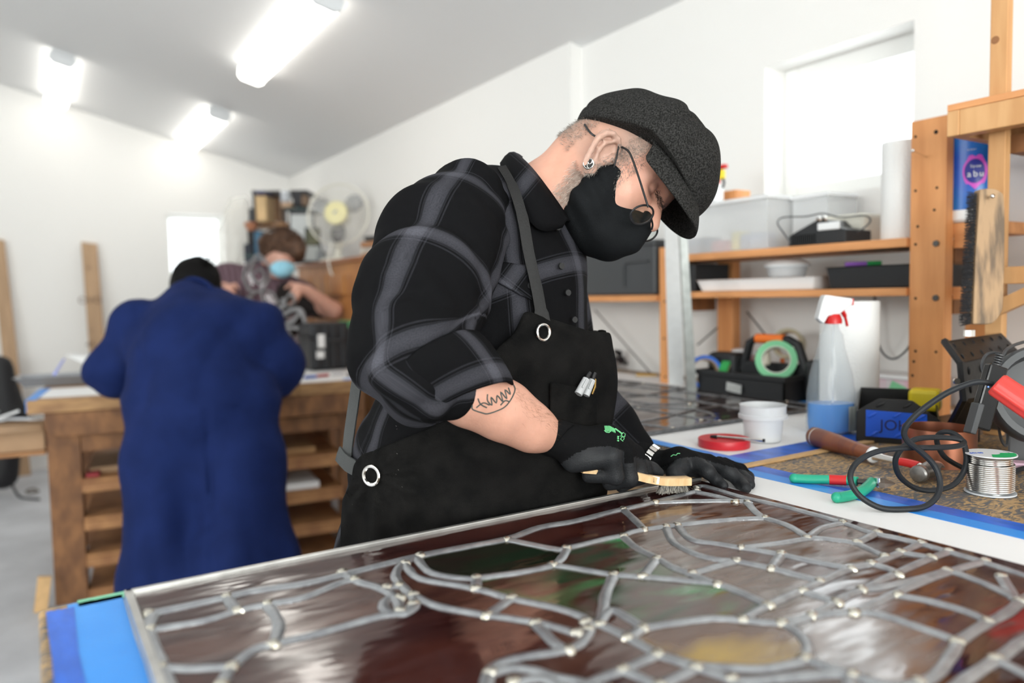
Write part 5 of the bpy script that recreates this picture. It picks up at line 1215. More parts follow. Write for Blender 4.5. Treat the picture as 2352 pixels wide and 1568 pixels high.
for dy in (-.005, -.022): MB().tube(crom([(SX+.03, cy_+dy+.012, z+.068), (SX+.02, cy_+dy, z+.075), (SX+.01, cy_+dy-.012, z+.066)], 4), .004, 6).build('clamp_jaw', M_steel, e, smooth=True)
tq = depth(Vector((SX+.06, cy_, z)))
MB().tube(crom([P(1815, 556, tq*.98), P(1800, 535, tq), P(1786, 512, tq*1.01), P(1800, 499, tq*1.02), P(1850, 497, tq), P(1890, 490, tq), P(1930, 499, tq*.98), P(1985, 495, tq*.96), P(1999, 508, tq*.95), P(1975, 530, tq*.96), P(1958, 535, tq*.97)], 5), .0022, 6).build('cable', M_gpl, e, smooth=True)
o = MB().box2((SX+.10, yx(1985, SX+.1), Z1+E1), (SX+.2, yx(1880, SX+.1), Z1+.085)).build('folded_cloth', mat('cream_cloth', (.72, .70, .62), .9, bump=.5, bscale=30), None, bevel=.012); tag(o, 'folded cream cloth bundle behind the black charger', 'cloth')
# paper towel roll on top shelf, and blue towel pack
def roll(px0, px1, ytop, X, z, label, cat='paper towel', mt=None):
    r = abs(yx(px0, X)-yx(px1, X))/2*.95; y = (yx(px0, X)+yx(px1, X))/2; c = Vector((X+r*.6, y, z)); h = onx((px0+px1)/2, ytop, X).z-z; e = thing('paper_towel_roll', c, label, cat)
    MB().lathe([(r*.30, 0), (r*.98, 0), (r, .004), (r, h-.004), (r*.98, h), (r*.30, h)], c, 40, cap0=False, cap1=False).build('towel_layers', mt or M_towel, e, smooth=True); MB().lathe([(r*.30, 0), (r*.30, h-.001), (r*.27, h-.001), (r*.27, 0)], c, 24, cap0=False, cap1=False).build('cardboard_core', mat('cardboard', (.5, .36, .22), .8), e, smooth=True); return e
roll(2012, 2096, 325, SX+.04, Z1+E1, 'white paper towel roll on the top shelf left of the post')
bc = onx(2225, 500, SX+.08); bx = Vector((SX+.09, bc.y, Z1+.03)); e = thing('paper_towel_pack', (bx.x, bx.y, Z1+.03), 'wrapped blue paper towel pack behind the two timber posts', 'paper towel pack')
M_pk = mat('blue_wrapper', (0.012, 0.05, 0.52), 0.25, col2=(0.01, 0.16, 0.50), vscale=7); zt = onx(2215, 282, SX+.05).z
MB().lathe([(.055, 0), (.060, .006), (.060, .028)], bx, 30).build('white_base', M_wpl, e, smooth=True); MB().lathe([(.0603, .028), (.0605, zt-bx.z-.012)], bx, 30, cap0=False, cap1=False).build('wrapper', M_pk, e, smooth=True); MB().lathe([(.0604, zt-bx.z-.012), (.056, zt-bx.z), (.035, zt-bx.z+.012), (.01, zt-bx.z+.014)], bx, 30).build('pack_top', M_wpl, e, smooth=True)
MB().box2((SX+.036, bx.y-.075, Z1), (SX2, bx.y+.07, Z1+.0285)).build('support_rail', M_pineh, sh, bevel=.001)
vd = (CP-bx); vd.z = 0; vd.normalize(); sd = Vector((-vd.y, vd.x, 0))
def curved(dirang, z0, w, h, rad, mt, name, par, r=.0612, ell=False):
    b = MB(); n = 14; vs = []; fs = []
    if ell:
        c_ = vd*math.cos(dirang)+sd*math.sin(dirang); vs.append(bx+c_*(r+.0006)+Vector((0, 0, z0)))
        for k in range(24):
            q = 2*math.pi*k/24; a_ = dirang+w/2*math.cos(q)/r; c_ = vd*math.cos(a_)+sd*math.sin(a_); vs.append(bx+c_*r+Vector((0, 0, z0+h/2*math.sin(q)*(1+rad*math.sin(7*q)))))
        fs = [(0, 1+k, 1+(k+1) % 24) for k in range(24)]
    return b.add(vs, fs).build(name, mt, par, smooth=True)
em = curved(.12, .115, .052, .075, .12, mat('magenta_splash', (.62, .08, .55), .4), 'label_emblem', e, ell=True); curved(.10, .115, .042, .056, 0, mat('navy_oval', (.01, .02, .25), .3), 'label_oval', e, r=.0616, ell=True)
def wraptext(s, size, ang0, z0, mt, parent):
    n = len(s); 
    for i, ch in enumerate(s):
        a_ = ang0+(i-(n-1)/2)*size*.62/.062; c_ = vd*math.cos(a_)+sd*math.sin(a_); tdir = (-vd*math.sin(a_)+sd*math.cos(a_)); textobj(ch, size, frame4(bx+c_*.0624+Vector((0, 0, z0)), tdir, c_), mt, 'lettering', parent)
wraptext('abu', .020, .12, .108, M_wpl, e); wraptext('Spaw', .009, .12, .126, M_wpl, e); wraptext('SPARKLE'[:0] or 'paper', .006, .0, .165, M_wpl, e)
# clear box of screws on the nearer shelf
c0 = Vector((PX-.012, PY-.33, pz2+.014)); e = thing('screw_box', c0, 'clear plastic box of brass screws on the right shelf', 'box'); b = MB(); x0, y0, x1, y1, z0, h = PX-.01, PY-.35, PX+.16, PY-.095, pz2+.0145, .085; t = .002
b.box2((x0, y0, z0), (x1, y1, z0+t)); 
for q in ((x0, y0, x0+t, y1), (x1-t, y0, x1, y1), (x0, y0, x1, y0+t), (x0, y1-t, x1, y1)): b.box2((q[0], q[1], z0), (q[2], q[3], z0+h))
b.build('box_body', M_clear, e); rr = random.Random(6); b = MB()
for i in range(260):
    p = Vector((rr.uniform(x0+.012, x1-.012), rr.uniform(y0+.012, y1-.012), z0+.004+rr.uniform(0, .030))); d = Vector((rr.gauss(0, 1), rr.gauss(0, 1), rr.gauss(0, .35))).normalized(); b.cyl(p, p+d*.014, .0017, .0008, 5); b.cyl(p, p-d*.002, .0034, .003, 6)
o = b.build('screws', mat('brass_screws', (.42, .24, .12), .35, metal=.8, var=.6, vscale=200), e); o['kind'] = 'stuff'
# wall cable and brace wires
o = MB().tube(crom([onx(2004, 668, SX2+.05), onx(2012, 700, SX2+.03), onx(2018, 790, SX2+.03), onx(2048, 824, SX2+.03), onx(2085, 800, SX2+.03), onx(2110, 740, SX2+.03)], 6), .003, 8).build('cable', M_gpl, None, smooth=True); tag(o, 'dark cable hanging in a loop against the wall under the shelf', 'cable')
for k_, (a, b_, lab) in enumerate((((1367, 712), (1513, 878), 'thin diagonal brace wire left of the pine post'), ((1602, 792), (1668, 735), 'thin diagonal brace wire right of the steel rule'), ((1716, 716), (1775, 790), 'thin diagonal brace wire above the toolbox'))):
    o = MB().tube([onx(*a, WXR-.012 if k_ == 0 else WXN-.06), onx(*b_, WXR-.012 if k_ == 0 else WXN-.06)], .0028, 6).build('brace_wire', M_bolt, None, smooth=True); tag(o, lab, 'wire', 'brace wires behind the shelves')
# ================= things on the benches at the right =================
def on(px, py, dz=0): return onz(px, py, TZ+dz)
EP = .0009
# spray bottle with blue cleaner
c = on(1908, 993, .0015); s = depth(c)/FPX; e = thing('spray_bottle', c, 'clear spray bottle half full of blue cleaner', 'spray bottle')
M_bot = mat('bottle_plastic', (0.55, 0.62, 0.66), 0.08, alpha=.22, spec=.8); M_liq = mat('blue_cleaner', (0.0, 0.26, 0.80), 0.1, alpha=1, spec=.6, emis=0)
prof = [(44, 0), (54, 5), (57, 22), (56, 60), (54, 95), (48, 135), (40, 165), (31, 195), (26, 225), (18, 236), (16, 243), (16, 252)]
Rb = Matrix((rt*1.0, (fw-Vector((0, 0, fw.z))).normalized(), Vector((0, 0, 1)))).transposed(); Rb.col[0] = Vector((math.cos(yaw), -math.sin(yaw), 0))
MB().lathe([(r*s, z*s) for r, z in prof], c, 36, R=Rb, sy=.7, cap1=False).build('bottle_body', M_bot, e, smooth=True)
MB().lathe([(r*s*.93, z*s+.001) for r, z in [(44, 1), (53, 6), (56, 22), (55.5, 60), (55, 68)]], c, 36, R=Rb, sy=.68).build('cleaner_liquid', M_liq, e, smooth=True)
def bl(x, y, z): return c+Rb @ Vector((x*s, y*s, z*s))      # pixel-sized local frame: x right, y away, z up
MB().lathe([(19*s, 0), (19*s, 9*s), (15*s, 20*s), (13*s, 22*s)], bl(4, 0, 250), 20).build('collar_ring', M_red, e, smooth=True)
hd = [(-36, 262), (-22, 250), (-12, 268), (14, 272), (36, 290), (42, 292), (44, 306), (-20, 316), (-26, 300)]
b = MB(); n_ = len(hd); b.add([bl(x, -13, z) for x, z in hd]+[bl(x, 13, z) for x, z in hd], [tuple(range(n_)), tuple(range(2*n_-1, n_-1, -1))]+[(i, (i+1) % n_, n_+(i+1) % n_, n_+i) for i in range(n_)]); b.build('spray_head', M_wpl, e, bevel=.003)
MB().box(bl(43, 0, 299), (7*s, 20*s, 15*s), Rb).build('rear_clip', M_red, e, bevel=.001); MB().tube(crom([bl(20, 0, 284), bl(30, 0, 268), bl(36, 0, 244)], 5), [.008]*6+[.005]*5, 8, flat=.6).build('trigger', M_red, e, smooth=True)
MB().cyl(bl(4, 0, 60), bl(4, 0, 250), .0022, n=8).build('dip_tube', M_frost, e, smooth=True)
MB().box(bl(38, -30, 36), (28*s, .0012, 56*s), Rb @ Matrix.Rotation(.5, 3, 'Z')).build('label_sticker', mat('label_sheet', (.62, .66, .62), .5, var=.5, vscale=120, stretch=(1, 1, .1)), e)
# paper towel roll standing behind it
c = on(1949, 966, .0015); s = depth(c)/FPX; r = 63*s; h = .282; e = thing('paper_towel_roll', c, 'white paper towel roll standing on the bench behind the spray bottle', 'paper towel')
MB().lathe([(.02, 0), (r-.002, 0), (r, .003), (r, h-.003), (r-.002, h), (.02, h)], c, 44, cap0=False, cap1=False).build('towel_layers', M_towel, e, smooth=True); MB().lathe([(.02, 0), (.02, h-.001), (.018, h-.001), (.018, 0)], c, 20, cap0=False, cap1=False).build('cardboard_core', mat('cardboard', (.5, .36, .22), .8), e, smooth=True)
# deli tub
c = on(1752, 1012, .0014); s = depth(c)/FPX; e = thing('plastic_tub', c, 'empty translucent round tub beside the red tape roll', 'tub')
MB().lathe([(37*s, 0), (40*s, 3*s), (45*s, 52*s), (54*s, 54*s), (54*s, 62*s), (51*s, 64*s), (51*s, 82*s), (53*s, 84*s), (50*s, 84*s), (48*s, 60*s), (43*s, 52*s), (38*s, 5*s)], c, 40).build('tub_body', M_frost, e, smooth=True)
MB().lathe([(38*s, 4*s), (40*s, 18*s)], c, 32).build('milky_liquid', mat('milky_liquid', (.86, .85, .80), .3), e, smooth=True)
# red tape roll and marker pen on it
c = on(1663, 1024, .0014); s = depth(c)/FPX; e = thing('tape_roll', c, 'flat roll of red tape on the white paper', 'tape roll'); M_rt = mat('red_tape', (0.60, 0.025, 0.035), 0.38, bump=.1)
MB().lathe([(30*s, 0), (57*s, 0), (58*s, 2*s), (58*s, 17*s), (57*s, 19*s), (30*s, 19*s), (30*s, 0)], c, 48, cap0=False, cap1=False).build('tape_layers', M_rt, e, smooth=True); MB().lathe([(30*s, 3*s), (30*s, 14*s)], c, 32).build('hub_disc', M_rt, e, smooth=True)
a = c+Vector((0, 0, 19*s+.0035)); ta = depth(a)
p0 = P(1632, 1010, depth(c)-.002); p0.z = c.z+19*s+.0035; p1 = P(1752, 1027, depth(c)-.055); p1.z = p0.z+.0005; e = thing('pen', p0, 'silver pen resting across the red tape roll', 'pen')
MB().cyl(p0.lerp(p1, .12), p1, .0033, n=14).build('barrel', M_steel, e, smooth=True); MB().cyl(p0, p0.lerp(p1, .13), .0028, .0042, n=12).build('pen_tip', M_black, e, smooth=True); MB().cyl(p1, p1+(p1-p0).normalized()*.004, .0034, n=12).build('end_plug', M_black, e, smooth=True)
# black bin with blue tape label JOHN
a = on(1966, 1014); b_ = on(2158, 1026); d = (b_-a).normalized(); nb = Vector((d.y, -d.x, 0)); nb = nb if nb.dot(fw) < 0 else -nb; L = (b_-a).length; e = thing('parts_bin', a, 'black metal parts bin with a blue tape label on its front', 'bin'); M_blk = mat('black_enamel', (0.010, 0.010, 0.011), 0.35, bump=.1, bscale=120)
H = .092
def bp_(u, w, z): return a+d*(u*L)-nb*w+Vector((0, 0, z+EP))
front = [(0, 0), (0, .062), (.28, .090), (.68, .088), (1.0, .052), (1.0, 0)]
def plate(pts, th, nrm, name, mt, par, bev=.001):
    n_ = len(pts); v = Vector(nrm)*th; b = MB(); b.add([p for p in pts]+[p+v for p in pts], [tuple(range(n_)), tuple(range(2*n_-1, n_-1, -1))]+[(i, (i+1) % n_, n_+(i+1) % n_, n_+i) for i in range(n_)]); return b.build(name, mt, par, bevel=bev)
fp = plate([bp_(u, 0, z) for u, z in front], .003, -nb, 'front_plate', M_blk, e)
plate([bp_(0, .003, 0), bp_(0, .20, 0), bp_(0, .20, .085), bp_(0, .003, .062)], .003, d, 'side_plate', M_blk, e); plate([bp_(1, .003, 0), bp_(1, .20, 0), bp_(1, .20, .085), bp_(1, .003, .052)], .003, -d, 'side_plate', M_blk, e)
plate([bp_(0, .20, 0), bp_(1, .20, 0), bp_(1, .20, .088), bp_(0, .20, .088)], .003, -nb, 'back_plate', M_blk, e); plate([bp_(.01, .003, 0), bp_(.99, .003, 0), bp_(.99, .20, 0), bp_(.01, .20, 0)], .003, (0, 0, 1), 'bottom_plate', M_blk, e)
M_lbl = mat('blue_label_tape', (0.015, 0.10, 0.62), 0.28, bump=.2, bscale=60)
tp = plate([bp_(.12, -.0006, .012), bp_(.86, -.0006, .010), bp_(.85, -.0006, .062), bp_(.12, -.0006, .066)], .0005, nb, 'tape_label', M_lbl, e, 0)
textobj('JOHN', .030, frame4(bp_(.55, -.0018, .036), d, nb), mat('dark_blue_ink', (.01, .015, .10), .5), 'label_lettering', e)
for u, z in ((.30, .078), (.62, .078), (.20, .056), (.50, .058), (.78, .056), (.22, .018), (.52, .018), (.8, .018)):
    p = bp_(u, -.002, z); MB().ball(p, (.010, .0016, .0035), 10, 6, R=Matrix((d*.85+Vector((0, 0, .5)), nb, Vector((0, 0, 1)))).transposed()).build('raised_tread', M_lbl if z < .07 else M_blk, e, smooth=True)
o = MB().box(bp_(.86, .13, .075), (.055, .06, .045), Matrix.Rotation(.4, 3, 'Z')).build('yellow_block', M_yel, None, bevel=.008); tag(o, 'yellow plastic block inside the black bin', 'block')
# louvred black metal housing
e = thing('louvred_housing', on(2260, 985, EP), 'folded black metal housing with rows of louvres', 'housing')
TD = .0
def q4(*pp): return [P(*p) for p in pp]
A = q4((2169, 783, 1.46), (2300, 764, 1.58), (2338, 803, 1.52), (2207, 834, 1.40)); B_ = q4((2207, 834, 1.40), (2338, 803, 1.52), (2350, 905, 1.52), (2214, 916, 1.40)); C_ = q4((2214, 916, 1.40), (2350, 905, 1.52), (2320, 992, 1.60), (2184, 972, 1.48))
for q in (A, B_, C_): n_ = (q[1]-q[0]).cross(q[3]-q[0]).normalized(); n_ = n_ if n_.dot(fw) < 0 else -n_; plate(q, .003, -n_, 'louvre_panel', M_blk, e)
edge = [A[0], A[3], B_[3], C_[3]]; MB().tube(edge, .007, 6).build('rolled_edge', M_blk, e, smooth=True)
for q, rows, cols in ((A, 2, 6), (B_, 2, 5)):
    n_ = (q[1]-q[0]).cross(q[3]-q[0]).normalized(); n_ = n_ if n_.dot(fw) < 0 else -n_
    for i in range(rows):
        for j in range(cols):
            u, v = (j+.6)/(cols+.2), (i+.5)/rows; p = q[0].lerp(q[1], u).lerp(q[3].lerp(q[2], u), v); x = (q[3]-q[0]).normalized(); y = n_.cross(x); MB().ball(p, (.008, .0022, .003), 8, 6, R=Matrix((x, y, n_)).transposed()).build('louvre', M_blk, e, smooth=True)
c = P(2226, 772, 1.46); MB().cyl(c, c+Vector((0, 0, .012)), .010, n=6).build('hex_nut', M_steel, e); c = P(2196, 875, 1.395); MB().cyl(c, c-fw*.004, .006, n=12).build('screw_head', M_steel, e, smooth=True)
MB().box2(C_[3]+Vector((-.0, -.0, 0)), Vector((C_[3].x+.11, C_[3].y+.06, TZ+EP))).build('housing_base', M_blk, e)
# round dark lamp drum at the right edge
c = P(2402, 905, 1.22); e = thing('magnifier_drum', (c.x, c.y, TZ+EP), 'round dark drum on a grey foot cut by the right edge', 'lamp'); nn = (-fw*.9-rt*.25+up*.15).normalized(); x = nn.orthogonal().normalized(); y = nn.cross(x); Rm = Matrix((x, y, nn)).transposed()
MB().lathe([(.076, -.045), (.080, -.03), (.080, 0), (.076, .006), (.066, .006), (.060, -.02), (.02, -.03)], c, 40, R=Rm).build('drum_shell', M_gpl, e, smooth=True)
f = on(2392, 1058, EP); MB().box2((f.x-.05, f.y-.045, TZ+EP), (f.x+.05, f.y+.035, TZ+.060)).build('grey_foot', mat('grey_casting', (.16, .165, .17), .45), e, bevel=.006); MB().cyl((f.x, f.y, TZ+.05), c-nn*.03, .012).build('stem', M_gpl, e, smooth=True)
# slim black power supply, hanging
c = P(2268, 912, 1.22); dx = (iv(-.28, .96)).normalized(); nn = (-fw).normalized(); yy = nn.cross(dx); R = Matrix((yy, dx, nn)).transposed(); e = thing('power_adapter', c, 'glossy black power adapter hanging from its cable', 'adapter'); M_gl = mat('glossy_black', (.012, .012, .013), .12)
MB().box(c, (.030, .105, .018), R).build('adapter_body', M_gl, e, bevel=.003); MB().box(c+dx*.035-rt*.012, (.010, .05, .022), R).build('side_lip', M_gpl, e, bevel=.002); MB().ball(P(2270, 888, 1.208), .0012, 8, 6).build('indicator_light', mat('blue_led', (.1, .2, 1), .3, emis=1.5), e)
MB().tube(crom([c-dx*.05, P(2296, 835, 1.22), P(2310, 805, 1.24), P(2330, 792, 1.27), P(2370, 780, 1.3)], 6), .0026, 8).build('cable', M_gpl, e, smooth=True); b = MB()
for k_ in range(6): p = c-dx*(.05+.004*k_); b.tube([p+.005*(math.cos(t)*yy+math.sin(t)*nn) for t in np.linspace(0, 6.28, 12, endpoint=False).tolist()], .0014, 5, closed=True)
b.build('strain_relief', M_gpl, e)
MB().tube(crom([P(2262, 870, 1.23), P(2256, 835, 1.25), P(2270, 812, 1.26), P(2300, 812, 1.27), P(2352, 830, 1.3)], 6), .0026, 8).build('cable', M_gpl, e, smooth=True)
MB().tube(crom([P(2290, 960, 1.25), P(2300, 1010, 1.28), P(2312, 1022, 1.29), P(2316, 990, 1.30), P(2330, 950, 1.3)], 6), .0022, 8).build('cable', M_gpl, e, smooth=True)
# thick cord with red handle
path5 = [(1410, 598, 1.05), (1300, 588, 1.055), (1150, 640, 1.06), (1020, 720, 1.065), (915, 805, 1.07), (858, 885, 1.075), (875, 950, 1.08), (955, 1015, 1.085), (1040, 1100, 1.085), (1078, 1200, 1.08), (1060, 1295, 1.07), (985, 1358, 1.062), (870, 1385, 1.060), (720, 1370, 1.062), (600, 1310, 1.066), (535, 1230, 1.07), (525, 1150, 1.075), (575, 1075, 1.085), (690, 1018, 1.09), (860, 996, 1.095), (1050, 994, 1.10), (1190, 984, 1.11), (1228, 962, 1.12), (1180, 938, 1.125), (1050, 930, 1.125), (930, 942, 1.12), (845, 995, 1.115), (803, 1065, 1.12), (812, 1140, 1.13), (855, 1200, 1.14), (935, 1248, 1.15), (1045, 1262, 1.155), (1155, 1228, 1.16), (1222, 1150, 1.165), (1243, 1060, 1.165), (1222, 960, 1.17), (1160, 905, 1.18), (1090, 900, 1.19), (1058, 945, 1.20), (1090, 1030, 1.21), (1150, 1082, 1.22), (1260, 1132, 1.23)]
cp = [P(1760+x/2.703, 660+y/2.703, t) for x, y, t in path5]; M_cord = mat('rubber_cord', (0.016, 0.018, 0.021), 0.5, spec=.3)
for i, p in enumerate(cp): cp[i] = Vector((p.x, p.y, max(p.z, TZ+.0055)))
cp += [on(2290, 1093, .006), on(2352, 1075, .006), on(2420, 1060, .006)]
e = thing('soldering_iron', cp[0], 'red handled tool on a thick looping black cord', 'tool')
MB().tube(crom(cp, 7), .0041, 10).build('cord', M_cord, e, smooth=True)
a = P(2287, 881, 1.045); b_ = P(2440, 985, 1.00); ax = (b_-a).normalized(); x = ax.orthogonal().normalized(); y = ax.cross(x); b = MB(); vs = []; n_ = 36; M_rh = mat('red_grip', (0.75, 0.06, 0.05), 0.3)
rings = [(0, .008), (0.0, .0145), (.003, .0165), (.10, .0175), (.16, .017)]
for q, r in rings:
    for k_ in range(n_): t = 2*math.pi*k_/n_; rr_ = r*(1+.05*math.cos(9*t)) if r > .01 else r; vs.append(a+ax*q+rr_*(math.cos(t)*x+math.sin(t)*y))
b.add(vs, [(i*n_+k_, i*n_+(k_+1) % n_, (i+1)*n_+(k_+1) % n_, (i+1)*n_+k_) for i in range(len(rings)-1) for k_ in range(n_)]+[tuple(range((len(rings)-1)*n_, len(rings)*n_))]).build('red_handle', M_rh, e, smooth=True, ang=60)
MB().cyl(a-ax*.001, a+ax*.01, .0088, n=20).build('cord_bushing', M_black, e, smooth=True)
# copper ring
c = on(2156, 1062, EP); s = depth(c)/FPX; r = 76*s; hh = .064; o = MB().lathe([(r, 0), (r, hh), (r-.0012, hh), (r-.0012, 0), (r, 0)], c, 56, cap0=False, cap1=False).build('copper_band', mat('copper_sheet', (0.50, 0.20, 0.12), 0.30, metal=.85, var=.3, vscale=12), None, smooth=True); tag(o, 'rolled copper sheet band standing behind the black cord', 'metal band')
# hammer
a = on(1872, 1026); b_ = on(2004, 1066); ax = (b_-a).normalized(); a = Vector((a.x, a.y, TZ+.0205)); b_ = Vector((b_.x, b_.y, TZ+.0175)); ax = (b_-a).normalized(); L = (b_-a).length; e = thing('hammer', a, 'claw hammer with a stacked brown leather grip', 'hammer')
x = ax.orthogonal().normalized(); y = ax.cross(x); Rh = Matrix((x, y, ax)).transposed(); rng_ = random.Random(5)
Ml = [mat('leather_ring_%d' % i, (0.26-.03*i, 0.085-.01*i, 0.040), 0.35, bump=.1) for i in range(3)]
z = 0.0; MB().lathe([(.001, -.014), (.013, -.012), (.0185, -.004), (.0188, .004)], a, 24, R=Rh).build('pommel', Ml[1], e, smooth=True)
MB().lathe([(.0187, .004), (.0187, .0056)], a, 24, R=Rh).build('brass_washer', M_brass, e, smooth=True); MB().lathe([(.0186, .0056), (.0186, .0075)], a, 24, R=Rh).build('white_washer', M_wpl, e, smooth=True)
z = .0075; k_ = 0
while z < L: 
    w_ = rng_.uniform(.006, .011); r1 = .0185-.005*(z/L)+.0012*math.sin(z/L*6); r2 = .0185-.005*min(1, (z+w_)/L)+.0012*math.sin(min(1, (z+w_)/L)*6); MB().lathe([(r1, z), (r2, min(L, z+w_))], a, 24, R=Rh).build('leather_ring', Ml[rng_.randrange(3)], e, smooth=True); z += w_+.0002; k_ += 1
hx = P(2128, 1092, 1.245); hx.z = max(hx.z, TZ+.018)
MB().lathe([(.0145, 0), (.0145, .004), (.0125, .006)], b_, 20, R=Rh).build('white_washer', M_wpl, e, smooth=True)
nk = crom([b_+ax*.004, b_+ax*.03, hx-ax*.035, hx], 5); MB().tube(nk, [.010, .010, .009, .008, .0072, .0068]+[.0065]*10, 12, flat=.7).build('steel_neck', M_steel, e, smooth=True)
MB().tube([nk[8], nk[9], nk[10], nk[11], nk[12]], .0075, 12, flat=.72).build('red_band', M_red, e, smooth=True)
M_iron = mat('worn_iron', (.30, .29, .28), .38, metal=.9, var=.35, vscale=60)
fc = P(2107, 1098, 1.215); fc.z = max(fc.z, TZ+.0155); hd_ = P(2190, 1085, 1.30); hd_.z = TZ+.020; ax2 = (hd_-fc).normalized(); x2 = ax2.orthogonal().normalized(); y2 = ax2.cross(x2); R2 = Matrix((x2, y2, ax2)).transposed()
MB().lathe([(.001, -.001), (.0115, 0), (.0138, .003), (.0138, .012), (.010, .020), (.0105, .028), (.013, .036), (.0135, .052), (.012, .058)], fc, 24, R=R2).build('hammer_head', M_iron, e, smooth=True, ang=28)
MB().tube(crom([fc+ax2*.05, fc+ax2*.075+Vector((0, 0, .002)), fc+ax2*.098+Vector((0, 0, -.006))], 5), [.012, .011, .010, .009, .008, .007, .006, .005, .004, .003, .002], 10, flat=.8).build('claw', M_iron, e, smooth=True)
# pliers
M_grip = mat('green_grip', (0.02, 0.36, 0.22), 0.4); e = thing('pliers', on(2015, 1104, EP), 'flush cutting pliers with green grips on the bench', 'pliers')
def gz(px, py, dz): return on(px, py, dz)
g = crom([gz(1824, 1098, .009), gz(1860, 1100, .009), gz(1905, 1101, .010), gz(1945, 1103, .011), gz(1969, 1105, .012)], 5); MB().tube(g, .0078, 12, flat=.85).build('handle_grip', M_grip, e, smooth=True)
MB().tube(g[10:16], .0084, 12, flat=.85).build('red_wrap', mat('red_wrap', (.58, .02, .02), .45), e, smooth=True); MB().ball(g[0], .0078, 12, 8).build('grip_end', M_grip, e, smooth=True)
g2_ = crom([gz(1922, 1142, .009), gz(1945, 1139, .009), gz(1975, 1130, .010), gz(1995, 1116, .011), gz(2003, 1106, .012)], 5); MB().tube(g2_, .0080, 12, flat=.85).build('handle_grip', M_grip, e, smooth=True); MB().ball(g2_[0], .0080, 12, 8).build('grip_end', M_grip, e, smooth=True)
pv = gz(2017, 1108, .012); MB().tube([g[-1], pv], [.005, .007], 8, flat=.6).build('steel_tang', M_bolt, e, smooth=True); MB().tube([g2_[-1], pv], [.005, .007], 8, flat=.6).build('steel_tang', M_bolt, e, smooth=True)
jt = gz(2056, 1110, .012)
MB().cyl(pv-Vector((0, 0, .006)), pv+Vector((0, 0, .008)), .0055, n=16).build('pivot_screw', M_steel, e, smooth=True); MB().tube([pv, pv.lerp(jt, .35), jt], [.0085, .0105, .0015], 6, flat=.6).build('cutting_jaw', mat('dark_steel_jaw', (.16, .13, .11), .4, metal=.8), e)
# solder spool
c = on(2274, 1130, EP); e = thing('solder_spool', c, 'full spool of shiny solder wire on the bench', 'spool'); M_sw = mat('solder_wire', (0.80, 0.79, 0.77), 0.22, metal=1); M_fl = mat('grey_flange', (.62, .66, .70), .4)
MB().lathe([(.010, 0), (.0345, 0), (.0345, .002), (.010, .002)], c, 40).build('flange', M_fl, e, smooth=True, ang=30)
MB().lathe([(.008, .058), (.0345, .058), (.0345, .0598), (.008, .0598)], c, 40).build('flange', M_wpl, e, smooth=True, ang=30)
b = MB()
for k_ in range(19):
    zc_ = c.z+.0038+k_*.00290; r_ = .0305 if k_ < 14 else .0275; b.tube([Vector((c.x+r_*math.cos(t), c.y+r_*math.sin(t), zc_+.0029*t/6.283)) for t in np.linspace(0, 6.283, 40, endpoint=False).tolist()], .00155, 6, closed=False, caps=True)
b.build('wire_winding', M_sw, e, smooth=True); MB().cyl(c+Vector((0, 0, .002)), c+Vector((0, 0, .058)), .026, n=30).build('core', M_sw, e, smooth=True)
b = MB(); vs = []; vs2 = []
for k_ in range(9): t = math.radians(-150+14*k_); vs.append(Vector((c.x+.012*math.cos(t), c.y+.012*math.sin(t), c.z+.0602)));  vs2.append(Vector((c.x+.033*math.cos(t), c.y+.033*math.sin(t), c.z+.0602)))
b.add(vs+vs2, [(i, i+1, 9+i+1, 9+i) for i in range(8)]).build('label_green', mat('label_green', (.02, .45, .14), .5), e)
textobj('60/40', .009, frame4(c+Vector((-.018, .012, .0605)), Vector((math.cos(yaw), -math.sin(yaw), 0)), (0, 0, 1)), mat('blue_ink', (.03, .12, .6), .5), 'label_lettering', e)
o = MB().box(on(2346, 1068, .006), (.03, .05, .012), Matrix.Rotation(.5, 3, 'Z')).build('eraser', mat('pink_rubber', (.75, .50, .62), .5), None, bevel=.003); tag(o, 'pink eraser at the right edge behind the spool', 'eraser')
# tool box with tapes
M_tb = mat('toolbox_black', (0.016, 0.017, 0.019), 0.5, bump=.1, bscale=150)
tx = on(1603, 903).x; ty1 = on(1603, 903).y; ty0 = on(1880, 918).y; z0 = TZ+.0028; e = thing('tool_tote', (tx+.1, (ty0+ty1)/2, z0), 'open black tool tote with an orange grip and tape rolls', 'tool box')
hb = .070; W = .20; b = MB(); t = .004
b.box2((tx, ty0, z0), (tx+W, ty1, z0+.004)); b.box2((tx, ty0, z0), (tx+t, ty1, z0+hb)); b.box2((tx+W-t, ty0, z0), (tx+W, ty1, z0+hb)); b.box2((tx, ty0, z0), (tx+W, ty0+t, z0+hb)); b.box2((tx, ty1-t, z0), (tx+W, ty1, z0+hb)); b.build('tote_body', M_tb, e)
b = MB(); b.box2((tx-.008, ty0-.008, z0+hb-.012), (tx+.002, ty1+.008, z0+hb+.003)); b.box2((tx+W-.002, ty0-.008, z0+hb-.012), (tx+W+.008, ty1+.008, z0+hb+.003)); b.box2((tx, ty1-.002, z0+hb-.012), (tx+W, ty1+.008, z0+hb+.003)); b.box2((tx, ty0-.008, z0+hb-.012), (tx+W, ty0+.002, z0+hb+.003)); b.build('tote_rim', M_tb, e, bevel=.002)
def ty(px): return onx(px, 850, tx+.08).y
hz = [Vector((tx+.1, ty(1697), z0+hb)), Vector((tx+.1, ty(1712), z0+hb+.085)), Vector((tx+.1, ty(1728), z0+hb+.098)), Vector((tx+.1, ty(1800), z0+hb+.098)), Vector((tx+.1, ty(1822), z0+hb+.085)), Vector((tx+.1, ty(1846), z0+hb))]
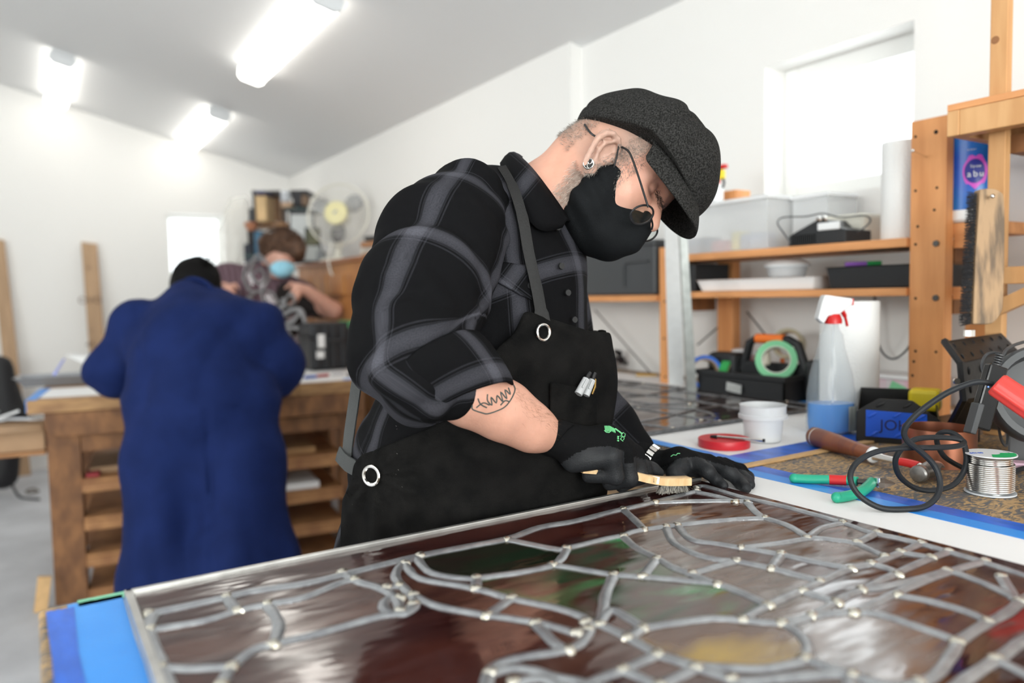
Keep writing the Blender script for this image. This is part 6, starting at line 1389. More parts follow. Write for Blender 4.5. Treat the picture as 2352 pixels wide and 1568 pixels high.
MB().tube(hz, .013, 8).build('carry_handle', M_tb, e, smooth=True, ang=60); g0, g1 = hz[2]+Vector((-.002, -.003, .0)), hz[3]+Vector((-.002, .01, .0)); MB().cyl(g0, g1, .0145, n=14).build('orange_grip', M_orange, e, smooth=True)
MB().box2((tx+.09, ty(1850), z0+.004), (tx+.11, ty(1695), z0+hb+.03)).build('divider', M_tb, e, bevel=.004)
for q0, q1, hh in ((1625, 1690, .055), (1845, 1880, .05)): MB().box2((tx+.075, ty(q1), z0+.005), (tx+.15, ty(q0), z0+hb+hh-.005)).build('side_pocket', M_tb, e, bevel=.015)
lb = onx(1690, 893, tx-.0005); MB().box((tx-.009, lb.y, lb.z+.004), (.0015, .055, .026), Matrix.Rotation(.1, 3, 'X')).build('silver_label', mat('silver_label', (.50, .51, .50), .4, var=.3, vscale=150), e)
def tring(name, c, ro, ri, w, n, mt, label, core=None, cat='tape roll'):
    n = Vector(n).normalized(); x = n.orthogonal().normalized(); y = n.cross(x); R = Matrix((x, y, n)).transposed(); e = thing(name, c, label, cat)
    MB().lathe([(ri+.003, -w/2), (ro, -w/2), (ro, w/2), (ri+.003, w/2), (ri+.003, -w/2)], c, 40, R=R, cap0=False, cap1=False).build('tape_layers', mt, e, smooth=True, ang=40)
    MB().lathe([(ri, -w/2), (ri+.003, -w/2), (ri+.003, w/2), (ri, w/2), (ri, -w/2)], c, 40, R=R, cap0=False, cap1=False).build('cardboard_core', core or mat('cardboard', (.5, .36, .22), .8), e, smooth=True, ang=40); return e
tt = depth(Vector((tx+.03, ty(1782), z0+hb)))
tring('tape_roll', P(1783, 828, tt), .057, .037, .026, -fw*.9-rt*.35+up*.25, M_green, 'mint green tape roll leaning on the tote rim', mat('pale_core', (.70, .72, .62), .7))
tring('tape_roll', Vector((tx+.032, ty(1642)+.0, z0+.060)), .052, .038, .036, -fw*.95+up*.1, M_blueroll, 'blue tape roll in the left end of the tote')
tring('tape_roll', Vector((tx+.10, ty(1672), z0+.055)), .048, .038, .03, -fw*.7+rt*.5, mat('deep_green_tape', (.03, .35, .08), .5), 'dark green tape roll behind the blue tape roll')
tring('tape_roll', P(1812, 790, tt*1.10), .048, .036, .05, -fw*.85-rt*.5+up*.1, mat('amber_tape', (.52, .46, .30), .3, alpha=.9), 'amber packing tape roll at the back of the tote')
c = P(1712, 822, tt*1.12); e = thing('putty_tub', c, 'white tub with a red printed band at the back of the tote', 'tub'); c = Vector((c.x, c.y, z0+.0045)); MB().lathe([(.042, 0), (.046, .055), (.046, .105), (.043, .118), (.030, .122)], c, 30).build('tub_body', M_wpl, e, smooth=True); MB().lathe([(.0466, .084), (.0468, .104)], c, 30, cap0=False, cap1=False).build('red_band', mat('red_print', (.55, .04, .08), .5, col2=(.8, .7, .7), vscale=60), e, smooth=True)
for px, py, col, lab, r_ in ((1762, 812, (.78, .72, .60), 'beige glue bottle inside the tote handle', .013), (1800, 842, (.90, .20, .04), 'orange snap knife beside the green tape roll', .008), (1828, 850, (.85, .25, .12), 'orange handled scraper at the right of the tote', .009), (1844, 856, (.80, .74, .72), 'pale brush handle at the right of the tote', .007)):
    c = P(px, py+28, tt*1.03); o = MB().tube([c, P(px-3, py-18, tt*1.04)], [r_, r_*.8], 10).build('hand_tool', mat('toolcol%d' % px, col, .45), None, smooth=True); tag(o, lab, 'tool', 'small tools standing in the tote')
c = on(1857, 915, .003); e = thing('bottle', c, 'white capped small bottle behind the spray bottle', 'bottle'); MB().lathe([(.016, 0), (.017, .005), (.017, .05), (.009, .06)], c, 20).build('bottle_body', M_frost, e, smooth=True); MB().lathe([(.017, .060), (.018, .062), (.018, .078), (.015, .08)], c, 20).build('cap', M_wpl, e, smooth=True)
# clear lidded box behind the towel roll
a = on(2052, 925, EP); e = thing('lidded_box', a, 'clear lidded box with pink and green contents beside the post', 'box'); MB().box2((a.x, a.y-.06, TZ+EP), (a.x+.09, a.y+.09, TZ+.065)).build('box_body', mat('pink_clear', (.75, .45, .55), .35, col2=(.70, .66, .68), vscale=35), e, bevel=.004); MB().box2((a.x-.004, a.y-.064, TZ+.0655), (a.x+.094, a.y+.094, TZ+.078)).build('lid', M_wpl, e, bevel=.003); MB().box((a.x-.0015, a.y-.01, TZ+.035), (.001, .045, .04), Matrix.Rotation(.4, 3, 'X')).build('green_label', mat('green_label', (.22, .60, .32), .5), e)
# steel rule and galvanised bar leaning on the shelf
def leaner(name, pts, th, mt, label, cat):
    q = [P(*p) for p in pts]; n_ = (q[1]-q[0]).cross(q[3]-q[0]).normalized(); n_ = n_ if n_.dot(fw) > 0 else -n_; o = plate(q, th, n_, name, mt, None, .0008); tag(o, label, cat); return o
tb0 = depth(on(1555, 886)); M_rule = mat('steel_rule', (.86, .88, .88), .6, metal=0., var=.06, vscale=40)
leaner('steel_rule', [(1524, 440, tb0-.25), (1560, 440, tb0-.25), (1571, 884, tb0), (1536, 884, tb0)], .002, M_rule, 'wide pale steel rule leaning upright by the pine post', 'rule')
tb1 = depth(on(1590, 904)); leaner('metal_bar', [(1556, 440, tb1-.14), (1573, 440, tb1-.14), (1601, 903, tb1), (1579, 903, tb1)], .02, mat('galvanised', (.55, .58, .56), .4, metal=.6, var=.25, vscale=30), 'grey galvanised bar leaning right of the steel rule', 'bar')
# bits near the wall
c = on(1462, 862, .004); o = MB().tube([c, c+Vector((.05, -.06, 0))], [.010, .007], 10).build('brass_nozzle', M_brass, None, smooth=True); tag(o, 'small brass fitting lying near the wall', 'fitting')
rr = random.Random(9); b = MB(); c = on(1392, 846, .0)
for i in range(40): p = c+Vector((rr.gauss(0, .035), rr.gauss(0, .03), abs(rr.gauss(.02, .035))+.004)); b.ball(p, rr.uniform(.008, .018), 7, 5)
o = b.build('rag_pile', mat('black_red_rag', (.018, .015, .016), .8, col2=(.25, .01, .02), vscale=25, thr=(.36, .40)), None, smooth=True); tag(o, 'heap of black and red rags behind the mans apron', 'rag')
# far stained glass panel on the wall bench
pz_ = TZ+.0032; sg2 = thing('stained_glass_panel', (1.4, 1.7, pz_), 'far stained glass panel lying flat on the wall bench paper', 'stained glass panel')
fx0, fx1, fy0, fy1 = 1.12, 1.745, 1.235, 2.30; rr = random.Random(11); ls = []
for i in range(5): y = fy0+(fy1-fy0)*(i+.6)/5.3; ls.append([(fx0, y+rr.uniform(-.03, .03)), (fx0+.18, y+rr.uniform(-.07, .07)), (fx0+.4, y+rr.uniform(-.07, .07)), (fx1, y+rr.uniform(-.03, .03))])
for i in range(4): x = fx0+(fx1-fx0)*(i+.7)/4.2; ls.append([(x+rr.uniform(-.03, .03), fy0), (x+rr.uniform(-.06, .06), fy0+.3), (x+rr.uniform(-.06, .06), fy0+.6), (x+rr.uniform(-.06, .06), fy0+.85), (x, fy1)])
for i in range(5): x, y = rr.uniform(fx0+.1, fx1-.1), rr.uniform(fy0+.1, fy1-.1); a0 = rr.uniform(0, 6); ls.append([(x+.10*math.cos(a0+k_*.8), y+.12*math.sin(a0+k_*.8)) for k_ in range(5)])
ls = [[(min(max(x, fx0+.004), fx1-.004), min(max(y, fy0+.004), fy1-.004)) for x, y in l] for l in ls]
sl2 = [[(q.x, q.y) for q in crom([(x, y, 0) for x, y in l], 4)] for l in ls]; G_far = glass('glass_far', (0.014, 0.006, 0.006), (0.05, 0.022, 0.016), rough=.05)
leaded(sg2, [ext(l) for l in sl2], [.004]*len(ls), (fx0+.002, fx1-.002, fy0+.002, fy1-.002), pz_+.002, pz_+.005, lambda x, y, a: G_far, cell=.004, gap=.002)
M_dl = mat('dark_lead', (.22, .225, .235), .35, metal=.7, var=.4, vscale=60, bump=.3)
cames(sg2, ls, [.0035]*len(ls), pz_+.0045, [(l[k_][0], l[k_][1], .005) for l in ls for k_ in (0, -1)], M_dl, M_solder)
for a, b_ in (((fx0-.004, fy0-.004), (fx1+.004, fy0+.004)), ((fx0-.004, fy1-.004), (fx1+.004, fy1+.004)), ((fx0-.004, fy0), (fx0+.004, fy1)), ((fx1-.004, fy0), (fx1+.004, fy1))): MB().box2((a[0], a[1], pz_), (b_[0], b_[1], pz_+.008)).build('border_rail', M_dl, sg2, bevel=.001)
# ================= far workbench, two people, cabinet corner =================
M_oldwood = mat('old_bench_wood', (0.27, 0.125, 0.05), 0.65, col2=(0.14, 0.062, 0.027), vscale=9, detail=10, stretch=(2, 2, 1), bump=.2, bscale=30, thr=(.38, .66))
M_topedge = mat('maple_edge', (0.42, 0.24, 0.10), 0.55, col2=(0.27, 0.14, 0.06), vscale=10, stretch=(1, 1, 4))
M_drawer = mat('drawer_pine', (0.42, 0.21, 0.085), 0.6, col2=(0.27, 0.12, 0.05), vscale=12)
FZ = 0.90
A0 = onz(59, 922, FZ); B0 = onz(811, 874, FZ); dX = (B0-A0).normalized(); dY = Vector((-dX.y, dX.x, 0)); LT = 1.47; DT = 1.05
def ft(u, w, z): return Vector((A0.x, A0.y, 0))+dX*u+dY*w+Vector((0, 0, z))
Rt = Matrix((dX, dY, Vector((0, 0, 1)))).transposed()
def tbox(u0, w0, z0, u1, w1, z1, name, mt, par, bev=.003): return MB().box(ft((u0+u1)/2, (w0+w1)/2, (z0+z1)/2), (abs(u1-u0), abs(w1-w0), abs(z1-z0)), Rt).build(name, mt, par, bevel=bev)
ftb = thing('workbench', ft(LT/2, DT/2, 0), 'heavy old wooden workbench with open shelves behind the blue coat', 'workbench')
for k_ in range(4): tbox(k_*LT/4+.0008, 0, FZ-.056, (k_+1)*LT/4-.0008, DT, FZ, 'top_plank', M_topedge, ftb)
b = MB(); pr_ = [(.06, FZ-.057), (.06, FZ-.13), (.09, FZ-.155), (.13, FZ-.162), (LT-.05, FZ-.155), (LT-.05, FZ-.057)]
b.add([ft(u, .012, z) for u, z in pr_]+[ft(u, .055, z) for u, z in pr_], [(0, 1, 2, 3, 4, 5), (11, 10, 9, 8, 7, 6)]+[(i, (i+1) % 6, 6+(i+1) % 6, 6+i) for i in range(6)]); b.build('front_rail', M_oldwood, ftb, bevel=.003)
for u in (.06, .72, LT-.16):
    for w_ in (.056, DT-.12): tbox(u, w_, 0, u+.125, w_+.10, FZ-.058, 'leg', M_oldwood, ftb)
tbox(.186, .06, .66, .719, .10, .735, 'cross_rail', M_oldwood, ftb); tbox(.846, .06, .66, LT-.161, .10, .735, 'cross_rail', M_oldwood, ftb)
for i, z in enumerate((.545, .375, .21, .05)):
    for u0, u1 in ((.187, .718), (.847, LT-.162)):
        o = tbox(u0, .02+.01*i, z-.016, u1, DT-.14, z, 'shelf', M_drawer, ftb); tbox(u0, .018+.01*i, z-.058, u1, .045+.01*i, z-.0165, 'shelf_edge', M_drawer, ftb)
for i, z in enumerate((.545, .375, .21)):
    tbox(.47+.05*i, .05, z+.0005, .49+.05*i, .5, z+.09, 'divider', M_drawer, ftb)
tbox(-.28, .10, .655, .05, .40, .672, 'side_shelf', M_drawer, ftb)
def flat(name, poly, z, mt, label, cat, th=.0008, group=None):
    n_ = len(poly); v = Vector((0, 0, th)); b = MB(); ps_ = [ft(u, w_, z) for u, w_ in poly]; b.add(ps_+[p+v for p in ps_], [tuple(range(n_)), tuple(range(2*n_-1, n_-1, -1))]+[(i, (i+1) % n_, n_+(i+1) % n_, n_+i) for i in range(n_)]); o = b.build(name, mt); return tag(o, label, cat, group)
flat('paper_sheet', [(.02, .10), (.62, .04), (.70, .42), (.03, .50)], FZ+.0006, M_paper, 'white paper sheet on the left end of the far bench', 'paper')
flat('masking_tape', [(-.004, .02), (.035, .02), (.04, .5), (-.004, .5)], FZ+.0016, M_tape2, 'blue tape over the left end of the far bench', 'tape')
o = tbox(-.0045, .02, FZ-.05, -.001, .30, FZ+.001, 'masking_tape', M_tape2, None, 0); tag(o, 'blue tape folded down the left side of the far bench', 'tape')
flat('paper_sheet', [(1.10, .03), (1.56, .05), (1.57, .62), (1.08, .85)], FZ+.0006, M_paper, 'white papers on the far bench below the black case', 'paper')
flat('masking_tape', [(1.33, .045), (1.44, .05), (1.45, .10), (1.34, .10)], FZ+.0016, M_tape2, 'blue tape piece on the far bench near its front edge', 'tape')
flat('wood_strip', [(1.40, .12), (1.585, .00), (1.59, .03), (1.43, .15)], FZ+.0016, M_strip, 'pale strip of wood on the far bench near the plaid shirt', 'strip', .006)
for k_, (u, w_, col, lab) in enumerate(((1.20, .20, (.03, .12, .5), 'small blue tool on the far bench papers'), (1.27, .24, (.4, .02, .03), 'small red tool on the far bench papers'), (1.42, .22, (.05, .05, .06), 'small black tool on the far bench papers'), (1.36, .30, (.6, .6, .62), 'small shiny tool on the far bench papers'))):
    o = MB().cyl(ft(u-.03, w_, FZ+.010), ft(u+.03, w_+.02, FZ+.010), .008, n=10).build('hand_tool', mat('smalltool%d' % k_, col, .35), None, smooth=True); tag(o, lab, 'tool', 'small tools on the far bench')
# curled paper and grey roller tray at the left
b = MB(); vs = []; w0 = onz(150, 846, FZ)
e0 = ft(.37, .72, FZ+.002); e1 = ft(.72, .72, FZ+.002); e2 = P(146, 813, depth(e0)+.06); e3 = P(212, 810, depth(e1)+.06)
for i in range(9):
    f = i/8; a = e0.lerp(e2, f)-fw*.04*math.sin(math.pi*f); c = e1.lerp(e3, f)-fw*.04*math.sin(math.pi*f); vs += [a, c]
o = MB().add(vs, [(2*i, 2*i+1, 2*i+3, 2*i+2) for i in range(8)]).build('curled_paper', M_paper, None, smooth=True); s_ = o.modifiers.new('t', 'SOLIDIFY'); s_.thickness = .001; tag(o, 'curled white paper standing behind the grey tray', 'paper')
c = onz(135, 884, FZ+.002); e = thing('roller_tray', Vector((c.x, c.y, FZ+.0018)), 'shallow grey metal tray on the left end of the far bench', 'tray'); M_gt = mat('grey_tray', (.30, .31, .33), .4, metal=.4)
L_, W_, h_ = .17, .11, .046; rings = [[(-L_*.8, -W_*.8, 0), (L_*.8, -W_*.8, 0), (L_*.8, W_*.8, 0), (-L_*.8, W_*.8, 0)], [(-L_, -W_, h_), (L_, -W_, h_), (L_, W_, h_), (-L_, W_, h_)], [(-L_-.012, -W_-.012, h_), (L_+.012, -W_-.012, h_), (L_+.012, W_+.012, h_), (-L_-.012, W_+.012, h_)], [(-L_+.003, -W_+.003, h_-.001), (L_-.003, -W_+.003, h_-.001), (L_-.003, W_-.003, h_-.001), (-L_+.003, W_-.003, h_-.001)], [(-L_*.8, -W_*.8, .003), (L_*.8, -W_*.8, .003), (L_*.8, W_*.8, .003), (-L_*.8, W_*.8, .003)]]
bc_ = Vector((c.x, c.y+.06, FZ+.0018)); vs = [bc_+Rt @ Vector(p) for r in rings for p in r]; MB().add(vs, [(3, 2, 1, 0), (16, 17, 18, 19)]+[(i*4+k, i*4+(k+1) % 4, (i+1)*4+(k+1) % 4, (i+1)*4+k) for i in range(4) for k in range(4)]).build('tray_body', M_gt, e, bevel=.002)
o = MB().tube([P(126, 858, 3.55), P(146, 826, 3.75)], [.012, .010], 10, flat=.5).build('brush_handle', mat('blue_white_handle', (.30, .34, .75), .4), None, smooth=True); tag(o, 'blue and white brush handle leaning in the grey tray', 'brush')
# cardboard box and papers on the side shelf
M_card = mat('cardboard_brown', (0.42, 0.27, 0.16), 0.85, var=.12, vscale=10)
e = thing('cardboard_box', ft(-.15, .2, .673), 'open cardboard box of paper offcuts beside the far bench', 'box'); b = MB()
for q in ((-.27, .12, .044, .123), (-.27, .34, .044, .343)): b.box(ft((q[0]+q[2])/2, q[1], .725), (abs(q[2]-q[0]), .003, .10), Rt)
for u in (-.27, .044): b.box(ft(u, .23, .725), (.003, .22, .10), Rt)
b.box(ft(-.113, .23, .6755), (.31, .22, .003), Rt); b.build('box_walls', M_card, e); MB().box(ft(-.113, .09, .776), (.31, .06, .003), Rt @ Matrix.Rotation(.35, 3, 'X')).build('box_flap', M_card, e)
rr = random.Random(3)
for k_ in range(6):
    o = MB().box(ft(-.05-.04*k_, .22+.01*k_, .80+.006*k_), (.15, .03+.02*(k_ % 3), .002), Rt @ Matrix.Rotation(rr.uniform(-.7, .7), 3, 'Z') @ Matrix.Rotation(rr.uniform(-.35, .35), 3, 'Y')).build('paper_offcut', M_paper); tag(o, ['white paper offcut nearest the far bench in the cardboard box', 'second paper offcut from the far bench in the cardboard box', 'narrow paper offcut in the middle of the cardboard box', 'wide paper offcut in the middle of the cardboard box', 'paper offcut near the outer end of the cardboard box', 'topmost paper offcut hanging over the outer box edge'][k_], 'paper', 'paper offcuts in the cardboard box')
# boards leaning on the back wall
def leanboard(quad, th, mt, label, name='leaning_board', cat='board'):
    a, b_, c, d = quad; n_ = (b_-a).cross(d-a).normalized(); n_ = n_ if n_.dot(fw) > 0 else -n_; o = plate([a, b_, c, d], th, n_, name, mt, None, .003); tag(o, label, cat); return o
M_tanb = mat('tan_board', (0.50, 0.33, 0.20), 0.7, var=.15, vscale=6, stretch=(4, 4, .5))
qa = onz(192, 1065, .0); ybd = YB-.16
def wl_(px, y, yy, z): p = ony(px, y, yy); return Vector((p.x, p.y, z))
pA, pB = ony(187, 555, YB-.05), ony(223, 560, YB-.05)
bq_ = leanboard([pA, pB, Vector((pB.x+.03, YB-.30, .001)), Vector((pA.x+.02, YB-.30, .001))], .035, M_tanb, 'tall narrow tan carton leaning on the far wall')
def mark(px, py, s, sz): 
    p = ony(px, py, YB-.05); f = 1-(p.z/pA.z); p.y = YB-.05-.25*f-.003; o = textobj(s, sz, frame4(p, (1, 0, 0), (0, -1, .13)), mat('faded_print', (.16, .10, .07), .8), 'carton_print', None); return o
for px, py, s, sz in ((206, 690, 'OVO', .075), (203, 614, 'n', .06), (208, 758, 'I', .05), (206, 790, '45', .07)):
    o = mark(px, py, s, sz); o.parent = bq_
pA, pB = ony(-22, 545, YB-.05), ony(10, 552, YB-.05); fA, fB = onz(32, 1096, .001), onz(72, 1090, .001)
leanboard([pA, pB, fB, fA], .04, M_tanb, 'brown board leaning on the far wall at the left edge')
M_bag = mat('black_bag', (.010, .010, .012), .6)
g = onz(8, 1140, 0.0); e = thing('duffel_bag', (g.x, g.y, 0), 'black bag and strap standing on the floor at the left edge', 'bag'); td = depth(g)
sculpt('bag_body', chain([(P(0, 845, td), .085), (P(12, 960, td), .12), (P(5, 1090, td), .10)])+chain([(P(-30, 900, td), .1), (P(-30, 1080, td), .1)]), .02, M_bag, e, k=.04, disp=lambda X: .012*vnoise(X, 14, 6))
MB().tube(crom([P(25, 1105, td), Vector(onz(45, 1140, .01)), Vector(onz(90, 1146, .01))], 6), .008, 6).build('strap', M_bag, e, smooth=True)
o = MB().tube(crom([onz(60, 1128, .008), onz(75, 1122, .008), onz(88, 1128, .008), onz(70, 1132, .008)], 5, closed=True), .006, 6, closed=True).build('cord_loop', mat('brown_cord', (.12, .09, .06), .7), None, smooth=True); tag(o, 'small dark cord loop on the concrete floor', 'cord')
o = MB().box(ft(.02, .02, .075), (.05, .02, .15), Rt @ Matrix.Rotation(.15, 3, 'Y')).build('pale_offcut', M_strip); tag(o, 'pale board offcut leaning at the foot of the far bench', 'board')
o = MB().box(ft(.225, .10, .553), (.05, .09, .014), Rt).build('red_book', mat('dark_red_cover', (.30, .02, .03), .5)); tag(o, 'red edged pad on the top shelf of the far bench', 'pad')
o = MB().box(ft(.33, .30, .559), (.24, .34, .026), Rt).build('board_stack', M_card); tag(o, 'brown sheets stacked on the top left shelf of the far bench', 'board')
o = MB().box(ft(1.04, .30, .562), (.30, .42, .03), Rt).build('board_stack', M_topedge); tag(o, 'pale boards stacked on the right shelf of the far bench', 'board')
o = MB().box(ft(1.05, .27, .3925), (.30, .40, .03), Rt).build('paper_stack', M_paper); tag(o, 'white sheets on the second right shelf of the far bench', 'paper')

# ---- worker in blue coat, seen from behind ----
M_blue = mat('navy_cotton', (0.0085, 0.019, 0.090), 0.85, col2=(0.0065, 0.015, 0.072), vscale=10, spec=.15, bump=.1, bscale=500)
M_trou = mat('dark_teal_trousers', (0.008, 0.020, 0.030), 0.85)
M_bh2 = mat('black_hair', (0.004, 0.0035, 0.0035), 0.7, bump=.5, bscale=200, spec=.15)
gb = P(475, 1200, 2.75); wk = thing('person', (gb.x, gb.y, 0), 'person in a long blue work coat bending over the far bench', 'person')
TB = 2.80
def g2px(px, t): return P(px, 900, t)
coat = [('c',)+PR(455, 800, 2.92, 128)+PR(462, 950, 2.82, 142), ('c',)+PR(455, 740, 3.0, 90)+PR(455, 830, 2.92, 125), ('c',)+PR(350, 770, 2.96, 70)+PR(555, 775, 2.96, 78),
        ('c',)+PR(375, 930, 2.84, 85)+PR(555, 930, 2.84, 85), ('c',)+PR(380, 1060, 2.78, 88)+PR(560, 1060, 2.78, 90), ('c',)+PR(385, 1330, 2.70, 102)+PR(565, 1310, 2.70, 108), ('c',)+PR(385, 1330, 2.70, 102)+PR(385, 1060, 2.78, 88), ('c',)+PR(565, 1310, 2.70, 108)+PR(560, 1060, 2.78, 90),
        ('c',)+PR(318, 755, 2.98, 62)+PR(262, 850, 3.02, 54), ('c',)+PR(262, 850, 3.02, 54)+PR(345, 865, 3.22, 44), ('c',)+PR(595, 765, 2.98, 66)+PR(636, 848, 3.02, 54), ('c',)+PR(636, 848, 3.02, 54)+PR(560, 860, 3.22, 44),
        ('c',)+PR(430, 690, 3.02, 40)+PR(455, 720, 3.02, 60)]
def coat_disp(X):
    x, y, t = topx(X); f = np.clip((y-930)/400, 0, 1)
    d = .014*np.sin(x/30.+1.0+.004*y)*f+.010*vnoise(X*np.array([1, 1, .45]), 15, 61, 3)+.011*(.5-np.abs(np.sin(x/38.+y/95.+.8*np.sin(y/60.))))*(y < 930)+.007*(.5-np.abs(np.sin(x/24.-y/150.)))*f+.006*np.sin(y/22.+x/60.)*np.clip((np.abs(x-455)-110)/60, 0, 1)*(y < 900)
    d += .014*np.exp(-((x-(478+.02*(y-935)))/4.5)**2)*(y > 940)+.006*np.exp(-((y-(935-.0009*(x-480)**2*.3))/3.0)**2)*(np.abs(x-460) < 175)
    d += .005*np.exp(-((x-(312+(y-690)*.12))/3.)**2)*(y < 850)+.005*np.exp(-((x-(598+(y-690)*.08))/3.)**2)*(y < 850)
    return d
def coat_cut(X, d):
    x, y, t = topx(X); zc = .275+.10*np.clip((x-300)/370., 0, 1); return np.maximum(d, zc-X[..., 2])
cb = sculpt('coat', coat, .012, M_blue, wk, k=.07, disp=coat_disp, cut=coat_cut)
MB().tube(crom([P(405, 692, 2.97), P(415, 662, 2.98), P(438, 645, 3.0), P(470, 650, 2.98), P(500, 678, 2.95), P(512, 700, 2.93)], 6), [.022]*31, 10, flat=.5).build('coat_collar', M_blue, wk, smooth=True)
bodyp = [('e', P(455, 655, 3.13), (.085, .10, .10), None), ('c',)+PR(452, 690, 3.05, 34)+PR(455, 780, 2.95, 80), ('c',)+PR(455, 780, 2.97, 60)+PR(465, 1040, 2.85, 60), ('c', P(345, 865, 3.22), .042, P(400, 860, 3.42), .035), ('c', P(560, 860, 3.22), .042, P(510, 850, 3.42), .035)]
vq = body_vq(bodyp, .018, .03); join_body('body', [vq], M_skin, wk, lambda V: np.tile(np.array([.62, .36, .27]), (len(V), 1)))
for px in (452, 592):
    a = P(px, 1150, 2.78); f = Vector((a.x, a.y, .05)); sculpt('trouser_leg', chain([(a, .085), (Vector((a.x, a.y, .45)), .078), (f+Vector((0, 0, .06)), .066)]), .018, M_trou, wk, k=.02, disp=lambda X: .004*vnoise(X, 30, 5)); MB().ball((f.x+.02, f.y+.06, .045), (.055, .14, .045), 14, 8).build('shoe', M_bpl, wk, smooth=True)
sculpt('hair', [('e', P(452, 648, 3.12), (.098, .11, .105), None), ('e', P(462, 612, 3.10), (.034, .034, .034), None), ('e', P(425, 630, 3.08), (.05, .05, .05), None)], .009, M_bh2, wk, k=.02, disp=lambda X: .008*vnoise(X, 55, 71, 2))
b = MB(); rr = random.Random(4)
for i in range(60): p = P(462+rr.gauss(0, 9), 610+rr.gauss(0, 6), 3.07); d = Vector((rr.gauss(0, .5), rr.gauss(0, .3), rr.uniform(.2, 1))).normalized(); b.tube([p, p+d*.035], [.003, .0005], 4)
o = b.build('hair_tuft', M_bh2, wk); o['kind'] = 'stuff'

# ---- seated worker with curly hair and blue mask ----
M_curl = mat('brown_curls', (0.13, 0.065, 0.035), 0.7, col2=(.05, .025, .015), vscale=40); M_sk2 = M_skin
def stripes(name, a, c, per):
    m = mat(name, a, .85); nt = m.node_tree; b = nt.nodes['Principled BSDF']; tc = N(nt, 'ShaderNodeTexCoord'); wv = N(nt, 'ShaderNodeTexWave'); wv.inputs['Scale'].default_value = per; wv.inputs['Distortion'].default_value = 1.5; nt.links.new(tc.outputs['Object'], wv.inputs[0]); mx = N(nt, 'ShaderNodeMix', data_type='RGBA'); nt.links.new(wv.outputs['Fac'], mx.inputs[0]); mx.inputs[6].default_value = (*a, 1); mx.inputs[7].default_value = (*c, 1); nt.links.new(mx.outputs[2], b.inputs['Base Color']); return m
M_str = stripes('striped_shirt', (0.065, 0.030, 0.045), (0.17, 0.11, 0.13), 9)
gc = P(640, 800, 5.0); cp_ = thing('person', (gc.x, gc.y, 0), 'person with brown curly hair and pale blue mask behind the far bench', 'person'); TC = 4.95
sculpt('shirt', [('c',)+PR(540, 650, 4.98, 42)+PR(690, 685, 5.0, 42), ('c',)+PR(625, 700, 5.02, 60)+PR(640, 850, 5.05, 66), ('c',)+PR(515, 645, 4.97, 40)+PR(500, 700, 4.85, 30), ('c',)+PR(600, 640, 5.0, 40)+PR(640, 680, 5.0, 55), ('c',)+PR(700, 690, 4.97, 36)+PR(738, 705, 4.9, 26)], .018, M_str, cp_, k=.05, disp=lambda X: .010*vnoise(X, 22, 81))
sculpt('dark_vest', [('c',)+PR(655, 670, 4.90, 24)+PR(735, 712, 4.88, 20), ('c',)+PR(660, 700, 4.92, 40)+PR(668, 840, 4.95, 50)], .018, mat('dark_vest', (.012, .008, .008), .9), cp_, k=.04)
arms = [('c',)+PR(735, 700, 4.90, 24)+PR(768, 712, 4.78, 19), ('c',)+PR(768, 712, 4.78, 19)+PR(706, 668, 4.66, 13), ('c',)+PR(706, 668, 4.66, 13)+PR(684, 662, 4.62, 13), ('c',)+PR(500, 700, 4.85, 24)+PR(520, 690, 4.75, 14), ('c',)+PR(520, 690, 4.75, 14)+PR(530, 664, 4.70, 11)]
fing = []
for a, b_, c in (((684, 655, 4.62), (668, 650, 4.6), (655, 662, 4.58)), ((684, 660, 4.62), (672, 662, 4.59), (666, 676, 4.58)), ((686, 666, 4.61), (678, 672, 4.58), (672, 686, 4.57)), ((690, 670, 4.61), (684, 680, 4.58), (676, 694, 4.57)), ((692, 674, 4.63), (680, 692, 4.6), (664, 698, 4.59)),
              ((530, 660, 4.7), (518, 652, 4.68), (506, 650, 4.67)), ((532, 664, 4.7), (520, 660, 4.68), (510, 664, 4.67)), ((534, 668, 4.7), (528, 672, 4.68), (520, 678, 4.67)), ((536, 670, 4.7), (540, 678, 4.68), (534, 686, 4.67)), ((528, 656, 4.7), (540, 652, 4.68), (548, 662, 4.66))):
    fing += [('c', P(*a), .011, P(*b_), .0095), ('c', P(*b_), .0095, P(*c), .008)]
hd2 = [('e', P(645, 590, 4.86), (.085, .095, .115), None), ('c', P(640, 620, 4.9), .055, P(632, 660, 5.0), .07), ('c', P(648, 606, 4.77), .014, P(650, 616, 4.75), .018), ('e', P(608, 600, 4.86), (.018, .03, .032), None)]
torso2 = [('c',)+PR(632, 690, 5.03, 40)+PR(640, 860, 5.06, 50)]
v1 = body_vq(hd2, .012, .02); v2 = body_vq(arms+fing, .007, .008); v3 = body_vq(torso2+[('c', P(640, 860, 5.06), .13, Vector((gc.x, gc.y+.05, .5)), .10), ('c', Vector((gc.x, gc.y+.05, .5)), .10, Vector((gc.x, gc.y+.05, .08)), .07)], .03, .04)
join_body('body', [v1, v2, v3], M_skin, cp_, lambda V: np.tile(np.array([.62, .34, .26]), (len(V), 1)))
sculpt('curly_hair', [('e', P(648, 566, 4.88), (.125, .12, .105), None), ('e', P(612, 568, 4.88), (.05, .08, .09), None), ('e', P(680, 575, 4.86), (.06, .08, .075), None)], .009, M_curl, cp_, k=.03, disp=lambda X: .016*vnoise(X, 65, 91, 2))
b = MB(); rr = random.Random(14)
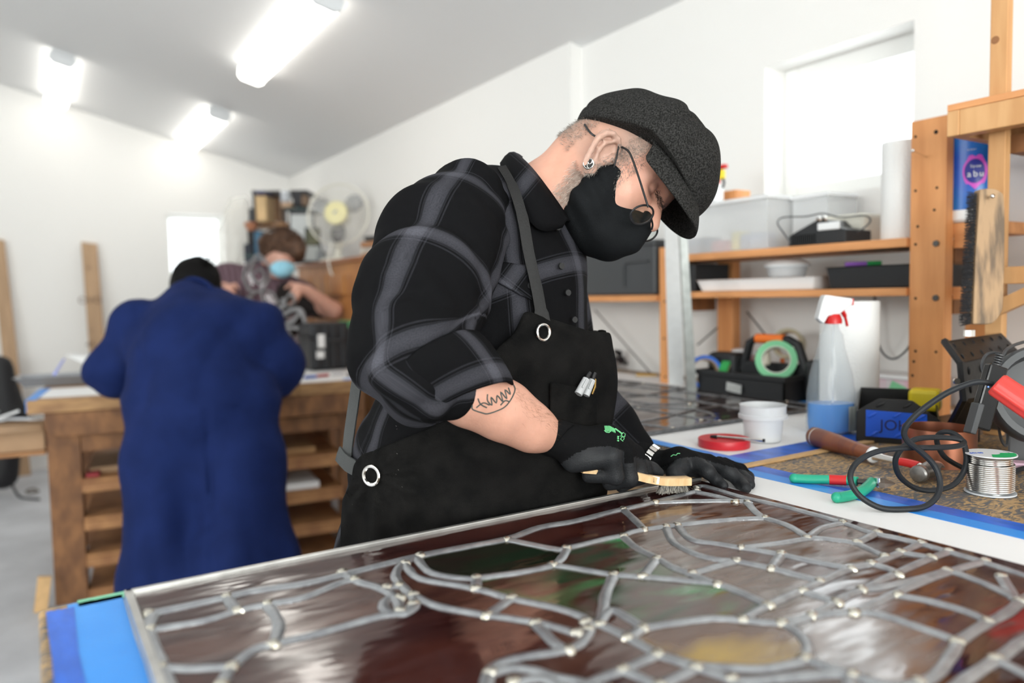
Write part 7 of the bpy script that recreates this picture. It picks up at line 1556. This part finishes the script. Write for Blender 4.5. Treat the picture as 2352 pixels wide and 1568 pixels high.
for i in range(420):
    th, ph = rr.uniform(0, 6.28), rr.uniform(-.35, 1.5); d = Vector((math.cos(th)*math.cos(ph), math.sin(th)*math.cos(ph), math.sin(ph))); c = P(648, 566, 4.88)+Vector((d.x*.128, d.y*.12, d.z*.105)); u = d.orthogonal().normalized(); v = d.cross(u); q0 = rr.uniform(0, 6)
    b.tube([c+d*(.004+.003*k_)+.011*(math.cos(q0+k_*1.1)*u+math.sin(q0+k_*1.1)*v) for k_ in range(6)], .0022, 3, caps=False)
o = b.build('curls', M_curl, cp_); o['kind'] = 'stuff'
sculpt('face_mask', [('e', P(649, 617, 4.79), (.078, .058, .052), None), ('e', P(648, 624, 4.765), (.05, .04, .038), None)], .007, mat('pale_blue_mask', (.30, .62, .78), .7), cp_, k=.02)
# leaded fragment they hold: swirling cames with dark red glass
fr = thing('leaded_fragment', P(630, 700, 4.5), 'swirling lead fragment with dark red glass held by curly haired person', 'stained glass panel'); M_fl2 = mat('grey_lead_matte', (.26, .26, .27), .5, metal=.4, bump=.3)
TF = 4.45
def fq(pts, r=.014): MB().tube(crom([P(x, y, TF) for x, y in pts], 6), r, 8, flat=.5).build('lead_came', M_fl2, fr, smooth=True)
for pts in ([(560, 640), (566, 612), (588, 596), (615, 606), (618, 640), (600, 665), (575, 668), (560, 640)], [(585, 600), (576, 625), (592, 650), (608, 640), (600, 618), (588, 625)], [(555, 700), (575, 680), (600, 668), (625, 672), (640, 695), (655, 690), (668, 672)],
            [(600, 668), (612, 700), (640, 712), (648, 742), (640, 770)], [(640, 712), (652, 700), (648, 685)], [(648, 725), (668, 712), (690, 712), (700, 735), (702, 770), (704, 800)], [(650, 745), (672, 738), (690, 715)], [(645, 755), (675, 752), (702, 758)], [(640, 770), (655, 758), (668, 770), (662, 785), (650, 785)], [(575, 684), (590, 712), (625, 735), (645, 755)], [(655, 785), (668, 808), (690, 812), (704, 800)], [(668, 672), (678, 690), (668, 702), (654, 700)], [(648, 725), (640, 700)], [(583, 596), (592, 586), (604, 592), (612, 604)]): fq(pts)
M_frg = mat('dark_red_glass', (.055, .008, .012), .1, spec=.8)
for poly in ([(566, 630), (580, 612), (586, 640), (578, 660)], [(592, 650), (612, 630), (614, 650), (600, 662)], [(606, 676), (622, 676), (636, 698), (618, 700)], [(618, 708), (640, 716), (644, 745), (622, 728)], [(664, 782), (692, 762), (700, 790), (684, 806), (668, 802)], [(655, 735), (680, 718), (668, 736)]):
    plate([P(x, y, TF+.008) for x, y in poly], .004, fw, 'glass_pane', M_frg, fr, 0)
# ---- black hard case ----
cz = FZ+.002; c = onz(765, 850, FZ); c.z = cz; e = thing('hard_case', c, 'ribbed black hard case with a white tag on the far bench', 'case'); M_cs = mat('case_plastic', (.022, .024, .028), .42, spec=.5)
Wc, Dc, Hc = .32, .22, .27; Rc = Rt @ Matrix.Rotation(.15, 3, 'Z')
def cb_(x, y, z, sx, sy, sz, name, mt, bev=.004): return MB().box(Vector((c.x, c.y+.10, cz))+Rc @ Vector((x+.03, y, z)), (sx, sy, sz), Rc).build(name, mt, e, bevel=bev)
cb_(0, 0, Hc*.34, Wc, Dc, Hc*.66, 'case_base', M_cs, .02); cb_(0, 0, Hc*.83, Wc, Dc, Hc*.32, 'case_lid', M_cs, .02)
for x in (-.125, -.075, -.03, .03, .075, .12): cb_(x, -Dc/2, Hc*.5, .018, .022, Hc*.92, 'case_rib', M_cs, .006)
cb_(0, 0, Hc*.66, Wc+.014, Dc+.014, .02, 'seam_flange', M_cs); cb_(-.02, -Dc/2-.018, Hc*.60, .09, .014, .03, 'carry_handle', M_cs, .006)
cb_(-.105, -Dc/2-.016, Hc*.62, .04, .004, .075, 'luggage_tag', M_wpl, .001); cb_(-.112, -Dc/2-.016, Hc*.34, .045, .004, .04, 'tag_end', M_wpl, .001); cb_(.09, -.02, Hc+.001, .07, .08, .004, 'green_tape', mat('green_gaff', (.12, .5, .2), .5), .001); cb_(.09, -Dc/2-.003, Hc*.93, .06, .004, .03, 'green_tape', mat('green_gaff', (.12, .5, .2), .5), .001)
# ---- cabinet in the corner, along the right wall ----
M_cab = mat('honey_cabinet', (0.52, 0.23, 0.065), 0.5, col2=(0.36, 0.14, 0.04), vscale=4, stretch=(3, 3, .5), detail=7)
CX0, CY0, CY1, CZ1 = 1.70, 3.6, 5.62, 1.555
cab = thing('cabinet', (1.85, 5, 0), 'honey brown wooden cabinet in the far corner below the fan', 'cabinet')
MB().box2((CX0, CY0, 0), (WXR-.005, CY1, CZ1-.03)).build('carcass', M_cab, cab); MB().box2((CX0-.02, CY0-.02, CZ1-.029), (WXR-.005, CY1+.02, CZ1)).build('cabinet_top', mat('dark_cab_top', (.30, .11, .035), .45), cab, bevel=.004)
n_d = 6; dw = (CY1-CY0)/n_d
for i in range(n_d):
    y0, y1 = CY0+i*dw+.012, CY0+(i+1)*dw-.012; o = MB().box2((CX0-.018, y0, .12), (CX0-.001, y1, 1.30)).build('door', M_cab, cab, bevel=.003); MB().cyl((CX0-.04, y0+.05, .9), (CX0-.018, y0+.05, .9), .012, n=10).build('knob', M_brass, o, smooth=True)
    MB().box2((CX0-.018, y0, 1.325), (CX0-.001, y1, 1.455)).build('drawer', M_cab, cab, bevel=.003)
# fan
fc_ = P(776, 492, 5.25); fb = Vector((fc_.x, fc_.y, CZ1+.001)); e = thing('desk_fan', fb, 'cream desk fan with a yellow hub on top of the cabinet', 'fan'); M_fan = mat('cream_fan', (.80, .78, .70), .4); M_bl = mat('grey_blade', (.42, .43, .45), .35, alpha=.75); nn = (-fw*.97-rt*.12+up*.10).normalized(); x = nn.orthogonal().normalized(); y = nn.cross(x); Rf = Matrix((x, y, nn)).transposed(); RO = .215
for q, (rz, nm) in enumerate(((.045, 'front_grille'), (-.045, 'rear_grille'))):
    b = MB(); b.tube([fc_+Rf @ Vector((RO*math.cos(t), RO*math.sin(t), 0 if q == 0 else -.012)) for t in np.linspace(0, 2*math.pi, 40, endpoint=False).tolist()], .006, 6, closed=True)
    for i in range(48):
        t = 2*math.pi*i/48; pts = []
        for s_ in (0.25, .5, .75, .93, 1.0): pts.append(fc_+Rf @ Vector((RO*s_*math.cos(t+.25*s_), RO*s_*math.sin(t+.25*s_), rz*(1-s_**4)+(0 if q == 0 else -.012))))
        b.tube(pts, .0014, 3, caps=False)
    for r_ in (.5, .75): b.tube([fc_+Rf @ Vector((RO*r_*math.cos(t), RO*r_*math.sin(t), rz*(1-r_**4))) for t in np.linspace(0, 2*math.pi, 32, endpoint=False).tolist()], .0015, 3, closed=True)
    b.build(nm, M_fan, e, smooth=True)
MB().lathe([(.082, .036), (.078, .050), (.05, .056), (.001, .058)], fc_, 28, R=Rf).build('hub_disc', mat('pale_yellow', (.80, .74, .42), .4), e, smooth=True); MB().box(fc_+Rf @ Vector((0, 0, .059)), (.03, .014, .002), Rf).build('hub_badge', mat('badge_grey', (.3, .32, .4), .4), e)
for k_ in range(3):
    a0 = k_*2.094+.9; vs = []
    for i in range(7):
        s_ = i/6; r_ = .04+.155*s_; wd = .9*math.sin(math.pi*(.15+.8*s_))**.6
        for sg in (-1, 0, 1): vs.append(fc_+Rf @ Vector((r_*math.cos(a0+sg*wd*.5), r_*math.sin(a0+sg*wd*.5), sg*.012)))
    o = MB().add(vs, [(i*3+j, i*3+j+1, (i+1)*3+j+1, (i+1)*3+j) for i in range(6) for j in range(2)]).build('fan_blade', M_bl if k_ else mat('dark_blade', (.18, .18, .19), .4), e, smooth=True); s_ = o.modifiers.new('t', 'SOLIDIFY'); s_.thickness = .003
MB().cyl(fc_-nn*.03, fc_-nn*.14, .055, .045, n=20).build('motor_housing', M_fan, e, smooth=True, bevel=.008); MB().cyl(fc_-nn*.09-Vector((0, 0, .02)), Vector((fc_.x, fc_.y+.05, CZ1+.03)), .022, .032, n=16).build('neck', M_fan, e, smooth=True); MB().lathe([(.115, .001), (.118, .012), (.10, .026), (.03, .034)], Vector((fc_.x, fc_.y+.05, CZ1)), 32).build('fan_base', M_fan, e, smooth=True)
tf = 5.0; MB().tube(crom([P(760, 560, tf), P(755, 600, tf), P(764, 632, tf), P(790, 641, tf), P(822, 634, tf), P(826, 600, tf), P(836, 560, tf)], 6), .006, 6).build('cable', M_fan, e, smooth=True)
# clutter rack in the corner
rk = thing('storage_rack', (1.6, 6.6, CZ1), 'crowded dark rack of boxes in the far corner behind the curly haired person', 'rack'); M_tl = mat('dark_teal', (.03, .06, .06), .5); M_dk = mat('dark_metal', (.03, .03, .035), .5)
def pq(px, py, t): return P(px, py, t)
def slab(px0, px1, py, t, d=.35, th=.02, name='rack_shelf', m=M_tl): a, b_ = P(px0, py, t), P(px1, py, t); c = (a+b_)/2+fw*d/2; MB().box(c, ((b_-a).length, d, th), Matrix((r0, Vector((fw.x, fw.y, 0)).normalized(), Vector((0, 0, 1)))).transposed()).build(name, m, rk)
slab(578, 705, 437, 5.9, m=M_dk); slab(655, 706, 477, 5.85); slab(560, 665, 512, 5.9, m=M_drawer); slab(560, 720, 583, 5.8)
for px in (583, 652, 703): a, b_ = P(px, 437, 5.95), P(px, 600, 5.95); MB().tube([a, Vector((a.x, a.y, CZ1 if px > 600 else .0))], .012, 6).build('rack_post', M_dk, rk)
def blk(px0, px1, py0, py1, t, d, col, label, cat, name, par=None, rough=.6):
    a, b_ = P(px0, py0, t), P(px1, py1, t); h = abs(a.z-b_.z); w_ = (Vector((b_.x, b_.y, 0))-Vector((a.x, a.y, 0))).length; c = (a+b_)/2+Vector((fw.x, fw.y, 0))*d/2
    o = MB().box(c, (w_, d, h), Matrix((r0, Vector((fw.x, fw.y, 0)).normalized(), Vector((0, 0, 1)))).transposed()).build(name, mat(name+str(px0), col, rough, var=.2, vscale=9), None, bevel=.006); return tag(o, label, cat)
blk(587, 612, 449, 508, 5.8, .2, (.72, .50, .26), 'pale wooden box high on the corner rack', 'box', 'wooden_box'); blk(615, 642, 452, 506, 6.2, .2, (.30, .17, .09), 'brown box beside the pale wooden box on the rack', 'box', 'brown_box')
blk(645, 668, 463, 475, 5.8, .12, (.62, .42, .28), 'small tan block under the jar on the rack', 'block', 'tan_block'); blk(672, 692, 442, 474, 5.85, .15, (.03, .03, .035), 'black box on the top right of the rack', 'box', 'black_box')
blk(692, 704, 448, 472, 5.85, .12, (.22, .14, .09), 'small brown box at the right end of the rack top', 'box', 'small_box'); blk(586, 606, 438, 446, 5.75, .2, (.03, .035, .12), 'navy folded cloth on top of the rack', 'cloth', 'navy_cloth')
blk(570, 586, 478, 512, 5.8, .12, (.05, .055, .06), 'dark grey tin at the left end of the rack', 'tin', 'grey_tin'); blk(568, 584, 526, 560, 5.85, .15, (.02, .015, .015), 'dark bundle below the tin on the rack', 'bundle', 'dark_bundle')
blk(560, 580, 560, 604, 5.8, .12, (.015, .02, .035), 'dark blue bundle low on the rack', 'bundle', 'navy_bundle'); blk(584, 602, 530, 604, 5.75, .12, (.06, .16, .26), 'blue cloth hanging on the rack behind the curly hair', 'cloth', 'blue_cloth')
blk(726, 742, 575, 601, 5.3, .1, (.30, .32, .33), 'grey box behind the fan on the cabinet', 'box', 'grey_box')
c = P(656, 452, 5.8); e = thing('glass_jar', c, 'pale ribbed jar on the rack', 'jar'); MB().lathe([(.036, -.04), (.038, -.036), (.038, .025), (.030, .034)], c, 20).build('jar_body', mat('jar_glass', (.50, .52, .56), .2), e, smooth=True); MB().lathe([(.034, .034), (.034, .046), (.03, .048)], c, 20).build('lid', M_wpl, e, smooth=True)
c = P(577, 520, 5.75); o = MB().lathe([(.03, -.03), (.045, .02), (.047, .03)], c, 18).build('clay_pot', mat('terracotta', (.42, .18, .10), .8), None, smooth=True); tag(o, 'small terracotta pot at the left of the rack', 'pot')
def frame_(px0, py0, px1, py1, t, label, inner):
    py1 = 687-(CZ1+.004-1.3)*FPX/t
    q = [P(px0, py1, t), P(px1, py1, t), P(px1, py0, t+.08), P(px0, py0, t+.08)]; e = thing('framed_print', q[0], label, 'frame'); plate(q, .015, fw, 'frame_board', M_dk, e); cc = (q[0]+q[1]+q[2]+q[3])/4; plate([cc+(p-cc)*.86-fw*.004 for p in q], .003, fw, 'print_sheet', inner, e, 0); return e
frame_(664, 484, 722, 568, 5.55, 'large framed pale print leaning on the rack left of the fan', mat('pale_print', (.60, .62, .62), .5, col2=(.42, .44, .44), vscale=3)); frame_(700, 522, 735, 556, 5.4, 'small dark framed picture just left of the fan', mat('dark_print', (.18, .17, .10), .5, col2=(.05, .06, .04), vscale=8)); frame_(692, 562, 738, 590, 5.3, 'low wide frame on the cabinet top left of the fan', mat('grey_print', (.45, .47, .46), .5))
for k_, (px, py, w_, h_, col, lab) in enumerate(((862, 577, .16, .03, (.45, .28, .16), 'brown folder at the bottom of the pile right of the fan'), (868, 566, .14, .03, (.62, .60, .55), 'grey papers in the pile right of the fan'), (860, 553, .12, .035, (.40, .20, .10), 'rust box in the pile right of the fan'), (856, 541, .06, .03, (.04, .04, .04), 'black object on top of the pile right of the fan'))):
    a = P(px, 600, 4.75); o = MB().box((a.x+.08, a.y, CZ1+.001+[.015, .046, .079, .113][k_]), (.25, w_*1.6, h_*.95), Matrix.Rotation(.12*k_, 3, 'Z')).build('pile_item', mat('pile%d' % k_, col, .7), None, bevel=.004); tag(o, lab, 'box')
# clear plastic sheeting hanging by the small window
pl_ = sculpt('plastic_sheeting', [('c',)+PR(560, 470, 6.0, 26)+PR(530, 560, 5.95, 36), ('c',)+PR(530, 560, 5.95, 36)+PR(520, 640, 5.9, 30), ('c',)+PR(500, 600, 5.95, 22)+PR(505, 680, 5.9, 26)], .03, mat('milky_plastic', (.86, .85, .80), .3, alpha=.30, bump=.8, bscale=14), None, k=.04, disp=lambda X: .06*vnoise(X, 20, 77, 3)); tag(pl_, 'milky crumpled plastic sheeting between the small window and the rack', 'plastic sheeting')
